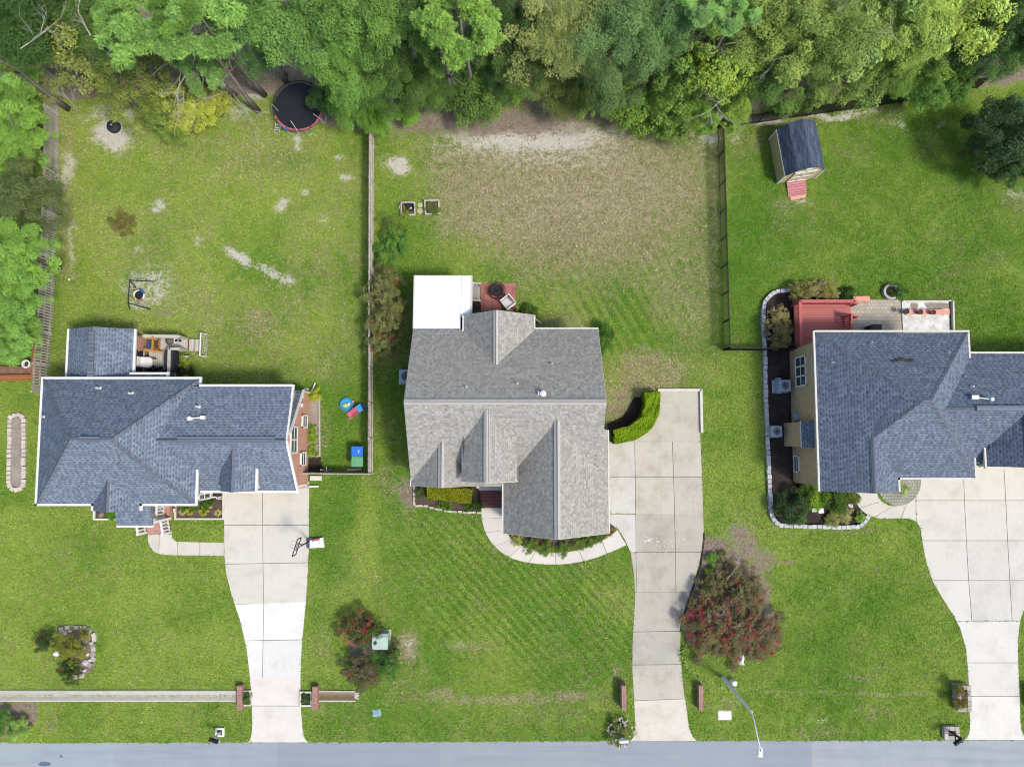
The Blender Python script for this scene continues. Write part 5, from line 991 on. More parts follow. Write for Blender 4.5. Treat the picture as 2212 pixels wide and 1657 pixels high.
# brick headwalls
def headwall(u, v0, v1, lab, h=.45, w=.3):
    a, b = W(u,v0,h), W(u+.6,v1,h); a.z = b.z = h/2; t_ = thing('brick_wall', lab, 'wall', V3(a.x,(a.y+b.y)/2,0), 0, 'brick headwalls'); mb = MB(); mb.beam(a, b, w, h-.07); mb.build('wall', M['brick_wall'], t_); mb = MB(); mb.beam(a+V3(0,0,h/2-.0), b+V3(0,0,h/2), w+.02, .07); mb.build('coping', M['brick_wall'], t_)
headwall(517,1481,1533,'low brick wall across the end of the long drain, left of the left drive'); headwall(680,1483,1533,'low brick wall at the start of the short drain, right of the left drive'); headwall(1347.5,1480,1535,'low brick wall on the left verge of the middle drive',.8,.26); headwall(1514,1480,1535,'low brick wall on the right verge of the middle drive, near the street lamp',.55,.24)
def frame_box(name, pts, w, h, m_, lab, cat, soil=None, z=.05, group=None):
    P = [W(u,v) for u, v in pts]; c = sum(P, V3(0,0,0))/len(P); t_ = thing(name, lab, cat, c, 0, group); mb = MB()
    for a, b in zip(P, P[1:]+P[:1]):
        d = (b-a).normalized(); mb.beam(a+d*w/2+V3(0,0,h/2), b+d*w/2+V3(0,0,h/2), w, h)
    mb.build('frame', M[m_], t_)
    if soil: mb = MB(); mb.prism([(p.x,p.y) for p in P], 0, z); mb.build('soil', M[soil], t_)
    return t_
frame_box('planter', [(523.5,1491),(542,1491),(542,1521),(523.5,1521)], .1, .18, 'cream', 'small white-edged planter with a green shrub between the long drain wall and the left drive', 'planter', 'mulch')
frame_box('planter', [(650.5,1493),(674,1493),(674,1522),(650.5,1522)], .1, .18, 'cream', 'small pale-edged planter between the left drive and the short drain wall', 'planter', 'mulch')
frame_box('raised_bed', [(868,440),(896,440),(897,466),(868,467)], .09, .22, 'rail_grey', 'square wooden raised bed holding a black pot, left of its pair', 'raised bed', 'mulch', .14, 'raised beds in the dry yard'); frame_box('raised_bed', [(918,436),(948,435),(950,464),(920,465)], .09, .22, 'rail_grey', 'square wooden raised bed full of weeds, right of its pair', 'raised bed', 'mulch', .1, 'raised beds in the dry yard')
frame_box('raised_bed', [(666,863),(691,863),(692,985),(666,985)], .09, .2, 'rail_grey', 'long wooden framed bed against the brick garage wall', 'raised bed')
mb = MB(); mb.beam(W(668,962)+V3(0,0,.1), W(690,962)+V3(0,0,.1), .06, .16); single('timber', mb, M['rail_grey'], 'short timber divider across the long bed by the garage wall', 'timber')
frame_box('bed_edging', [(380,1062),(483.6,1062),(483.6,1120.5),(380,1120.5)], .1, .12, 'cream', 'pale concrete edging round the plant bed beside the left front porch', 'edging'); frame_box('bed_edging', [(205,1100),(254,1100),(254,1121),(205,1121)], .1, .14, 'white', 'white edging of the little bed below the left house front gable', 'edging')
for u, v in ((906,452),(907.5,443)): pass
p_ = W(887,449,.4); t_ = thing('plant_pot', 'black round tub standing in the left raised bed', 'pot', V3(p_.x,p_.y,.14)); mb = MB(); mb.lathe(V3(p_.x,p_.y,.14), [(.2,0),(.27,.36),(.27,.38),(.22,.38),(.19,.12),(0,.1)], 20); mb.build('pot', M['cover'], t_); mb = MB(); mb.rock(V3(p_.x,p_.y,.32), (.16,.16,.16), 4); mb.build('ball', M['white'], t_)
for u, v, r_, lab in ((907.5,444,.17,'small round stepping stone between the raised beds, the upper one'),(908,456.5,.2,'round tan stepping stone between the raised beds, the lower one')):
    mb = MB(); mb.lathe(W(u,v), [(r_,0),(r_,.06),(0,.07)], 16); single('stepping_stone', mb, plain('tan_stone', C(206,190,150), .9), lab, 'stone', 'stones between the raised beds')
mb = MB(); mb.beam(W(862,452)+V3(0,0,.08), W(866,444)+V3(0,0,.15), .06, .06); single('timber', mb, M['rail_grey'], 'loose stick of timber leaning on the left raised bed', 'timber')
mb = MB(); mb.lathe(W(150,604.5), [(.07,0),(.07,.05),(0,.08)], 10); single('pipe_stub', mb, M['white'], 'tiny white cap in the grass near the picket fence on the left', 'cap')
# edgings of stone
def edging(pts, lab, w=.24, h=.2, L=.3, tone=C(206,206,204), closed=False, jit=.02, rows=1, var=.12, n=8, skip=0):
    P = smooth_line([W(*p) for p in pts], n); t_ = MB(); rnd = random.Random(len(lab)); dist = 0; i = 0; cur = P[0].copy(); seg = 0
    acc = [0]
    for a, b in zip(P, P[1:]): acc.append(acc[-1]+(b-a).length)
    tot = acc[-1]; k = max(2, int(tot/L))
    def at_(s):
        for j in range(len(P)-1):
            if acc[j+1] >= s: f = (s-acc[j])/max(1e-6, acc[j+1]-acc[j]); return P[j].lerp(P[j+1], f), (P[j+1]-P[j]).normalized()
        return P[-1], (P[-1]-P[-2]).normalized()
    for r_ in range(rows):
        for i in range(k):
            if rnd.random() < skip: continue
            q_, d = at_((i+.5+.5*(r_ % 2))*tot/k); q_ = q_ + V3(rnd.uniform(-jit,jit),rnd.uniform(-jit,jit),0); hh = h*rnd.uniform(.9,1.1)
            t_.box(q_+V3(0,0,(r_+.5)*h-.004*r_), (tot/k*.88, w*rnd.uniform(.88,1.05), hh), math.atan2(d.y,d.x)+rnd.uniform(-.06,.06), col=mul(tone, rnd.uniform(1-var,1+var)))
    o = t_.build('stone_edging', M['block'], None); return tag(o, lab, 'edging')
edging([(1708,629),(1690,629.5),(1672,633),(1658,643),(1649,658),(1646.5,680),(1647.5,720),(1650,760),(1652,850),(1656,950),(1660,1040),(1663,1095),(1666,1115),(1674,1128),(1688,1134),(1720,1136),(1780,1137.5),(1835,1138),(1852,1136),(1863,1128),(1871,1117)], 'pale grey block edging wrapped round the dark mulch bed of the tan house', .24, .13, .3, C(206,208,210), rows=2)
edging([(38,896),(29,899),(23.5,908),(23,950),(22,1000),(20.5,1035),(23,1050),(32,1058),(44,1056),(52,1045),(53,1000),(53.5,950),(53.5,910),(48,899),(38,896)], 'long oval ring of tan edging stones on the lawn left of the blue-roofed house', .26, .14, .27, C(220,206,192))
edging([(895,1050),(895.5,1089),(910,1092),(930,1095),(950,1101),(975,1105),(1010,1107),(1040,1107)], 'low broken white stone edging in front of the middle house hedge', .13, .12, .3, C(214,200,186), jit=.04, var=.2)
edging([(131,1360),(150,1353),(172,1352),(190,1360),(203,1374),(206,1400),(203,1425),(192,1445),(178,1458),(160,1462)], 'ring of rough white stones round the island bed of the left front lawn', .26, .14, .3, C(190,184,170), jit=.1, var=.35, skip=.3)
edging([(1521,1150),(1519,1185),(1510,1232),(1496,1272),(1484,1308),(1475,1335),(1470,1365)], 'thin dark edging strip along the red flower bed beside the middle drive', .06, .1, .5, C(80,70,64))
mb = MB()
for k in range(7): mb.rock(W(770+3*math.cos(k*2.1),1495+2.2*k*.9)+V3(0,0,.06), (.22,.18,.14), k)
single('rock_pile', mb, M['stone_white'], 'little pile of white rocks at the end of the short drain', 'rocks')
for i, (u, v, s_, lab) in enumerate(((178,1400,.5,'large white boulder right of the round olive shrub'),(190,1412,.35,'small white boulder between two larger ones on the right of the island'),(186,1430,.5,'large white boulder at the lower right of the olive shrub'),(140,1366,.4,'white boulder at the upper left rim of the island bed'),(152,1362,.3,'small white boulder at the top rim of the island bed'),(196,1425,.3,'small white boulder on the right rim of the island bed'),(199,1388,.3,'small white boulder at the upper right rim of the island bed'),(184,1447,.3,'small white boulder near the lower right rim of the island bed'))):
    mb = MB(); mb.rock(W(u,v)+V3(0,0,.07), (s_,s_*.8,.2), i); single('rock', mb, M['stone_white'], lab, 'rock', 'boulders of the island bed')
mb = MB(); mb.rock(W(125,1410)+V3(0,0,.12), (.5,.36,.3), 5); single('rock', mb, M['white'], 'bright white boulder on the left rim of the island bed', 'rock')
mb = MB(); p_ = W(1601,1423,.4); mb.rock(V3(p_.x,p_.y,.28), (.5,.85,.56), 9); mb.rock(V3(p_.x+.18,p_.y-.35,.15), (.34,.34,.3), 3); single('rock', mb, M['white'], 'large white rock in the green groundcover below the red crepe myrtles', 'rock')
for u, v, s_, lab in ((1758,1101,.28,'square white stepping stone left of its pair in the dark front bed'),(1772.5,1103,.34,'square white stepping stone right of its pair in the dark front bed'),(1836,1092,.26,'tilted white stone in the front bed close to the curved path')):
    mb = MB(); mb.box(W(u,v)+V3(0,0,.05), (s_,s_*.9,.08), .1); single('stepping_stone', mb, M['white'], lab, 'stone', 'stones in the tan house front bed')
# street lamp
lp = W(1559,1460); SL = thing('street_lamp', 'tall grey street lamp with a long curved arm over the road', 'lamp post', lp)
lt = W(1623.6,1537,5.8); z_ = 5.8; lt = V3(lp.x,lp.y,z_)
mb = MB(); b0 = W(1623.6,1537.4,z_); mb.tube([lp, lp.lerp(b0,.5), b0], [.13,.10,.065], 12); mb.build('pole', M['lamp_grey'], SL); mb = MB(); mb.lathe(lp, [(.22,0),(.2,.06),(.14,.1)], 14); mb.build('base', M['steel'], SL)
h1 = W(1641.5,1613,7.0); mb = MB(); pts = smooth_line([b0, W(1628.5,1555,6.3), W(1635,1585,6.8), h1], 5); mb.tube(pts, .035, 8); mb.build('arm', M['lamp_grey'], SL)
h2 = W(1641.8,1634,7.0); d = (h2-h1).normalized(); mb = MB(); c_ = (h1+h2)/2; mb.beam(h1, h2, .24, .1); mb.beam(h1.lerp(h2,.1)+V3(0,0,.06), h1.lerp(h2,.8)+V3(0,0,.06), .18, .05); hd = mb.build('lamp_head', M['white'], SL); mb = MB(); mb.lathe(h1.lerp(h2,.25)+V3(0,0,.085), [(.04,0),(.04,.05),(0,.06)], 8); mb.build('photocell', M['dark'], hd)
mb = MB(); p_ = W(1579,1467); mb.lathe(p_, [(.17,0),(.17,.75),(.14,.8),(0,.82)], 16); single('utility_post', mb, M['white'], 'stubby white cylinder post beside the foot of the street lamp', 'post')
# mailboxes
def mailbox(base, arm_end, label, m_post, m_box, z=1.05, stone=None):
    t_ = thing('mailbox', label, 'mailbox', base, 0, 'mailboxes along the road'); mb = MB(); mb.box(base+V3(0,0,.62), (.1,.1,1.24)); mb.build('post', m_post, t_)
    a = V3(base.x,base.y,z); d = arm_end-a; d.z = 0; L = d.length; d.normalize(); mb = MB(); mb.beam(a-d*.1, a+d*L*.9, .1, .08); mb.beam(base+V3(0,0,.6), a+d*.4, .07, .06); mb.build('arm', m_post, t_)
    n = V3(-d.y,d.x,0); q0 = a+d*(L-.28); q1 = a+d*(L+.28); vs = []; k = 8
    for q in (q0,q1):
        for i in range(k+1):
            an = math.pi*i/k; vs.append(q+n*.1*math.cos(an)+V3(0,0,.17+.1*math.sin(an)))
        vs += [q-n*.1+V3(0,0,.04), q+n*.1+V3(0,0,.04)]
    m = k+3; mb = MB(); mb.add(vs, [tuple(range(m-1,-1,-1)), tuple(range(m,2*m))]+[(i,(i+1)%m,m+(i+1)%m,m+i) for i in range(m)]); bx = mb.build('box', m_box, t_)
    mb = MB(); mb.beam(q0+n*.115+V3(0,0,.16), q0+n*.115+d*.14+V3(0,0,.24), .012, .04); mb.build('flag', M['red_paint'], bx); return t_
mailbox(W(476,1581), W(462.5,1598,1.1), 'black mailbox on a white post in a square white planter at the road edge', M['white'], M['black'])
frame_box('planter', [(469,1572),(484,1572),(484,1587),(469,1587)], .1, .16, 'white', 'square white planter frame round the foot of the left mailbox', 'planter', 'mulch')
mailbox(W(1344,1583), W(1347.5,1600,1.15), 'white mailbox among white flowers at the mouth of the middle drive', M['white'], M['white']); 
b = W(2051,1578); mailbox(b, W(2067,1600,1.1), 'black mailbox leaning out of a square block planter by the right drive', M['black'], M['black'], 1.1)
def block_planter(pts, h, lab):
    P = [W(u,v) for u, v in pts]; c = sum(P, V3(0,0,0))/4; t_ = thing('planter', lab, 'planter', c, 0, 'block planters by the right drive'); mb = MB(); rnd = random.Random(len(lab)); rows = max(1,int(h/.14))
    for r_ in range(rows):
        for si, (a, b) in enumerate(zip(P, P[1:]+P[:1])):
            d = b-a; n = max(2,int(d.length/.26))
            for k in range(n): q = a+d*((k+.5)/n)+(c-a.lerp(b,.5)).normalized()*.1; mb.box(q+V3(0,0,(r_+.5)*h/rows+.004*si), (d.length/n*.93,.24-.003*si,h/rows*.93), math.atan2(d.y,d.x), col=mul(C(196,190,180), rnd.uniform(.85,1.12)))
    mb.build('block_wall', M['block'], t_); mb = MB(); s_ = .72; mb.prism([((p-c)*s_+c).to_tuple()[:2] for p in P], 0, h*.75); mb.build('soil', M['mulch'], t_)
block_planter([(2034.5,1566),(2066,1566),(2067,1593),(2035.5,1593)], .28, 'square grey block planter round the foot of the black mailbox by the right drive'); block_planter([(2055,1475),(2085,1475),(2087,1529),(2059,1529)], .55, 'tall rectangular grey block planter full of plants beside the right drive'); block_planter([(2212,1476),(2240,1476),(2240,1524),(2214,1524)], .5, 'dark block planter cut by the right frame edge across the drive')
# shed
FL, FR, BL_ = W(1678.4,397.1), W(1759.5,385.1), W(1661.5,302.2); ux = (FR-FL); wS = ux.length; ux.normalize(); uy = V3(-ux.y,ux.x,0); dS = (BL_-FL).dot(uy)
Sh = thing('garden_shed', 'cream barn-roofed garden shed with dark shingles and a pink ramp near the black fence', 'shed', FL+ux*wS/2+uy*dS/2)
Q = lambda x, y, z: FL+ux*x+uy*y+V3(0,0,z)
mb = MB(); h0 = 1.5
mb.plate([Q(0,.03,0),Q(wS,.03,0),Q(wS,.03,h0),Q(wS-.45,.03,2.08),Q(wS/2,.03,2.5),Q(.45,.03,2.08),Q(0,.03,h0)], .06); mb.plate([Q(0,dS-.03,0),Q(wS,dS-.03,0),Q(wS,dS-.03,h0),Q(wS-.45,dS-.03,2.08),Q(wS/2,dS-.03,2.5),Q(.45,dS-.03,2.08),Q(0,dS-.03,h0)], .06)
mb.plate([Q(.03,.07,0),Q(.03,dS-.07,0),Q(.03,dS-.07,h0),Q(.03,.07,h0)], .06); mb.plate([Q(wS-.03,.07,0),Q(wS-.03,dS-.07,0),Q(wS-.03,dS-.07,h0),Q(wS-.03,.07,h0)], .06); mb.build('wall', M['siding_yellow'], Sh)
mb = MB(); pf_ = [(-.05,h0-.02),(.45,2.14),(wS/2,2.56),(wS-.45,2.14),(wS+.05,h0-.02)]
for (a,za),(b,zb) in zip(pf_, pf_[1:]): mb.slab([Q(a,-.06,za),Q(b,-.06,zb),Q(b,dS+.06,zb),Q(a,dS+.06,za)], .05)
mb.build('roof', M['roof_shed'], Sh)
mb = MB()
for x in (0,wS):
    for y in (0,dS): mb.box(Q(x,y,h0/2), (.1,.1,h0), math.atan2(ux.y,ux.x))
mb.beam(Q(-.03,.0,h0-.06), Q(-.03,dS,h0-.06), .05, .1); mb.each('corner_trim', M['white'], Sh)
for x0_ in (.55,1.26):
    mb = MB(); mb.plate([Q(x0_,-.03,.15),Q(x0_+.68,-.03,.15),Q(x0_+.68,-.03,1.72),Q(x0_,-.03,1.72)], .05); dr_ = mb.build('door', M['siding_yellow'], Sh); mb = MB()
    for z in (.2,.95,1.67): mb.beam(Q(x0_,-.07,z), Q(x0_+.68,-.07,z), .04, .1)
    for x in (x0_+.05,x0_+.63): mb.beam(Q(x,-.07,.15), Q(x,-.07,1.72), .1, .035)
    mb.build('door_trim', M['white'], dr_)
mb = MB(); mb.beam(Q(.48,-.05,1.8), Q(2.0,-.05,1.8), .04, .12); mb.beam(Q(1.05,-.05,2.15), Q(1.45,-.05,2.15), .04, .16); mb.each('front_trim', M['white'], Sh)
r0_, r1_, r2_, r3_ = W(1700,394,.2), W(1740,388,.2), W(1743,419,.05), W(1702.5,425.5,.05); mb = MB(); mb.slab([r0_,r3_,r2_,r1_], .1); Rm = mb.build('ramp', M['ramp_red'], Sh); mb = MB(); mb.slab([W(1707,425.5,.07),W(1708.5,433,.06),W(1741,427,.06),W(1741,420,.07)], .06); mb.build('ramp_step', M['coral'], Rm)
# red patio behind the middle house
mb = MB(); mb.prism(poly_w([(1039,612.5),(1113,612.5),(1114,672),(1039,672)]), 0, .03); struct('patio', mb, M['paver_red'])
for u, lab in ((1023,'pale flat stone against the porch at the corner of the red patio'),(1032,'pale flat stone touching the corner of the red patio')):
    mb = MB(); mb.box(W(u,616)+V3(0,0,.03), (.24,.26,.06), .1); single('paving_stone', mb, M['stone_white'], lab, 'stone', 'flat stones by the red patio')
p_ = W(1073.5,627,.45); F_ = thing('fire_pit', 'round mesh-ringed black fire pit on the red patio', 'fire pit', V3(p_.x,p_.y,.03)); mb = MB(); mb.lathe(V3(p_.x,p_.y,.25), [(.1,0),(.32,.06),(.42,.16),(.4,.16),(.3,.08),(0,.05)], 26); mb.build('bowl', M['dark'], F_)
mb = MB(); mb.ring(V3(p_.x,p_.y,.42), .54, .015, 30, 5); mb.ring(V3(p_.x,p_.y,.2), .54, .015, 30, 5)
for k in range(30): a = R(12*k); mb.beam(V3(p_.x+.54*math.cos(a),p_.y+.54*math.sin(a),.05), V3(p_.x+.54*math.cos(a),p_.y+.54*math.sin(a),.42), .012, .012)
for k in range(10): a = R(36*k); mb.beam(V3(p_.x+.4*math.cos(a),p_.y+.4*math.sin(a),.41), V3(p_.x+.54*math.cos(a),p_.y+.54*math.sin(a),.42), .015, .015)
mb.build('ring', M['black'], F_); mb = MB(); [mb.rock(V3(p_.x+.12*math.cos(k*2),p_.y+.12*math.sin(k*2),.36), (.22,.14,.12), k) for k in range(4)]; mb.build('ashes', M['dark'], F_)
p_ = W(1097,654,.5); t_ = thing('patio_chair', 'white slatted patio chair turned at an angle on the red patio', 'chair', V3(p_.x,p_.y,.03), R(38)); rzm = Matrix.Rotation(R(38),3,'Z'); cz = lambda x,y,z: V3(p_.x,p_.y,0)+rzm@V3(x,y,z)
def lbox(name, par, items, m_):
    mb = MB(); [mb.box(V3(*c_), s_) for c_, s_ in items]; return mb.build(name, M[m_], par, local=True)
lbox('seat', t_, [((-.1+.09*k,0,.42),(.075,.62,.03)) for k in range(-2,5)], 'white'); lbox('backrest', t_, [((.34,-.28+.09*k,.72),(.03,.07,.56)) for k in range(7)]+[((.34,0,1.0),(.05,.7,.07))], 'white'); lbox('armrest', t_, [((0,-.36,.64),(.7,.09,.04))], 'white'); lbox('armrest', t_, [((0,.36,.64),(.7,.09,.04))], 'white')
for x in (-.3,.3):
    for y in (-.33,.33): lbox('leg', t_, [((x,y,.31),(.05,.05,.62))], 'cover')
# yard ornaments in the left plant bed
p_ = W(470,1074,.4); t_ = thing('garden_ornament', 'small white wire ornament beside the garage door in the plant bed', 'ornament', V3(p_.x,p_.y,0)); mb = MB()
for x, y in ((-.2,0),(.0,-.06),(.14,.02)): mb.beam(V3(p_.x+x,p_.y+y,.0), V3(p_.x+x,p_.y+y,.55), .05, .05)
mb.beam(V3(p_.x-.3,p_.y,.55), V3(p_.x+.0,p_.y+.03,.55), .07, .05); mb.beam(V3(p_.x-.05,p_.y-.1,.3), V3(p_.x+.25,p_.y-.1,.3), .04, .05); mb.build('frame', M['white'], t_)
mb = MB(); mb.rock(W(454,1094)+V3(0,0,.1), (.4,.24,.16), 4); single('rock', mb, M['coral'], 'orange-tan stone in the mulch beside the yuccas of the left house', 'rock')
mb = MB(); mb.beam(W(377,1098,.3), W(377,1107,.3), .14, .12); single('bench_block', mb, M['cream'], 'pale narrow block on the brick ledge beside the porch railing', 'block')
# ------------------------------------------------------------------ vegetation
def leaf_mesh(name, P, Nrm, size, aspect, rgb, mat, droop=0.0):
    n = len(P); rg = np.random.RandomState(n % 9973)
    rv = rg.normal(size=(n,3)); Nrm = Nrm/np.linalg.norm(Nrm, axis=1, keepdims=True)
    T = np.cross(Nrm, rv); T /= np.linalg.norm(T, axis=1, keepdims=True)+1e-9; B = np.cross(Nrm, T)
    s = size[:,None]; v = np.stack([P-T*s*.5, P+B*s*aspect*.5-Nrm*s*.06, P+T*s*.5-Nrm*s*droop, P-B*s*aspect*.5-Nrm*s*.06], 1).reshape(-1,3)
    me = bpy.data.meshes.new(name); q = np.arange(4*n).reshape(n,4); fast_mesh(me, v, q)
    at = me.color_attributes.new('leaf', 'FLOAT_COLOR', 'POINT'); c = np.repeat(np.concatenate([rgb, np.ones((n,1))], 1), 4, 0)
    at.data.foreach_set('color', c.astype(np.float32).ravel()); me.materials.append(mat); return me
def rdir(rg, n, zmin=-1.0):
    z = rg.uniform(zmin, 1, n); a = rg.uniform(0, 2*np.pi, n); r = np.sqrt(1-z*z); return np.stack([r*np.cos(a), r*np.sin(a), z], 1)
def crown(name, seed, n=24000, clumps=70, rc=.24, leaf=.05, aspect=.55, irregular=.25, inner=.3, up=.8, mat='leaf', zmin=-.5, warm=.18, flat=.0):
    """unit crown: leaf clumps spread through an uneven dome; scaled to size per tree"""
    rg = np.random.RandomState(seed); nb = int(clumps*inner)
    d = rdir(rg, clumps, zmin); rad = np.where(np.arange(clumps) < nb, rg.uniform(.1,.65,clumps), rg.uniform(.72,1.0,clumps))
    lob = 1+irregular*(np.sin(d[:,0]*3.1+seed)+np.sin(d[:,1]*3.7+seed*1.7)+np.sin(d[:,2]*4.3+seed*.6))/2
    cc = d*(rad*lob)[:,None]*np.array([1,1,1-flat]); rcs = rc*.92*rg.uniform(.55,1.35,clumps); tone = rg.normal(0,.2,clumps); yel = rg.rand(clumps)**3
    w = rcs**2; k = rg.choice(clumps, n, p=w/w.sum()); dd = rdir(rg, n, -.75); rr = rcs[k]*(.45+.6*rg.rand(n)**.6); rr *= 1+.3*np.sin(dd[:,0]*5+k)*np.sin(dd[:,1]*5+k*1.3)
    P = cc[k]+dd*rr[:,None]; P[:,2] *= .95
    Nn = dd*.7+np.array([0,0,up])+rg.normal(0,.55,(n,3))
    r = np.clip(.5+tone[k]+rg.normal(0,.2,n), 0, 1); y = np.clip(yel[k]*warm*3+rg.normal(0,.1,n)+(rg.rand(n) < .03)*.6, 0, 1)
    return leaf_mesh(name, P, Nn, leaf*rg.uniform(.7,1.35,n)*rg.uniform(.7,1.35,clumps)[k], aspect, np.stack([r,y,r], 1), M[mat])
def pine(name, seed, tufts=420, needles=46, ln=.15, mat='needle', clumps=26, irregular=.3):
    rg = np.random.RandomState(seed); d = rdir(rg, clumps, -.35); rad = rg.uniform(.45,1.0,clumps); lob = 1+irregular*(np.sin(d[:,0]*3+seed)+np.sin(d[:,1]*4+seed))/2
    cc = d*(rad*lob)[:,None]*np.array([1,1,.8]); k = rg.randint(0,clumps,tufts); tc = cc[k]+rdir(rg,tufts,-.5)*(.23*rg.rand(tufts)**.5)[:,None]
    n = tufts*needles; ti = np.repeat(np.arange(tufts), needles); dd = rdir(rg, n, -.35); L = ln*rg.uniform(.6,1.2,n)
    a = tc[ti]+dd*(L*.12)[:,None]; b = tc[ti]+dd*L[:,None]; b[:,2] -= .25*L*rg.rand(n); side = np.cross(dd, rg.normal(size=(n,3))); side /= np.linalg.norm(side,axis=1,keepdims=True)+1e-9; wd = .0085
    m = (a+b)/2; v = np.stack([a, m+side*wd, b, m-side*wd], 1).reshape(-1,3); me = bpy.data.meshes.new(name); fast_mesh(me, v, np.arange(4*n).reshape(n,4))
    tone = np.clip(.5+rg.normal(0,.2,clumps)[k][ti]+rg.normal(0,.13,tufts)[ti]+rg.normal(0,.1,n),0,1); y = np.clip(rg.rand(tufts)[ti]**4*.6,0,1)
    at = me.color_attributes.new('leaf','FLOAT_COLOR','POINT'); at.data.foreach_set('color', np.repeat(np.stack([tone,y,tone,np.ones(n)],1),4,0).astype(np.float32).ravel()); me.materials.append(M[mat]); return me
def blades(name, seed, n=90, L=1.0, w=.05, spread=.9, mat='leaf'):
    """fountain of strap leaves, unit radius"""
    rg = np.random.RandomState(seed); V = []; F = []; Cc = []
    for i in range(n):
        a = rg.uniform(0,2*np.pi); el = rg.uniform(.35,1.35); l = L*rg.uniform(.6,1.05); d = np.array([math.cos(a),math.sin(a)]); sd = np.array([-d[1],d[0]])*w*rg.uniform(.7,1.2); t = np.clip(rg.normal(.5,.25),0,1); pts = []
        for s in (0,.35,.7,1.0): pts.append((d*l*spread*math.cos(el)*s, l*(math.sin(el)*s-.55*s*s*math.cos(el))))
        b = len(V)
        for (xy,z), ww in zip(pts, (.6,1,.8,.08)): V += [(xy[0]-sd[0]*ww,xy[1]-sd[1]*ww,max(z,.01)),(xy[0]+sd[0]*ww,xy[1]+sd[1]*ww,max(z,.01))]; Cc += [(t,rg.rand()*.4,t,1)]*2
        F += [(b+2*k,b+2*k+1,b+2*k+3,b+2*k+2) for k in range(3)]
    me = bpy.data.meshes.new(name); me.from_pydata(V,[],F); at = me.color_attributes.new('leaf','FLOAT_COLOR','POINT'); at.data.foreach_set('color', np.array(Cc,dtype=np.float32).ravel()); me.materials.append(M[mat]); return me
def flowers(name, seed, k=26, per=60, rc=.12, leaf=.05, zmin=.0, rlo=.7, clusters=None):
    rg = np.random.RandomState(seed); d = rdir(rg,k,zmin); cc = d*rg.uniform(rlo,1.08,k)[:,None]*np.array([1,1,.9]); ii = np.repeat(np.arange(k),per); n = k*per
    P = cc[ii]+rg.normal(0,rc*.5,(n,3)); Nn = rg.normal(0,.6,(n,3))+np.array([0,0,1.0]); r = np.clip(rg.normal(.5,.25,n),0,1); return leaf_mesh(name, P, Nn, leaf*rg.uniform(.6,1.3,n), .9, np.stack([r,rg.rand(n)*.5,r],1), M['petal'])
CR = {'broad1': crown('broad_crown',1,36000,80,.25,.038), 'broad2': crown('broad_crown',2,36000,64,.28,.037,irregular=.35), 'broad3': crown('broad_crown',3,32000,90,.22,.042,irregular=.3,warm=.3), 'big': crown('big_leaf_crown',4,15000,85,.22,.062,.6,irregular=.35,warm=.4,mat='leaf_gloss'),
      'open': crown('open_crown',5,11000,80,.17,.05,.45,irregular=.4,inner=.25,warm=.4), 'dense': crown('dense_crown',6,34000,110,.2,.037,.6,irregular=.15,inner=.25,up=1.0,mat='leaf_gloss'), 'low': crown('low_crown',7,16000,70,.24,.055,flat=.4,irregular=.4),
      'shrub': crown('shrub_crown',8,6000,40,.3,.085,.5,irregular=.2), 'shrub2': crown('shrub_crown',9,4200,34,.28,.10,.45,irregular=.35,warm=.5), 'tight': crown('clipped_crown',10,9000,70,.22,.06,.6,irregular=.05,inner=.2,mat='leaf_gloss'), 'sparse': crown('sparse_crown',11,3600,60,.2,.07,.38,irregular=.45,inner=.35,warm=.5), 'sparse2': crown('sparse_crown',12,4800,70,.19,.08,.38,irregular=.4,inner=.35,warm=.4),
      'sparse3': crown('airy_crown',13,7500,80,.2,.082,.4,irregular=.35,inner=.4,warm=.35), 'pine1': pine('pine_crown',1,560,56,.12), 'pine2': pine('pine_crown',2,680,56,.115,clumps=36), 'pine3': pine('pine_crown',3,360,56,.14,clumps=18,irregular=.45), 'spike': blades('blade_crown',1,110), 'spike2': blades('blade_crown',2,60,w=.04), 'bush': blades('branch_crown',3,150,w=.075,spread=1.0)}
FLW = {'a': flowers('blossom',1,40,26,.13,.045,-.1,.6), 'b': flowers('blossom',2,11,16,.12,.05,.1), 'c': flowers('blossom',3,70,26,.06,.045,-.2,.85)}
def limbs(base, top, r, seed, nl=6, rt=.14, spread=None):
    """tapered trunk with limbs reaching into the crown"""
    rnd = random.Random(seed); mb = MB(); base, top = Vector(base), Vector(top); H_ = top.z; pts = [base]; k = 5
    for i in range(1,k+1):
        f = i/k; pts.append(base.lerp(top,f)+V3(rnd.uniform(-.04,.04)*H_*.4*f,rnd.uniform(-.04,.04)*H_*.4*f,0))
    mb.tube(pts, [rt*(1.25 if i == 0 else 1)*(1-.75*i/k) for i in range(k+1)], 8)
    for i in range(nl):
        f = rnd.uniform(.45,.95); p = base.lerp(top,f); a = rnd.uniform(0,6.28); e = p+V3(r*.75*math.cos(a),r*.75*math.sin(a),r*rnd.uniform(.1,.7)); m = p.lerp(e,.5)+V3(0,0,r*.08); mb.tube([p,m,e], [rt*.4,rt*.25,rt*.06], 6)
    return mb
TS = .9
def soft(c, k=.1):
    l = .3*c[0]+.6*c[1]+.1*c[2]; return tuple(x+(l-x)*k for x in c)
EDGE_U = [-900,0,120,200,420,480,590,690,800,930,1080,1230,1300,1560,1640,1980,2212,3000]; EDGE_V = [190,190,215,205,235,215,175,235,292,246,228,226,268,262,236,196,180,180]
wg = 'trees at the edge of the woods'
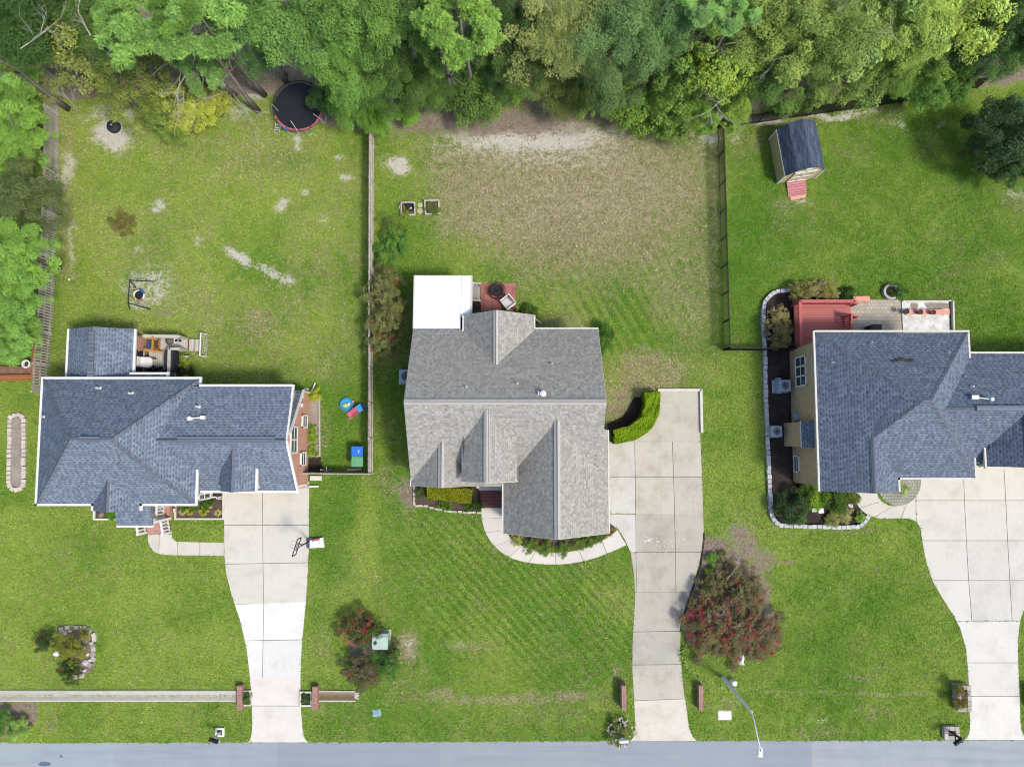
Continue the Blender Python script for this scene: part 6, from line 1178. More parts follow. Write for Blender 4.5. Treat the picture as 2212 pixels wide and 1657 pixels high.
def tree(u, v, z, r, kind, col, label, group, name='tree', cat='tree', rz_=1.0, seed=None, trunk=.16, top=None, lean=(0,0)):
    if group == wg and u > 1600 and v >= 100: v -= 18
    ed = float(np.interp(u, EDGE_U, EDGE_V))-22
    if group == wg and v < ed:                              # crowns of the wood edge stand over boles inside the wood
        zc = CAM_H*(1-(949.3-ed)/(949.3-v)); z0 = z; z = max(2.0, min(z, zc+(1.6 if 'pine' in kind else .3))); r *= (CAM_H-z)/(CAM_H-z0)
        r *= .95
    c = W(u,v,z); b = V3(c.x+lean[0],c.y+lean[1],0); e = W(u,ed)
    if group == wg and v < ed and b.y < e.y: b.y = e.y
    t_ = thing(name, label, cat, b, 0, group); s_ = seed if seed is not None else int(u*7+v*13) % 997
    limbs(b, V3(c.x,c.y,z+r*.2), r, s_, 7, trunk).build('trunk', M['bark'], t_, smooth=True)
    o = bpy.data.objects.new('crown', CR[kind]); COL.objects.link(o); o.parent = t_; o.location = (c.x-b.x,c.y-b.y,z); o.scale = (r*TS,r*TS,r*rz_*TS); o.rotation_euler = (0,0,s_*.37); o.color = (*soft(mul(col,1.5)),1); return t_
def shrub(u, v, r, h, kind, col, label, name='shrub', cat='shrub', group=None, stem=True, asp=1.0, rot=None, flower=None, fcol=None, zc=None):
    zc = zc if zc is not None else h*.5; c = W(u,v,zc); t_ = thing(name, label, cat, V3(c.x,c.y,0), 0, group)
    o = bpy.data.objects.new('foliage', CR[kind]); COL.objects.link(o); o.parent = t_; sp = kind.startswith('spike') or kind == 'bush'
    col = mul(col, 1.2); o.location = (0,0,0.02 if sp else zc); o.scale = (r,r*asp,h if sp else h*.55); o.rotation_euler = (0,0,rot if rot is not None else (u*3+v) % 6.28); o.color = (*col,1)
    if stem and not sp: limbs((c.x,c.y,0), (c.x,c.y,zc), r*.8, int(u+v), 5, min(.06,.05*r+.02)).build('stem', M['bark'], t_)
    if flower:
        f = bpy.data.objects.new('blossoms', FLW[flower]); COL.objects.link(f); f.parent = t_; f.location = o.location; f.scale = (r,r*asp,h*.58); f.rotation_euler = (0,0,u % 6.28); f.color = (*fcol,1)
    return t_
def twigs(p, d, L, seed, r=.035, depth=3, mb=None):
    rnd = random.Random(seed); mb = mb or MB()
    def go(p, d, L, r, k):
        pts = [p]; q = p; dd = d
        for i in range(3): dd = (dd+V3(rnd.uniform(-.25,.25),rnd.uniform(-.25,.25),rnd.uniform(-.15,.15))).normalized(); q = q+dd*L/3; pts.append(q)
        mb.tube(pts, [r,r*.85,r*.7,r*.5], 5)
        if k: [go(pts[rnd.choice((1,2,3))], (dd+V3(rnd.uniform(-.9,.9),rnd.uniform(-.9,.9),rnd.uniform(-.4,.4))).normalized(), L*rnd.uniform(.5,.75), r*.55, k-1) for _ in range(3)]
    go(Vector(p), Vector(d).normalized(), L, r, depth); return mb
G1, G2, G3 = C(116,160,64), C(88,130,58), C(140,176,84)
OL, DK, YL = C(132,146,74), C(54,84,44), C(176,184,48)
wg = 'trees at the edge of the woods'
# --- left trees over the slatted fence
lg = 'trees on the far left boundary'
tree(40,300,3.6,2.2,'dense',C(126,170,58),'rounded bright green tree over the upper end of the slatted fence, far left',lg,rz_=1.0); tree(10,235,3.4,1.8,'dense',C(116,160,56),'smaller bright green tree on the left frame edge below the slanting pine trunk',lg)
tree(60,425,3.2,2.15,'broad3',C(100,116,68),'dull olive tree between the two bright green trees on the far left',lg); tree(10,440,3.4,1.9,'open',C(104,122,68),'olive tree with bare twigs on the left frame edge',lg)
tree(52,550,3.4,2.2,'dense',C(128,172,60),'bright green spreading tree overhanging the middle of the slatted fence',lg); tree(30,650,3.2,2.1,'dense',C(122,168,66),'bright green leafy tree above the orange deck',lg); tree(24,735,2.6,1.75,'dense',C(128,174,72),'light green leafy tree hanging over the orange deck by the white pot',lg); tree(-6,590,3.5,2.3,'dense',C(126,168,62),'bright green tree cut by the left frame edge',lg); tree(-12,340,3.5,2.2,'dense',C(116,160,56),'bright green tree cut by the left frame edge behind the rounded one',lg)
# --- woods, left to right
PN = C(142,186,92)
tree(45,45,7,3.0,'broad1',C(70,104,48),'dark green tree in the top left corner of the woods',wg); tree(10,140,9,2.2,'pine3',PN,'pine with a leaning-looking bare trunk and sparse light tufts at the upper left frame edge',wg,'pine_tree',trunk=.2)
T1 = tree(165,105,7,3.1,'open',C(140,152,76),'open olive tree with white dead branches near the upper left corner',wg); tree(60,165,5.5,2.4,'open',C(138,150,74),'olive tree with pale twigs above the slatted fence top',wg)
tree(130,10,6,2.6,'broad3',C(78,112,52),'dark green tree at the top edge behind the olive tree with dead branches',wg)
tree(300,42,11,2.8,'pine2',PN,'bright fluffy pine at the top edge left of the pine overhanging the swing yard',wg,'pine_tree',trunk=.17); tree(440,55,11,2.9,'pine1',PN,'broad bright pine at the top edge above the yellow-leaved tree',wg,'pine_tree',trunk=.17); tree(440,152,8.5,1.9,'pine1',C(136,178,96),'lower pine crown with the thick grey trunk beside the trampoline',wg,'pine_tree',trunk=.17)
tree(250,30,9,1.6,'pine3',C(128,172,84),'narrow pine tip at the top edge beside the dark green tree',wg,'pine_tree')
# the two bare trunks that lead down to the lawn edge
for (u, v, ut, vt, z, lab) in ((148,236,10,128,7.2,'tall bare pine trunk slanting past the slatted fence top'),(557,240,448,82,9.0,'thick grey pine trunk standing between the yellow tree and the trampoline')):
    b = W(u,v); t_ = thing('pine_tree', lab, 'tree', b, 0, 'tall bare-trunked pines'); limbs(b, V3(b.x,b.y,z+1), 1.2, int(u), 3, .17).build('trunk', M['bark'], t_, smooth=True)
    o = bpy.data.objects.new('crown', CR['pine3']); COL.objects.link(o); o.parent = t_; o.location = (0,0,z+2); o.scale = (1.6,1.6,1.4); o.color = (*PN,1)
tree(320,150,3.6,2.6,'open',C(108,124,64),'dull olive tree with bare grey branches below the broad pine',wg); tree(265,205,3.0,2.1,'open',C(128,146,66),'olive-green bushy tree above the sandy patch with the fire pit',wg)
tree(400,236,2.0,1.75,'big',C(166,178,54),'yellow-leaved small tree at the lawn edge near the trampoline',wg,rz_=.9,trunk=.09); tree(360,262,1.8,1.3,'big',C(112,140,50),'green low tree on the lawn edge just left of and below the yellow-leaved one',wg,trunk=.08); tree(452,222,1.9,1.1,'big',C(156,164,54),'yellowing small tree tucked against the pine trunk',wg,trunk=.08); tree(335,215,2.2,1.4,'open',C(120,140,58),'olive small tree between the yellow tree and the fire pit sand',wg,trunk=.08)
for k, (u, v, z, dx_, dy_, L) in enumerate(((196,78,7.6,-.3,.7,1.5),(212,95,7.2,.7,-.1,1.4),(395,120,4.2,.1,-.8,2.2),(300,165,4.5,-.2,.7,1.6),(475,205,2.6,-.8,-.2,2.2),(505,205,1.2,.5,-.7,1.7),(525,238,.6,-.5,.6,1.1),(135,200,4,.5,-.5,1.3),(45,105,9,.9,.3,2.2),(395,195,3.2,.2,-.8,1.7),(1565,215,4.6,-.6,-.5,1.3),(1545,225,4.4,.5,-.8,1.2),(1165,60,8.6,.3,.8,1.6),(1195,30,9.2,-.5,.6,1.3),(1945,95,7.6,-.6,.3,1.3),(1710,120,7.0,-.9,-.4,1.5),(1775,55,8.4,.8,.6,1.4))):
    p = W(u,v,z); lab = ['white dead branch sticking out of the olive tree near the upper left corner','pale dead branch beside the white one in the olive tree','bare grey branch fan hanging below the broad pine','short dead branch among the dull olive leaves under the broad pine','bare grey branches reaching into the yellow-leaved tree','fallen bare branch on the ground by the thick pine trunk','small fallen branch beside the thick pine trunk','dead twig over the slatted fence top','pale bare branch near the left frame edge','bare branch just above the yellow-leaved tree','bare grey twigs in the bright green tree over the fence corner','second spray of bare twigs beside the fence corner tree','pale bare branch inside the pale olive tree at the top','smaller pale branch at the top edge of the pale olive tree','short pale branch in the yellow-green trees near the upper right','long bare twig above the shed in the soft green tree','pale twig at the top edge in the tall soft green tree'][k]
    single('dead_branch', twigs(p, (dx_,dy_,.15), L, k+3, .05 if k in (0,1,2) else .028), M['dead'], lab, 'branch', 'dead branches in the woods')
BG = C(112,152,76)
tree(640,50,8.5,2.8,'broad1',C(120,164,78),'large mid-green tree at the top edge behind the trampoline',wg,trunk=.25); tree(560,75,6.5,2.1,'broad2',C(92,138,70),'blue-green tree over the dark slatted fence left of the trampoline',wg); tree(745,135,6.5,2.25,'broad2',C(114,158,66),'leafy tree hanging over the right side of the trampoline',wg); tree(780,228,4.2,2.1,'broad1',C(116,162,54),'fresh green tree at the top end of the long grey fence',wg); tree(708,212,2.6,1.15,'broad3',C(78,112,60),'dark low bough shading the trampoline mat',wg); tree(795,30,8,2.6,'broad3',C(110,150,66),'mid-green tree at the top edge above the long fence',wg)
tree(860,70,6,2.6,'broad3',C(78,110,54),'dark green tree at the top edge between the mid-green tree and the round pine',wg); tree(850,165,4.8,2.1,'broad2',C(88,122,56),'dark olive-green tree behind the bright shrubs at the fence end',wg); tree(905,190,4,1.7,'broad3',C(92,124,54),'small dark tree behind the bright green shrub column',wg)
tree(885,200,2.6,.95,'broad1',C(140,188,54),'bright green shrubby tree standing upright at the lawn edge right of the fence end',wg,trunk=.07); tree(882,245,1.4,.85,'broad1',C(128,178,50),'low bright green bush at the foot of the upright shrubby tree',wg,trunk=.05); tree(828,270,1.5,.8,'broad1',C(122,174,50),'bright green bush sprouting right beside the fence end',wg,trunk=.05); tree(800,262,1.6,.9,'broad1',C(110,150,50),'green bush covering the top of the long fence',wg,trunk=.05)
tree(1000,60,10,2.7,'pine2',C(150,190,84),'round light green pine at the top edge above the sandy lawn',wg,'pine_tree',trunk=.17); tree(955,110,7.5,2.0,'pine1',C(128,168,76),'darker pine half under the round light green pine',wg,'pine_tree'); tree(1000,195,4.2,2.4,'low',C(98,132,56),'wide olive-green tree below the round pine at the bare dirt edge',wg); tree(945,185,4.0,1.6,'broad2',C(88,124,56),'dark green tree left of the wide olive-green one',wg); tree(1065,170,4.2,1.6,'broad3',C(92,134,62),'mid-green tree between the wide olive tree and the feathery bush',wg)
tree(1118,190,1.8,1.25,'pine2',C(138,182,58),'feathery bright green bush at the bare dirt edge',wg,'bush','bush',trunk=.06)
tree(1190,75,8.5,2.8,'open',C(156,166,98),'pale olive tree at the top edge above the feathery bush',wg); tree(1210,55,8.0,2.3,'broad2',C(140,154,84),'dusty green tree at the top edge right of the pale olive tree',wg); tree(1215,170,5,2.2,'broad3',C(122,136,68),'olive-green tree at the dirt edge right of the feathery bush',wg); tree(1140,120,5.5,2.0,'broad3',C(102,128,66),'dull green tree behind the feathery bush',wg)
tree(1350,70,8,2.7,'broad2',C(112,144,84),'blue-green tree at the top edge left of the pine tips',wg); tree(1420,40,8,2.4,'broad1',C(104,142,82),'grey-green tree at the top edge just left of the pine tips',wg); tree(1320,150,5.4,2.2,'broad2',C(96,126,70),'grey-green tree behind the glossy spreading tree',wg)
tree(1380,215,3.8,2.5,'big',C(106,142,46),'wide glossy tree spreading over the sandy lawn edge',wg); tree(1290,215,3.4,1.5,'big',C(120,148,54),'glossy bright-tipped tree at the left end of the wide glossy one',wg,trunk=.09); tree(1450,235,3.2,1.8,'big',C(104,140,46),'glossy low tree over the straw-coloured lawn corner',wg,trunk=.1); tree(1470,150,4.8,2.0,'big',C(100,136,50),'dark glossy tree behind the low glossy one',wg)
tree(1555,130,6,2.4,'big',C(142,172,60),'bright yellow-green tree in front of the pine tips',wg); tree(1570,225,3.4,1.9,'big',C(130,164,54),'bright green tree standing over the black fence corner',wg); tree(1500,250,2.6,1.3,'big',C(108,146,44),'low bright tree left of the black fence corner',wg,trunk=.08)
tree(1520,20,10,1.7,'pine3',C(150,192,110),'pale pine tip at the top edge, the left one of a pair',wg,'pine_tree'); tree(1582,45,10,1.5,'pine3',C(152,194,112),'pale drooping pine tip at the top edge, the right one of a pair',wg,'pine_tree'); tree(1480,70,5.5,2.2,'broad3',C(66,96,52),'very dark tree in the shade behind the pale pine tips',wg)
tree(1690,70,8,2.8,'broad3',C(138,160,76),'yellow-green tree at the top edge above the yellow shed',wg); tree(1640,140,5.5,2.3,'broad2',C(94,128,58),'mid-green tree behind the black fence corner',wg); tree(1700,185,4,2.3,'broad3',C(102,136,58),'green tree over the black fence just left of the shed',wg); tree(1800,60,8,2.8,'broad1',C(126,152,70),'tall soft green tree at the top edge right of the yellow-green one',wg); tree(1790,160,4.6,2.3,'broad3',C(124,150,70),'pale green tree leaning over the black fence behind the shed',wg)
tree(1880,70,7.5,2.6,'big',C(140,168,84),'light green big-leaved tree at the top edge over the black fence',wg); tree(1870,165,4.2,2.1,'big',C(122,152,64),'soft green tree hanging over the middle of the rear black fence',wg); tree(1955,40,7.5,2.4,'broad3',C(150,176,76),'yellow-green tree at the top edge left of the lime-edged one',wg); tree(2050,45,8,2.7,'big',C(160,184,72),'lime-edged yellow-green tree near the upper right corner',wg); tree(1985,130,5,2.2,'broad1',C(132,166,62),'bright green tree below the lime-edged one',wg)
tree(1990,205,2.4,1.6,'low',C(104,146,58),'low green bush mass over the right end of the black fence',wg,trunk=.06); tree(2060,175,2.0,1.9,'low',C(94,136,54),'low vine-covered bush on the bank near the upper right corner',wg,trunk=.06); tree(2120,120,2.6,2.2,'low',C(80,124,54),'low green thicket below the upper right corner',wg,trunk=.06); tree(2020,110,3.2,2.2,'low',C(70,112,50),'dark green thicket under the lime-edged tree',wg,trunk=.06); tree(2175,60,5.5,2.6,'broad3',C(66,98,48),'dark green tree in the upper right corner',wg); tree(2200,130,2.4,1.9,'low',C(92,122,60),'dull low bush on the right frame edge above the dark round tree',wg,trunk=.06); tree(2110,25,5.5,2.2,'broad2',C(72,108,52),'dark tree at the top edge right of the lime-edged one',wg)
tree(2163,290,2.7,2.6,'dense',C(52,80,42),'dark glossy round tree alone on the lawn at the right frame edge',None,rz_=1.05,trunk=.2); tree(2190,350,2.2,1.7,'dense',C(60,92,44),'lower front bough mass of the dark round tree on the right frame edge',None,trunk=.12)
for u, v, z, r, kd, c_, lab in ((85,40,6,2.4,'broad2',C(74,108,52),'dark leafy tree at the top edge between the corner tree and the dead-branched one'),(210,60,6,2.2,'broad3',C(92,124,56),'dull green tree left of the bright fluffy pine'),(520,20,8,2.4,'broad1',C(112,156,80),'green tree at the top edge right of the broad pine'),(720,60,7,2.4,'broad1',C(124,168,76),'bright leafy tree at the top edge above the right of the trampoline'),(920,20,7,2.0,'broad2',C(84,120,56),'dark tree at the top edge just left of the round pine'),(1090,30,7,2.2,'broad2',C(76,108,56),'dark tree at the top edge just right of the round pine'),(1080,100,5,2.0,'broad3',C(92,124,62),'shaded green tree below the right side of the round pine'),(1270,110,6,2.2,'broad2',C(128,146,84),'dusty olive tree between the pale olive and blue-green trees'),(1270,30,7,2.2,'broad1',C(136,154,92),'pale green tree at the top edge between olive and blue-green trees'),(1420,120,5,2.2,'broad1',C(104,140,72),'green tree in the gap left of the yellow-green one'),(1630,60,6,2.2,'broad2',C(96,128,62),'shaded green tree at the top edge right of the drooping pine tip'),(1750,110,5,2.2,'broad2',C(122,152,68),'soft green tree above the shed between two taller ones'),(1910,130,4.5,2.1,'broad3',C(124,156,66),'soft green tree over the rear fence below the lime-edged ones'),(1640,195,3,1.7,'broad1',C(106,142,58),'low green tree right of the black fence corner'),(1940,185,2.2,1.5,'broad1',C(116,152,58),'low bright bush over the rear black fence')):
    tree(u,v,z,r,kd,c_,lab,wg)
# pink blossoms in the woods
for u, v, z, lab in ((290,178,4.2,'pink flowering twig among the olive leaves on the left'),(1740,210,2.6,'pink crepe myrtle poking through the green by the black fence behind the shed'),(1802,186,3.0,'pale pink crepe myrtle right of the other pink one by the rear black fence')):
    c = W(u,v,z); t_ = thing('crepe_myrtle', lab, 'tree', V3(c.x,c.y,0), 0, 'pink crepe myrtles'); f = bpy.data.objects.new('blossoms', FLW['b']); COL.objects.link(f); f.parent = t_; f.location = (0,0,z); f.scale = (.75,.55,.6); f.color = (*C(226,150,178),1); limbs((c.x,c.y,0),(c.x,c.y,z),.5,int(u),4,.05).build('trunk', M['bark'], t_)
# --- yard shrubs
shrub(264,482,.85,.9,'sparse2',C(132,124,72),'dead-looking brown bush alone on the left back lawn'); shrub(840,538,1.25,1.5,'sparse3',C(104,150,70),'star-shaped green shrub against the long fence below the raised beds',zc=.4); shrub(845,492,.85,.9,'sparse',C(110,128,70),'thin wispy shrub just above the star-shaped one by the fence')
RED, PNK = C(180,60,68), C(176,58,80)
for k, (u, v, r, h, lab) in enumerate(((836,610,.95,1.9,'red-flowered crepe myrtle by the fence just below the star-shaped shrub'),(835,655,1.15,2.2,'widest olive crepe myrtle by the fence, beside the white porch roof'),(833,700,1.05,2.1,'crepe myrtle with pink-red tips by the fence, level with the porch roof bottom'),(826,742,.85,1.8,'last reddish crepe myrtle down the fence beside the middle house'))):
    shrub(u,v,r*1.12,h,'sparse3',C(134,140,92),lab,'crepe_myrtle','tree','crepe myrtles along the long fence',flower='b' if k != 1 else None,fcol=RED,zc=h*.62)
shrub(1305,729,.62,1.3,'tight',C(84,126,44),'clipped dark green oval shrub at the back right corner of the middle house',asp=1.5,rot=0); shrub(1142,672,.5,.8,'shrub',C(86,118,52),'small green shrub at the right end of the red patio bed'); shrub(1150,690,.35,.6,'shrub2',C(88,120,52),'little bush beside the downspout of the middle house'); shrub(1090,668,.4,.5,'spike2',C(120,124,72),'straw-coloured grass clump behind the white patio chair'); shrub(1112,668,.4,.5,'spike2',C(116,120,70),'straw grass clump to the right of the white patio chair'); shrub(1026,680,.4,.7,'shrub',C(70,98,46),'dark shrub between the white porch roof and the red patio')
def hedge(pts, w, h, label, col, n, leafs=.11, seed=3, wall=True):
    P = smooth_line([W(u,v) for u, v in pts], 8); rg = np.random.RandomState(seed); acc = np.cumsum([0]+[(b-a).length for a, b in zip(P,P[1:])]); t = rg.uniform(0,acc[-1],n); X = np.interp(t,acc,[p.x for p in P]); Y = np.interp(t,acc,[p.y for p in P])
    j = np.clip(np.searchsorted(acc,t)-1,0,len(P)-2); D = np.array([[(b-a).normalized().x,(b-a).normalized().y] for a, b in zip(P,P[1:])])[j]; Nn = np.stack([-D[:,1],D[:,0]],1)
    face = rg.rand(n); s = rg.uniform(-1,1,n); z = np.where(face < .5, h*(1+.05*np.sin(t*5+s*3)), rg.uniform(.05,1,n)*h); s = np.where(face < .5, s, np.sign(s)); bul = 1+.08*np.sin(t*6)+rg.normal(0,.04,n)
    Pp = np.stack([X+Nn[:,0]*s*w/2*bul, Y+Nn[:,1]*s*w/2*bul, z+rg.normal(0,.03,n)],1); nm = np.where((face < .5)[:,None], np.array([0,0,1.0]), np.concatenate([Nn*s[:,None],np.zeros((n,1))],1))+rg.normal(0,.5,(n,3)); r = np.clip(.5+.25*np.sin(t*4+s*2)*.6+rg.normal(0,.2,n),0,1)
    o = bpy.data.objects.new('foliage', leaf_mesh('hedge_foliage',Pp,nm,leafs*rg.uniform(.7,1.3,n),.55,np.stack([r,rg.rand(n)**3,r],1),M['leaf'])); COL.objects.link(o); c = P[len(P)//2]; t_ = thing('hedge',label,'hedge',V3(c.x,c.y,0)); o.parent = t_; o.location = -V3(c.x,c.y,0); o.color = (*col,1)
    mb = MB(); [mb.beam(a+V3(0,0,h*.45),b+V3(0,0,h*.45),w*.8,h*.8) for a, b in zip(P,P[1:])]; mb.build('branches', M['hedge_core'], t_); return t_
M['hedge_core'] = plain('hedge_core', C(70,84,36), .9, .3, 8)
hedge([(1396,851),(1396,880),(1389,903),(1372,922),(1349,934),(1322,940)], .62, 1.15, 'tall inner row of the bright curved hedge beside the turning pad', C(150,186,36), 15000); hedge([(1412,848),(1412,882),(1404,908),(1386,930),(1360,944),(1322,951)], .42, .85, 'lower outer row of the bright curved hedge along the turning pad edge', C(146,182,34), 13000, seed=5)
hedge([(926,1061),(960,1063),(990,1067),(1020,1070)], .85, .8, 'clipped yellow-green hedge below the front of the middle house', C(150,158,40), 9000, seed=7)
for u, v, r, h, kd, c_, lab in ((951,1092,.45,.5,'spike',C(112,150,52),'strappy green clump below the front hedge, the left one'),(966,1095,.55,.55,'spike',C(104,148,48),'strappy green clump below the front hedge, the right one'),(908,1063,.4,.5,'shrub2',C(96,112,62),'thin shrub at the left end of the front hedge'),(1012,1095,.3,.3,'shrub2',C(84,120,54),'tiny plant in the bed right of the strappy clumps'),(1030,1092,.4,.5,'shrub2',C(74,110,48),'dark plant beside the brick steps of the middle house')): shrub(u,v,r,h,kd,c_,lab,'plant','plant','plants in the middle front bed')
names = ['pale green plant at the left end of the curved bed under the garage gable','low leafy plant second along the curved bed under the garage gable','spreading plant in the lowest part of the curved bed','plant just right of the lowest part of the curved bed','leafy plant under the right side of the garage gable','bushy plant close to the curved path right of the gable tip','small plant by the right end of the curved bed']
for (u, v, r, c_), lab in zip(((1118,1166,.4,C(168,176,92)),(1146,1178,.5,C(110,140,62)),(1180,1186,.55,C(116,142,60)),(1215,1185,.5,C(104,134,58)),(1250,1173,.45,C(110,140,58)),(1272,1168,.5,C(104,132,56)),(1292,1160,.35,C(100,128,56))), names): shrub(u,v,r,.45,'shrub2',c_,lab,'plant','plant','plants in the curved bed')
shrub(1318,1150,.55,.5,'spike2',C(150,108,72),'reddish ornamental grass at the garage corner by the turning pad','plant','plant'); shrub(1160,1182,.25,.25,'shrub2',C(120,150,64),'tiny plant between the spreading plants of the curved bed','plant','plant')
# left house beds
for u, v, r, h, kd, c_, lab in ((392,1105,.42,.5,'spike',C(206,204,134),'pale variegated grass clump nearest the porch ledge'),(408,1104,.5,.6,'spike',C(186,190,74),'yellow-green spiky yucca, left of the pair in the bed'),(437,1105,.52,.6,'spike',C(176,184,64),'yellow-green spiky yucca, right of the pair in the bed'),(469,1108,.4,.4,'spike',C(206,204,138),'pale grass clump at the right corner of the bed by the drive'),(398,1092,.35,.5,'shrub',C(76,118,46),'dark shrub behind the left yucca'),(421,1092,.38,.5,'shrub',C(88,122,44),'dark shrub between the two yuccas'),(448,1090,.35,.5,'shrub',C(82,126,46),'dark shrub behind the right yucca'),(242,1112,.4,.5,'shrub',C(98,150,44),'small green shrub in the white-edged bed under the porch roof'),(218,1112,.3,.2,'spike2',C(196,196,170),'pale grass tuft in the white-edged bed')): shrub(u,v,r,h,kd,c_,lab,'plant','plant','plants of the left house')
shrub(679,855,.5,.7,'shrub2',C(186,194,62),'bright yellow-green bush at the corner of the brick garage'); shrub(404,783,.42,.9,'shrub2',C(154,182,64),'lime green bush beside the pale deck railing'); shrub(402,803,.55,.8,'shrub',C(66,92,42),'dark shrub in the shade below the lime bush')
for u, v, r, lab in ((674,926,.3,'yellow-green plant at the upper end of the long garage bed'),(675,944,.45,'leafy plant in the middle of the long garage bed'),(674,975,.42,'leafy plant at the lower end of the long garage bed')): shrub(u,v,r,.45,'shrub2',C(150,180,62),lab,'plant','plant','plants in the garage bed')
shrub(532,1507,.42,.4,'shrub',C(88,112,58),'small dark shrub in the planter left of the drive'); shrub(661,1508,.38,.3,'shrub',C(74,98,52),'small dark shrub in the planter right of the drive')
# front islands
shrub(157,1397,1.05,1.0,'shrub2',C(132,138,54),'round olive shrub filling the middle of the stone-ringed island'); shrub(97,1386,.7,1.1,'sparse2',C(66,90,50),'dark crepe myrtle with red flowers on the left of the stone-ringed island','crepe_myrtle','tree','crepe myrtles of the left island',flower='b',fcol=RED); shrub(150,1452,.7,1.1,'sparse2',C(70,94,50),'dark crepe myrtle with red flowers at the bottom of the stone-ringed island','crepe_myrtle','tree','crepe myrtles of the left island',flower='b',fcol=PNK); shrub(150,1436,.5,.6,'shrub',C(64,96,48),'dark green clump between the olive shrub and the lower crepe myrtle')
shrub(772,1356,1.1,1.7,'sparse3',C(96,108,66),'red-flowered crepe myrtle left above the green cabinet','crepe_myrtle','tree','crepe myrtles by the green cabinet',flower='a',fcol=C(190,70,78)); shrub(792,1366,.8,1.2,'sparse3',C(84,104,54),'smaller crepe myrtle touching the left side of the green cabinet','crepe_myrtle','tree','crepe myrtles by the green cabinet'); shrub(785,1452,1.1,1.5,'sparse3',C(108,104,80),'brownish crepe myrtle with dark red tips below the green cabinet','crepe_myrtle','tree','crepe myrtles by the green cabinet',flower='b',fcol=C(150,60,74)); shrub(832,1432,1.0,1.1,'shrub2',C(84,124,58),'dark green bush right below the green cabinet'); shrub(845,1404,.65,.8,'sparse2',C(98,106,64),'thin brownish bush on the right of the green cabinet'); shrub(812,1436,.35,.9,'spike2',C(186,200,60),'lime yellow plant in front of the green bush'); shrub(848,1460,.7,.4,'spike2',C(112,156,70),'low green grass clump at the bottom right of the cabinet island')
shrub(38,1573,.72,.95,'tight',C(150,184,92),'clipped round shrub on the mulch in the lower left corner'); shrub(3,1562,.8,1.1,'tight',C(104,150,60),'darker clipped shrub cut by the left frame edge at the bottom'); shrub(1341,1583,.85,.7,'shrub2',C(124,136,74),'white-flowered bush round the white mailbox','flowering_bush','shrub',flower='c',fcol=C(240,238,236))
# red crepe myrtle bed by the middle drive
cg = 'crepe myrtles of the red flower bed'
for u, v, r, h, lab, fl, fc_ in ((1528,1338,1.35,1.6,'red crepe myrtle leaning over the middle drive edge','a',C(176,52,66)),(1578,1350,1.4,1.8,'crimson crepe myrtle in the centre of the flower bed','a',C(190,50,78)),(1640,1368,1.3,1.6,'dark red crepe myrtle on the right of the flower bed','a',C(156,50,60)),(1598,1285,1.3,1.4,'grey-brown crepe myrtle with few flowers behind the crimson one','b',C(170,70,70)),(1535,1385,1.1,1.2,'red-tipped crepe myrtle at the lower left of the flower bed','b',RED),(1605,1395,1.1,1.2,'red-tipped crepe myrtle just above the white rock','b',RED)):
    shrub(u,v,r*1.1,h,'sparse3',C(122,116,86),lab,'crepe_myrtle','tree',cg,flower=fl,fcol=fc_,zc=h*.55)
shrub(1562,1245,1.1,.7,'sparse3',C(128,122,92),'brown half-bare twiggy shrub in the upper part of the flower bed'); shrub(1545,1272,1.0,1.0,'sparse3',C(116,114,82),'twiggy olive shrub between the drive edge and the bare shrub'); shrub(1625,1300,.8,.9,'sparse3',C(120,116,76),'tawny twiggy shrub on the right rim of the flower bed')
for k, (u, v, L, lab) in enumerate(((1570,1250,1.3,'pale bare twigs in the upper flower bed'),(1600,1350,1.5,'pale bare twigs in the middle of the red flowers'),(1560,1300,1.0,'bare twigs beside the leaning red crepe myrtle'),(1640,1395,1.2,'bare twigs right of the white rock'))): single('bare_twigs', twigs(W(u,v,.9), (.5-(k%2),.4,.3), L, 40+k, .02), M['dead'], lab, 'twigs', 'bare twigs in the flower bed')
for u, v, r, c_, lab in ((1537,1205,.4,C(108,166,60),'fresh green plant at the top of the flower bed by the drive'),(1532,1235,.35,C(100,140,56),'small green plant just below the fresh green one by the drive'),(1528,1265,.45,C(112,174,58),'fresh green plant midway down the drive edge of the flower bed'),(1565,1195,.5,C(128,138,74),'strappy grass clump in the upper flower bed'),(1640,1270,.35,C(170,176,84),'yellow grass clump on the right rim of the flower bed'),(1632,1255,.35,C(150,160,72),'yellow-green clump above the other on the right rim')): shrub(u,v,r,.45,'shrub2' if 'plant' in lab else 'spike2',c_,lab,'plant','plant','plants in the flower bed')
rg = np.random.RandomState(77); V = []; F = []; Cc = []; pts = [(1478,1405),(1560,1412),(1640,1405),(1688,1412),(1672,1455),(1630,1476),(1580,1480),(1520,1455),(1485,1430)]; hull = poly_w(pts)
def inside(x, y, H_):
    c = False
    for (xa,ya),(xb,yb) in zip(H_, H_[1:]+H_[:1]):
        if (ya > y) != (yb > y) and x < (xb-xa)*(y-ya)/(yb-ya)+xa: c = not c
    return c
xs = [p[0] for p in hull]; ys = [p[1] for p in hull]
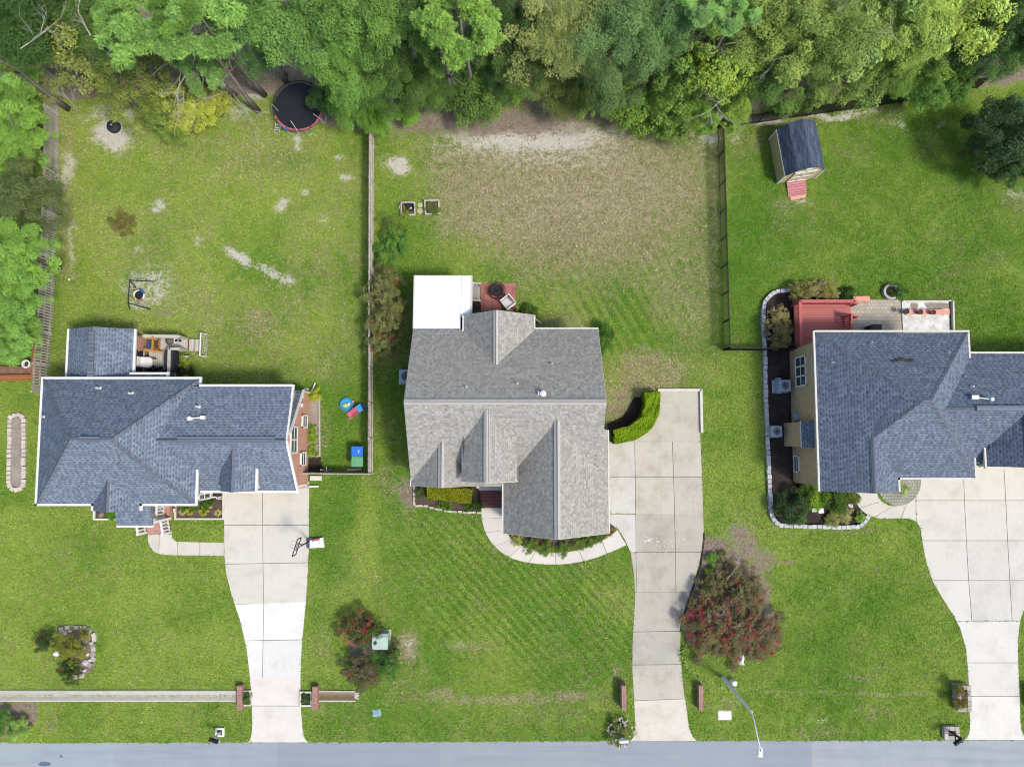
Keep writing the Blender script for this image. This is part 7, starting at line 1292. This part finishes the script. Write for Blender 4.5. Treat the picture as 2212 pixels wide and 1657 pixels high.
while len(F) < 17000:
    x, y = rg.uniform(min(xs)-.2,max(xs)+.2), rg.uniform(min(ys)-.2,max(ys)+.2)
    if not inside(x+rg.normal(0,.12), y+rg.normal(0,.12), hull): continue
    a = rg.uniform(0,6.28); l = rg.uniform(.18,.34); d = (math.cos(a),math.sin(a)); s = (-d[1]*.022,d[0]*.022); z = rg.uniform(.1,.3); b = len(V); t = min(1,max(0,rg.normal(.5,.25)))
    V += [(x-s[0],y-s[1],.03),(x+s[0],y+s[1],.03),(x+d[0]*l+s[0],y+d[1]*l+s[1],z),(x+d[0]*l-s[0],y+d[1]*l-s[1],z)]; F.append((b,b+1,b+2,b+3)); Cc += [(t,rg.rand()*.5,t,1)]*4
me = bpy.data.meshes.new('groundcover'); me.from_pydata(V,[],F); at = me.color_attributes.new('leaf','FLOAT_COLOR','POINT'); at.data.foreach_set('color',np.array(Cc,dtype=np.float32).ravel()); me.materials.append(M['leaf']); o = bpy.data.objects.new('groundcover',me); COL.objects.link(o); o.color = (*C(176,206,104),1); tag(o,'strappy green groundcover round the white rock','groundcover',None,'stuff')
# right house shrubs
shrub(1756,630,1.0,1.2,'shrub2',C(168,160,104),'tan-pink flowering bush above the red deck, the middle of three',asp=.6,rot=0,flower='c',fcol=C(212,184,160)); shrub(1722,632,.7,1.1,'shrub2',C(146,148,84),'greenish tan bush at the left end above the red deck',flower='c',fcol=C(206,178,152)); shrub(1788,632,.75,1.1,'shrub2',C(160,164,84),'yellow-green bush with pink plumes at the right end above the red deck',flower='c',fcol=C(216,190,168)); shrub(1828,637,.55,.8,'shrub',C(66,96,44),'small dark shrub at the top right corner of the red deck'); shrub(1681,690,.8,1.2,'shrub2',C(166,158,104),'tan flowering bush left of the red deck, the upper one',flower='c',fcol=C(208,190,150)); shrub(1683,727,.85,1.2,'shrub2',C(150,142,96),'shaded tan flowering bush left of the red deck, the lower one',flower='c',fcol=C(196,178,142))
shrub(1941,629,.55,.9,'sparse2',C(76,116,52),'dark leaning shrub growing out of the stone ring planter'); shrub(1707,1093,1.05,1.5,'tight',C(52,82,36),'dark clipped round shrub in the lower corner of the dark bed'); shrub(1757,1077,.85,1.0,'shrub',C(118,158,46),'bright green bush right of the dark round shrub',asp=1.1); shrub(1800,1077,.9,1.0,'shrub',C(76,108,42),'mid-green bush under the front eave of the tan house'); shrub(1833,1073,.65,.8,'shrub',C(104,124,54),'olive bush nearest the curved path of the tan house'); shrub(1742,1068,.7,1.0,'shrub',C(84,112,48),'green bush against the house corner behind the bright one')
for u, v, r, c_, lab in ((1805,1118,.6,C(150,154,92),'grey-green low plant in the dark front bed'),(1822,1112,.55,C(168,168,112),'pale straw plant in the dark front bed'),(1858,1118,.35,C(138,186,74),'fresh green plant at the tip of the dark front bed'),(1730,1120,.4,C(90,126,52),'low plant below the dark round shrub'),(1790,1125,.4,C(140,146,88),'thin low plant at the block edging of the front bed')): shrub(u,v,r,.4,'shrub2',c_,lab,'plant','plant','plants in the tan house front bed')
shrub(1949,1057,.45,.5,'shrub2',C(176,206,132),'pale flowering pot plant beside the porch of the tan house','plant','plant',flower='c',fcol=C(236,232,220))
for u, v, r, c_, lab in ((2071,1488,.4,C(134,128,60),'brownish flowering plant at the top of the tall block planter'),(2078,1502,.6,C(150,168,56),'long-leaved grass sprawling out of the tall block planter'),(2072,1518,.45,C(134,124,58),'brownish flowering plant at the bottom of the tall block planter')): shrub(u,v,r,.7,'spike2' if 'grass' in lab else 'shrub2',c_,lab,'plant','plant','plants in the tall block planter',zc=.75)
for u, v, c_ , lab in ((878,460,C(140,156,62),'weedy green plants in the left raised bed'),(930,450,C(116,128,68),'tangle of weeds in the right raised bed'),(942,456,C(112,132,66),'weeds in the corner of the right raised bed')): shrub(u,v,.38,.35,'shrub2',c_,lab,'plant','plant','weeds in the raised beds')
# ------------------------------------------------------------------ short grass and straw standing on the lawns
RX0, RY0, RS = -37.0, -22.4, .06; rnx, rny = int(74/RS), int(56/RS); hard = np.zeros((rny, rnx), bool)
for o in list(COL.objects):
    if o.type != 'MESH' or o.get('kind') != 'structure' or o.name.split('.')[0] in ('ground', 'dirt_patch', 'driveway_splashes'): continue
    vs = np.array([v.co[:] for v in o.data.vertices])
    for pl in o.data.polygons:
        if pl.normal.z < .9: continue
        P = vs[list(pl.vertices)][:, :2]; i0 = max(0, int((P[:,0].min()-RX0)/RS)); i1 = min(rnx, int((P[:,0].max()-RX0)/RS)+2); j0 = max(0, int((P[:,1].min()-RY0)/RS)); j1 = min(rny, int((P[:,1].max()-RY0)/RS)+2)
        if i1 <= i0 or j1 <= j0: continue
        X, Y = np.meshgrid(RX0+(np.arange(i0,i1)+.5)*RS, RY0+(np.arange(j0,j1)+.5)*RS); c = np.zeros(X.shape, bool)
        for (xa,ya),(xb,yb) in zip(P, np.roll(P,-1,0)):
            if abs(ya-yb) < 1e-9: continue
            c ^= ((ya > Y) != (yb > Y)) & (X < (xb-xa)*(Y-ya)/(yb-ya)+xa)
        hard[j0:j1,i0:i1] |= c
rg = np.random.RandomState(11); N = 1500000
gx_ = rg.uniform(-36, 36, N); gy_ = rg.uniform(-21.6, 31, N)
ok = ~hard[((gy_-RY0)/RS).astype(int).clip(0,rny-1), ((gx_-RX0)/RS).astype(int).clip(0,rnx-1)]
fwp = gy_*ST+CAM_H*CT; vp = 828.5-CAM_F*(gy_*CT-CAM_H*ST)/fwp; up2 = 1106+CAM_F*gx_/fwp
ok &= (up2 > -60) & (up2 < 2272) & (vp > 120) & (vp < 1640)
gx_, gy_ = gx_[ok], gy_[ok]
def at_grid(A):
    i = np.searchsorted(LAWN['x'], gx_).clip(1, len(LAWN['x'])-1); j = np.searchsorted(LAWN['y'], gy_).clip(1, len(LAWN['y'])-1); return LAWN[A][j, i]
cl = fbm(gx_, gy_, 3.2, 81, 3); cl2 = fbm(gx_, gy_, .8, 85, 4)
d_, s_, l_, h_ = at_grid('dry'), at_grid('sand'), at_grid('lit'), at_grid('hue')
keep = rg.rand(len(gx_)) < np.clip(1.0-1.05*np.clip(s_*1.1+(cl-.5)*1.2, 0, 1), .04, 1)*np.clip(1-1.15*np.clip(l_+(cl-.5)*.8, 0, 1), .03, 1)*np.clip(.68+(cl-.5)*2.2, .1, 1)
gx_, gy_, cl, cl2, d_, h_ = [a[keep] for a in (gx_, gy_, cl, cl2, d_, h_)]; n = len(gx_)
hf = np.clip(h_+(cl2-.5)*.8+rg.normal(0,.2,n), 0, 1)[:,None]; gA, gB = np.array(C(104,160,44)), np.array(C(190,212,94)); colr = gA*(1-hf)+gB*hf
df = np.clip(d_*1.12-.22+(cl-.5)*.8+(cl2-.5)*.5, 0, 1); st_ = rg.rand(n) < df; sf = (rg.rand(n)*np.clip(.35+d_, 0, 1))[:,None]; colr = np.where(st_[:,None], np.array(C(164,150,104))*(1-sf)+np.array(C(240,228,188))*sf, colr)
colr = colr*np.clip(rg.normal(1.0,.2,n),.5,1.5)[:,None]
a = rg.uniform(0, 2*np.pi, n); L = rg.uniform(.07,.15,n)*np.where(st_,1.15,1.0); til = rg.uniform(.5,1.25,n); wd = rg.uniform(.012,.026,n)
dx_, dy_ = np.cos(a)*L*np.sin(til), np.sin(a)*L*np.sin(til); dz_ = L*np.cos(til)*.8; sx_, sy_ = -np.sin(a)*wd, np.cos(a)*wd
P0 = np.stack([gx_-sx_, gy_-sy_, np.full(n,.002)],1); P1 = np.stack([gx_+sx_, gy_+sy_, np.full(n,.002)],1); P2 = np.stack([gx_+dx_+sx_*.35, gy_+dy_+sy_*.35, dz_+.004],1); P3 = np.stack([gx_+dx_-sx_*.35, gy_+dy_-sy_*.35, dz_+.004],1)
me = bpy.data.meshes.new('grass'); fast_mesh(me, np.stack([P0,P1,P2,P3],1).reshape(-1,3), np.arange(4*n).reshape(n,4))
at = me.color_attributes.new('tint','FLOAT_COLOR','POINT'); at.data.foreach_set('color', np.repeat(np.concatenate([colr,np.ones((n,1))],1),4,0).astype(np.float32).ravel())
t = NT('grass_blade'); a_ = t.n('VertexColor'); a_.layer_name = 'tint'; t.base(a_.outputs['Color'], .7, .12); tr = t.n('BsdfTranslucent'); t.l(a_.outputs['Color'], tr.inputs['Color']); mx_ = t.n('MixShader'); mx_.inputs[0].default_value = .35; t.l(t.b.outputs[0], mx_.inputs[1]); t.l(tr.outputs[0], mx_.inputs[2]); t.l(mx_.outputs[0], t.out.inputs['Surface'])
me.materials.append(t.m); o = bpy.data.objects.new('grass', me); COL.objects.link(o); tag(o, 'short mown grass and dry straw on the lawns', 'grass', None, 'stuff')
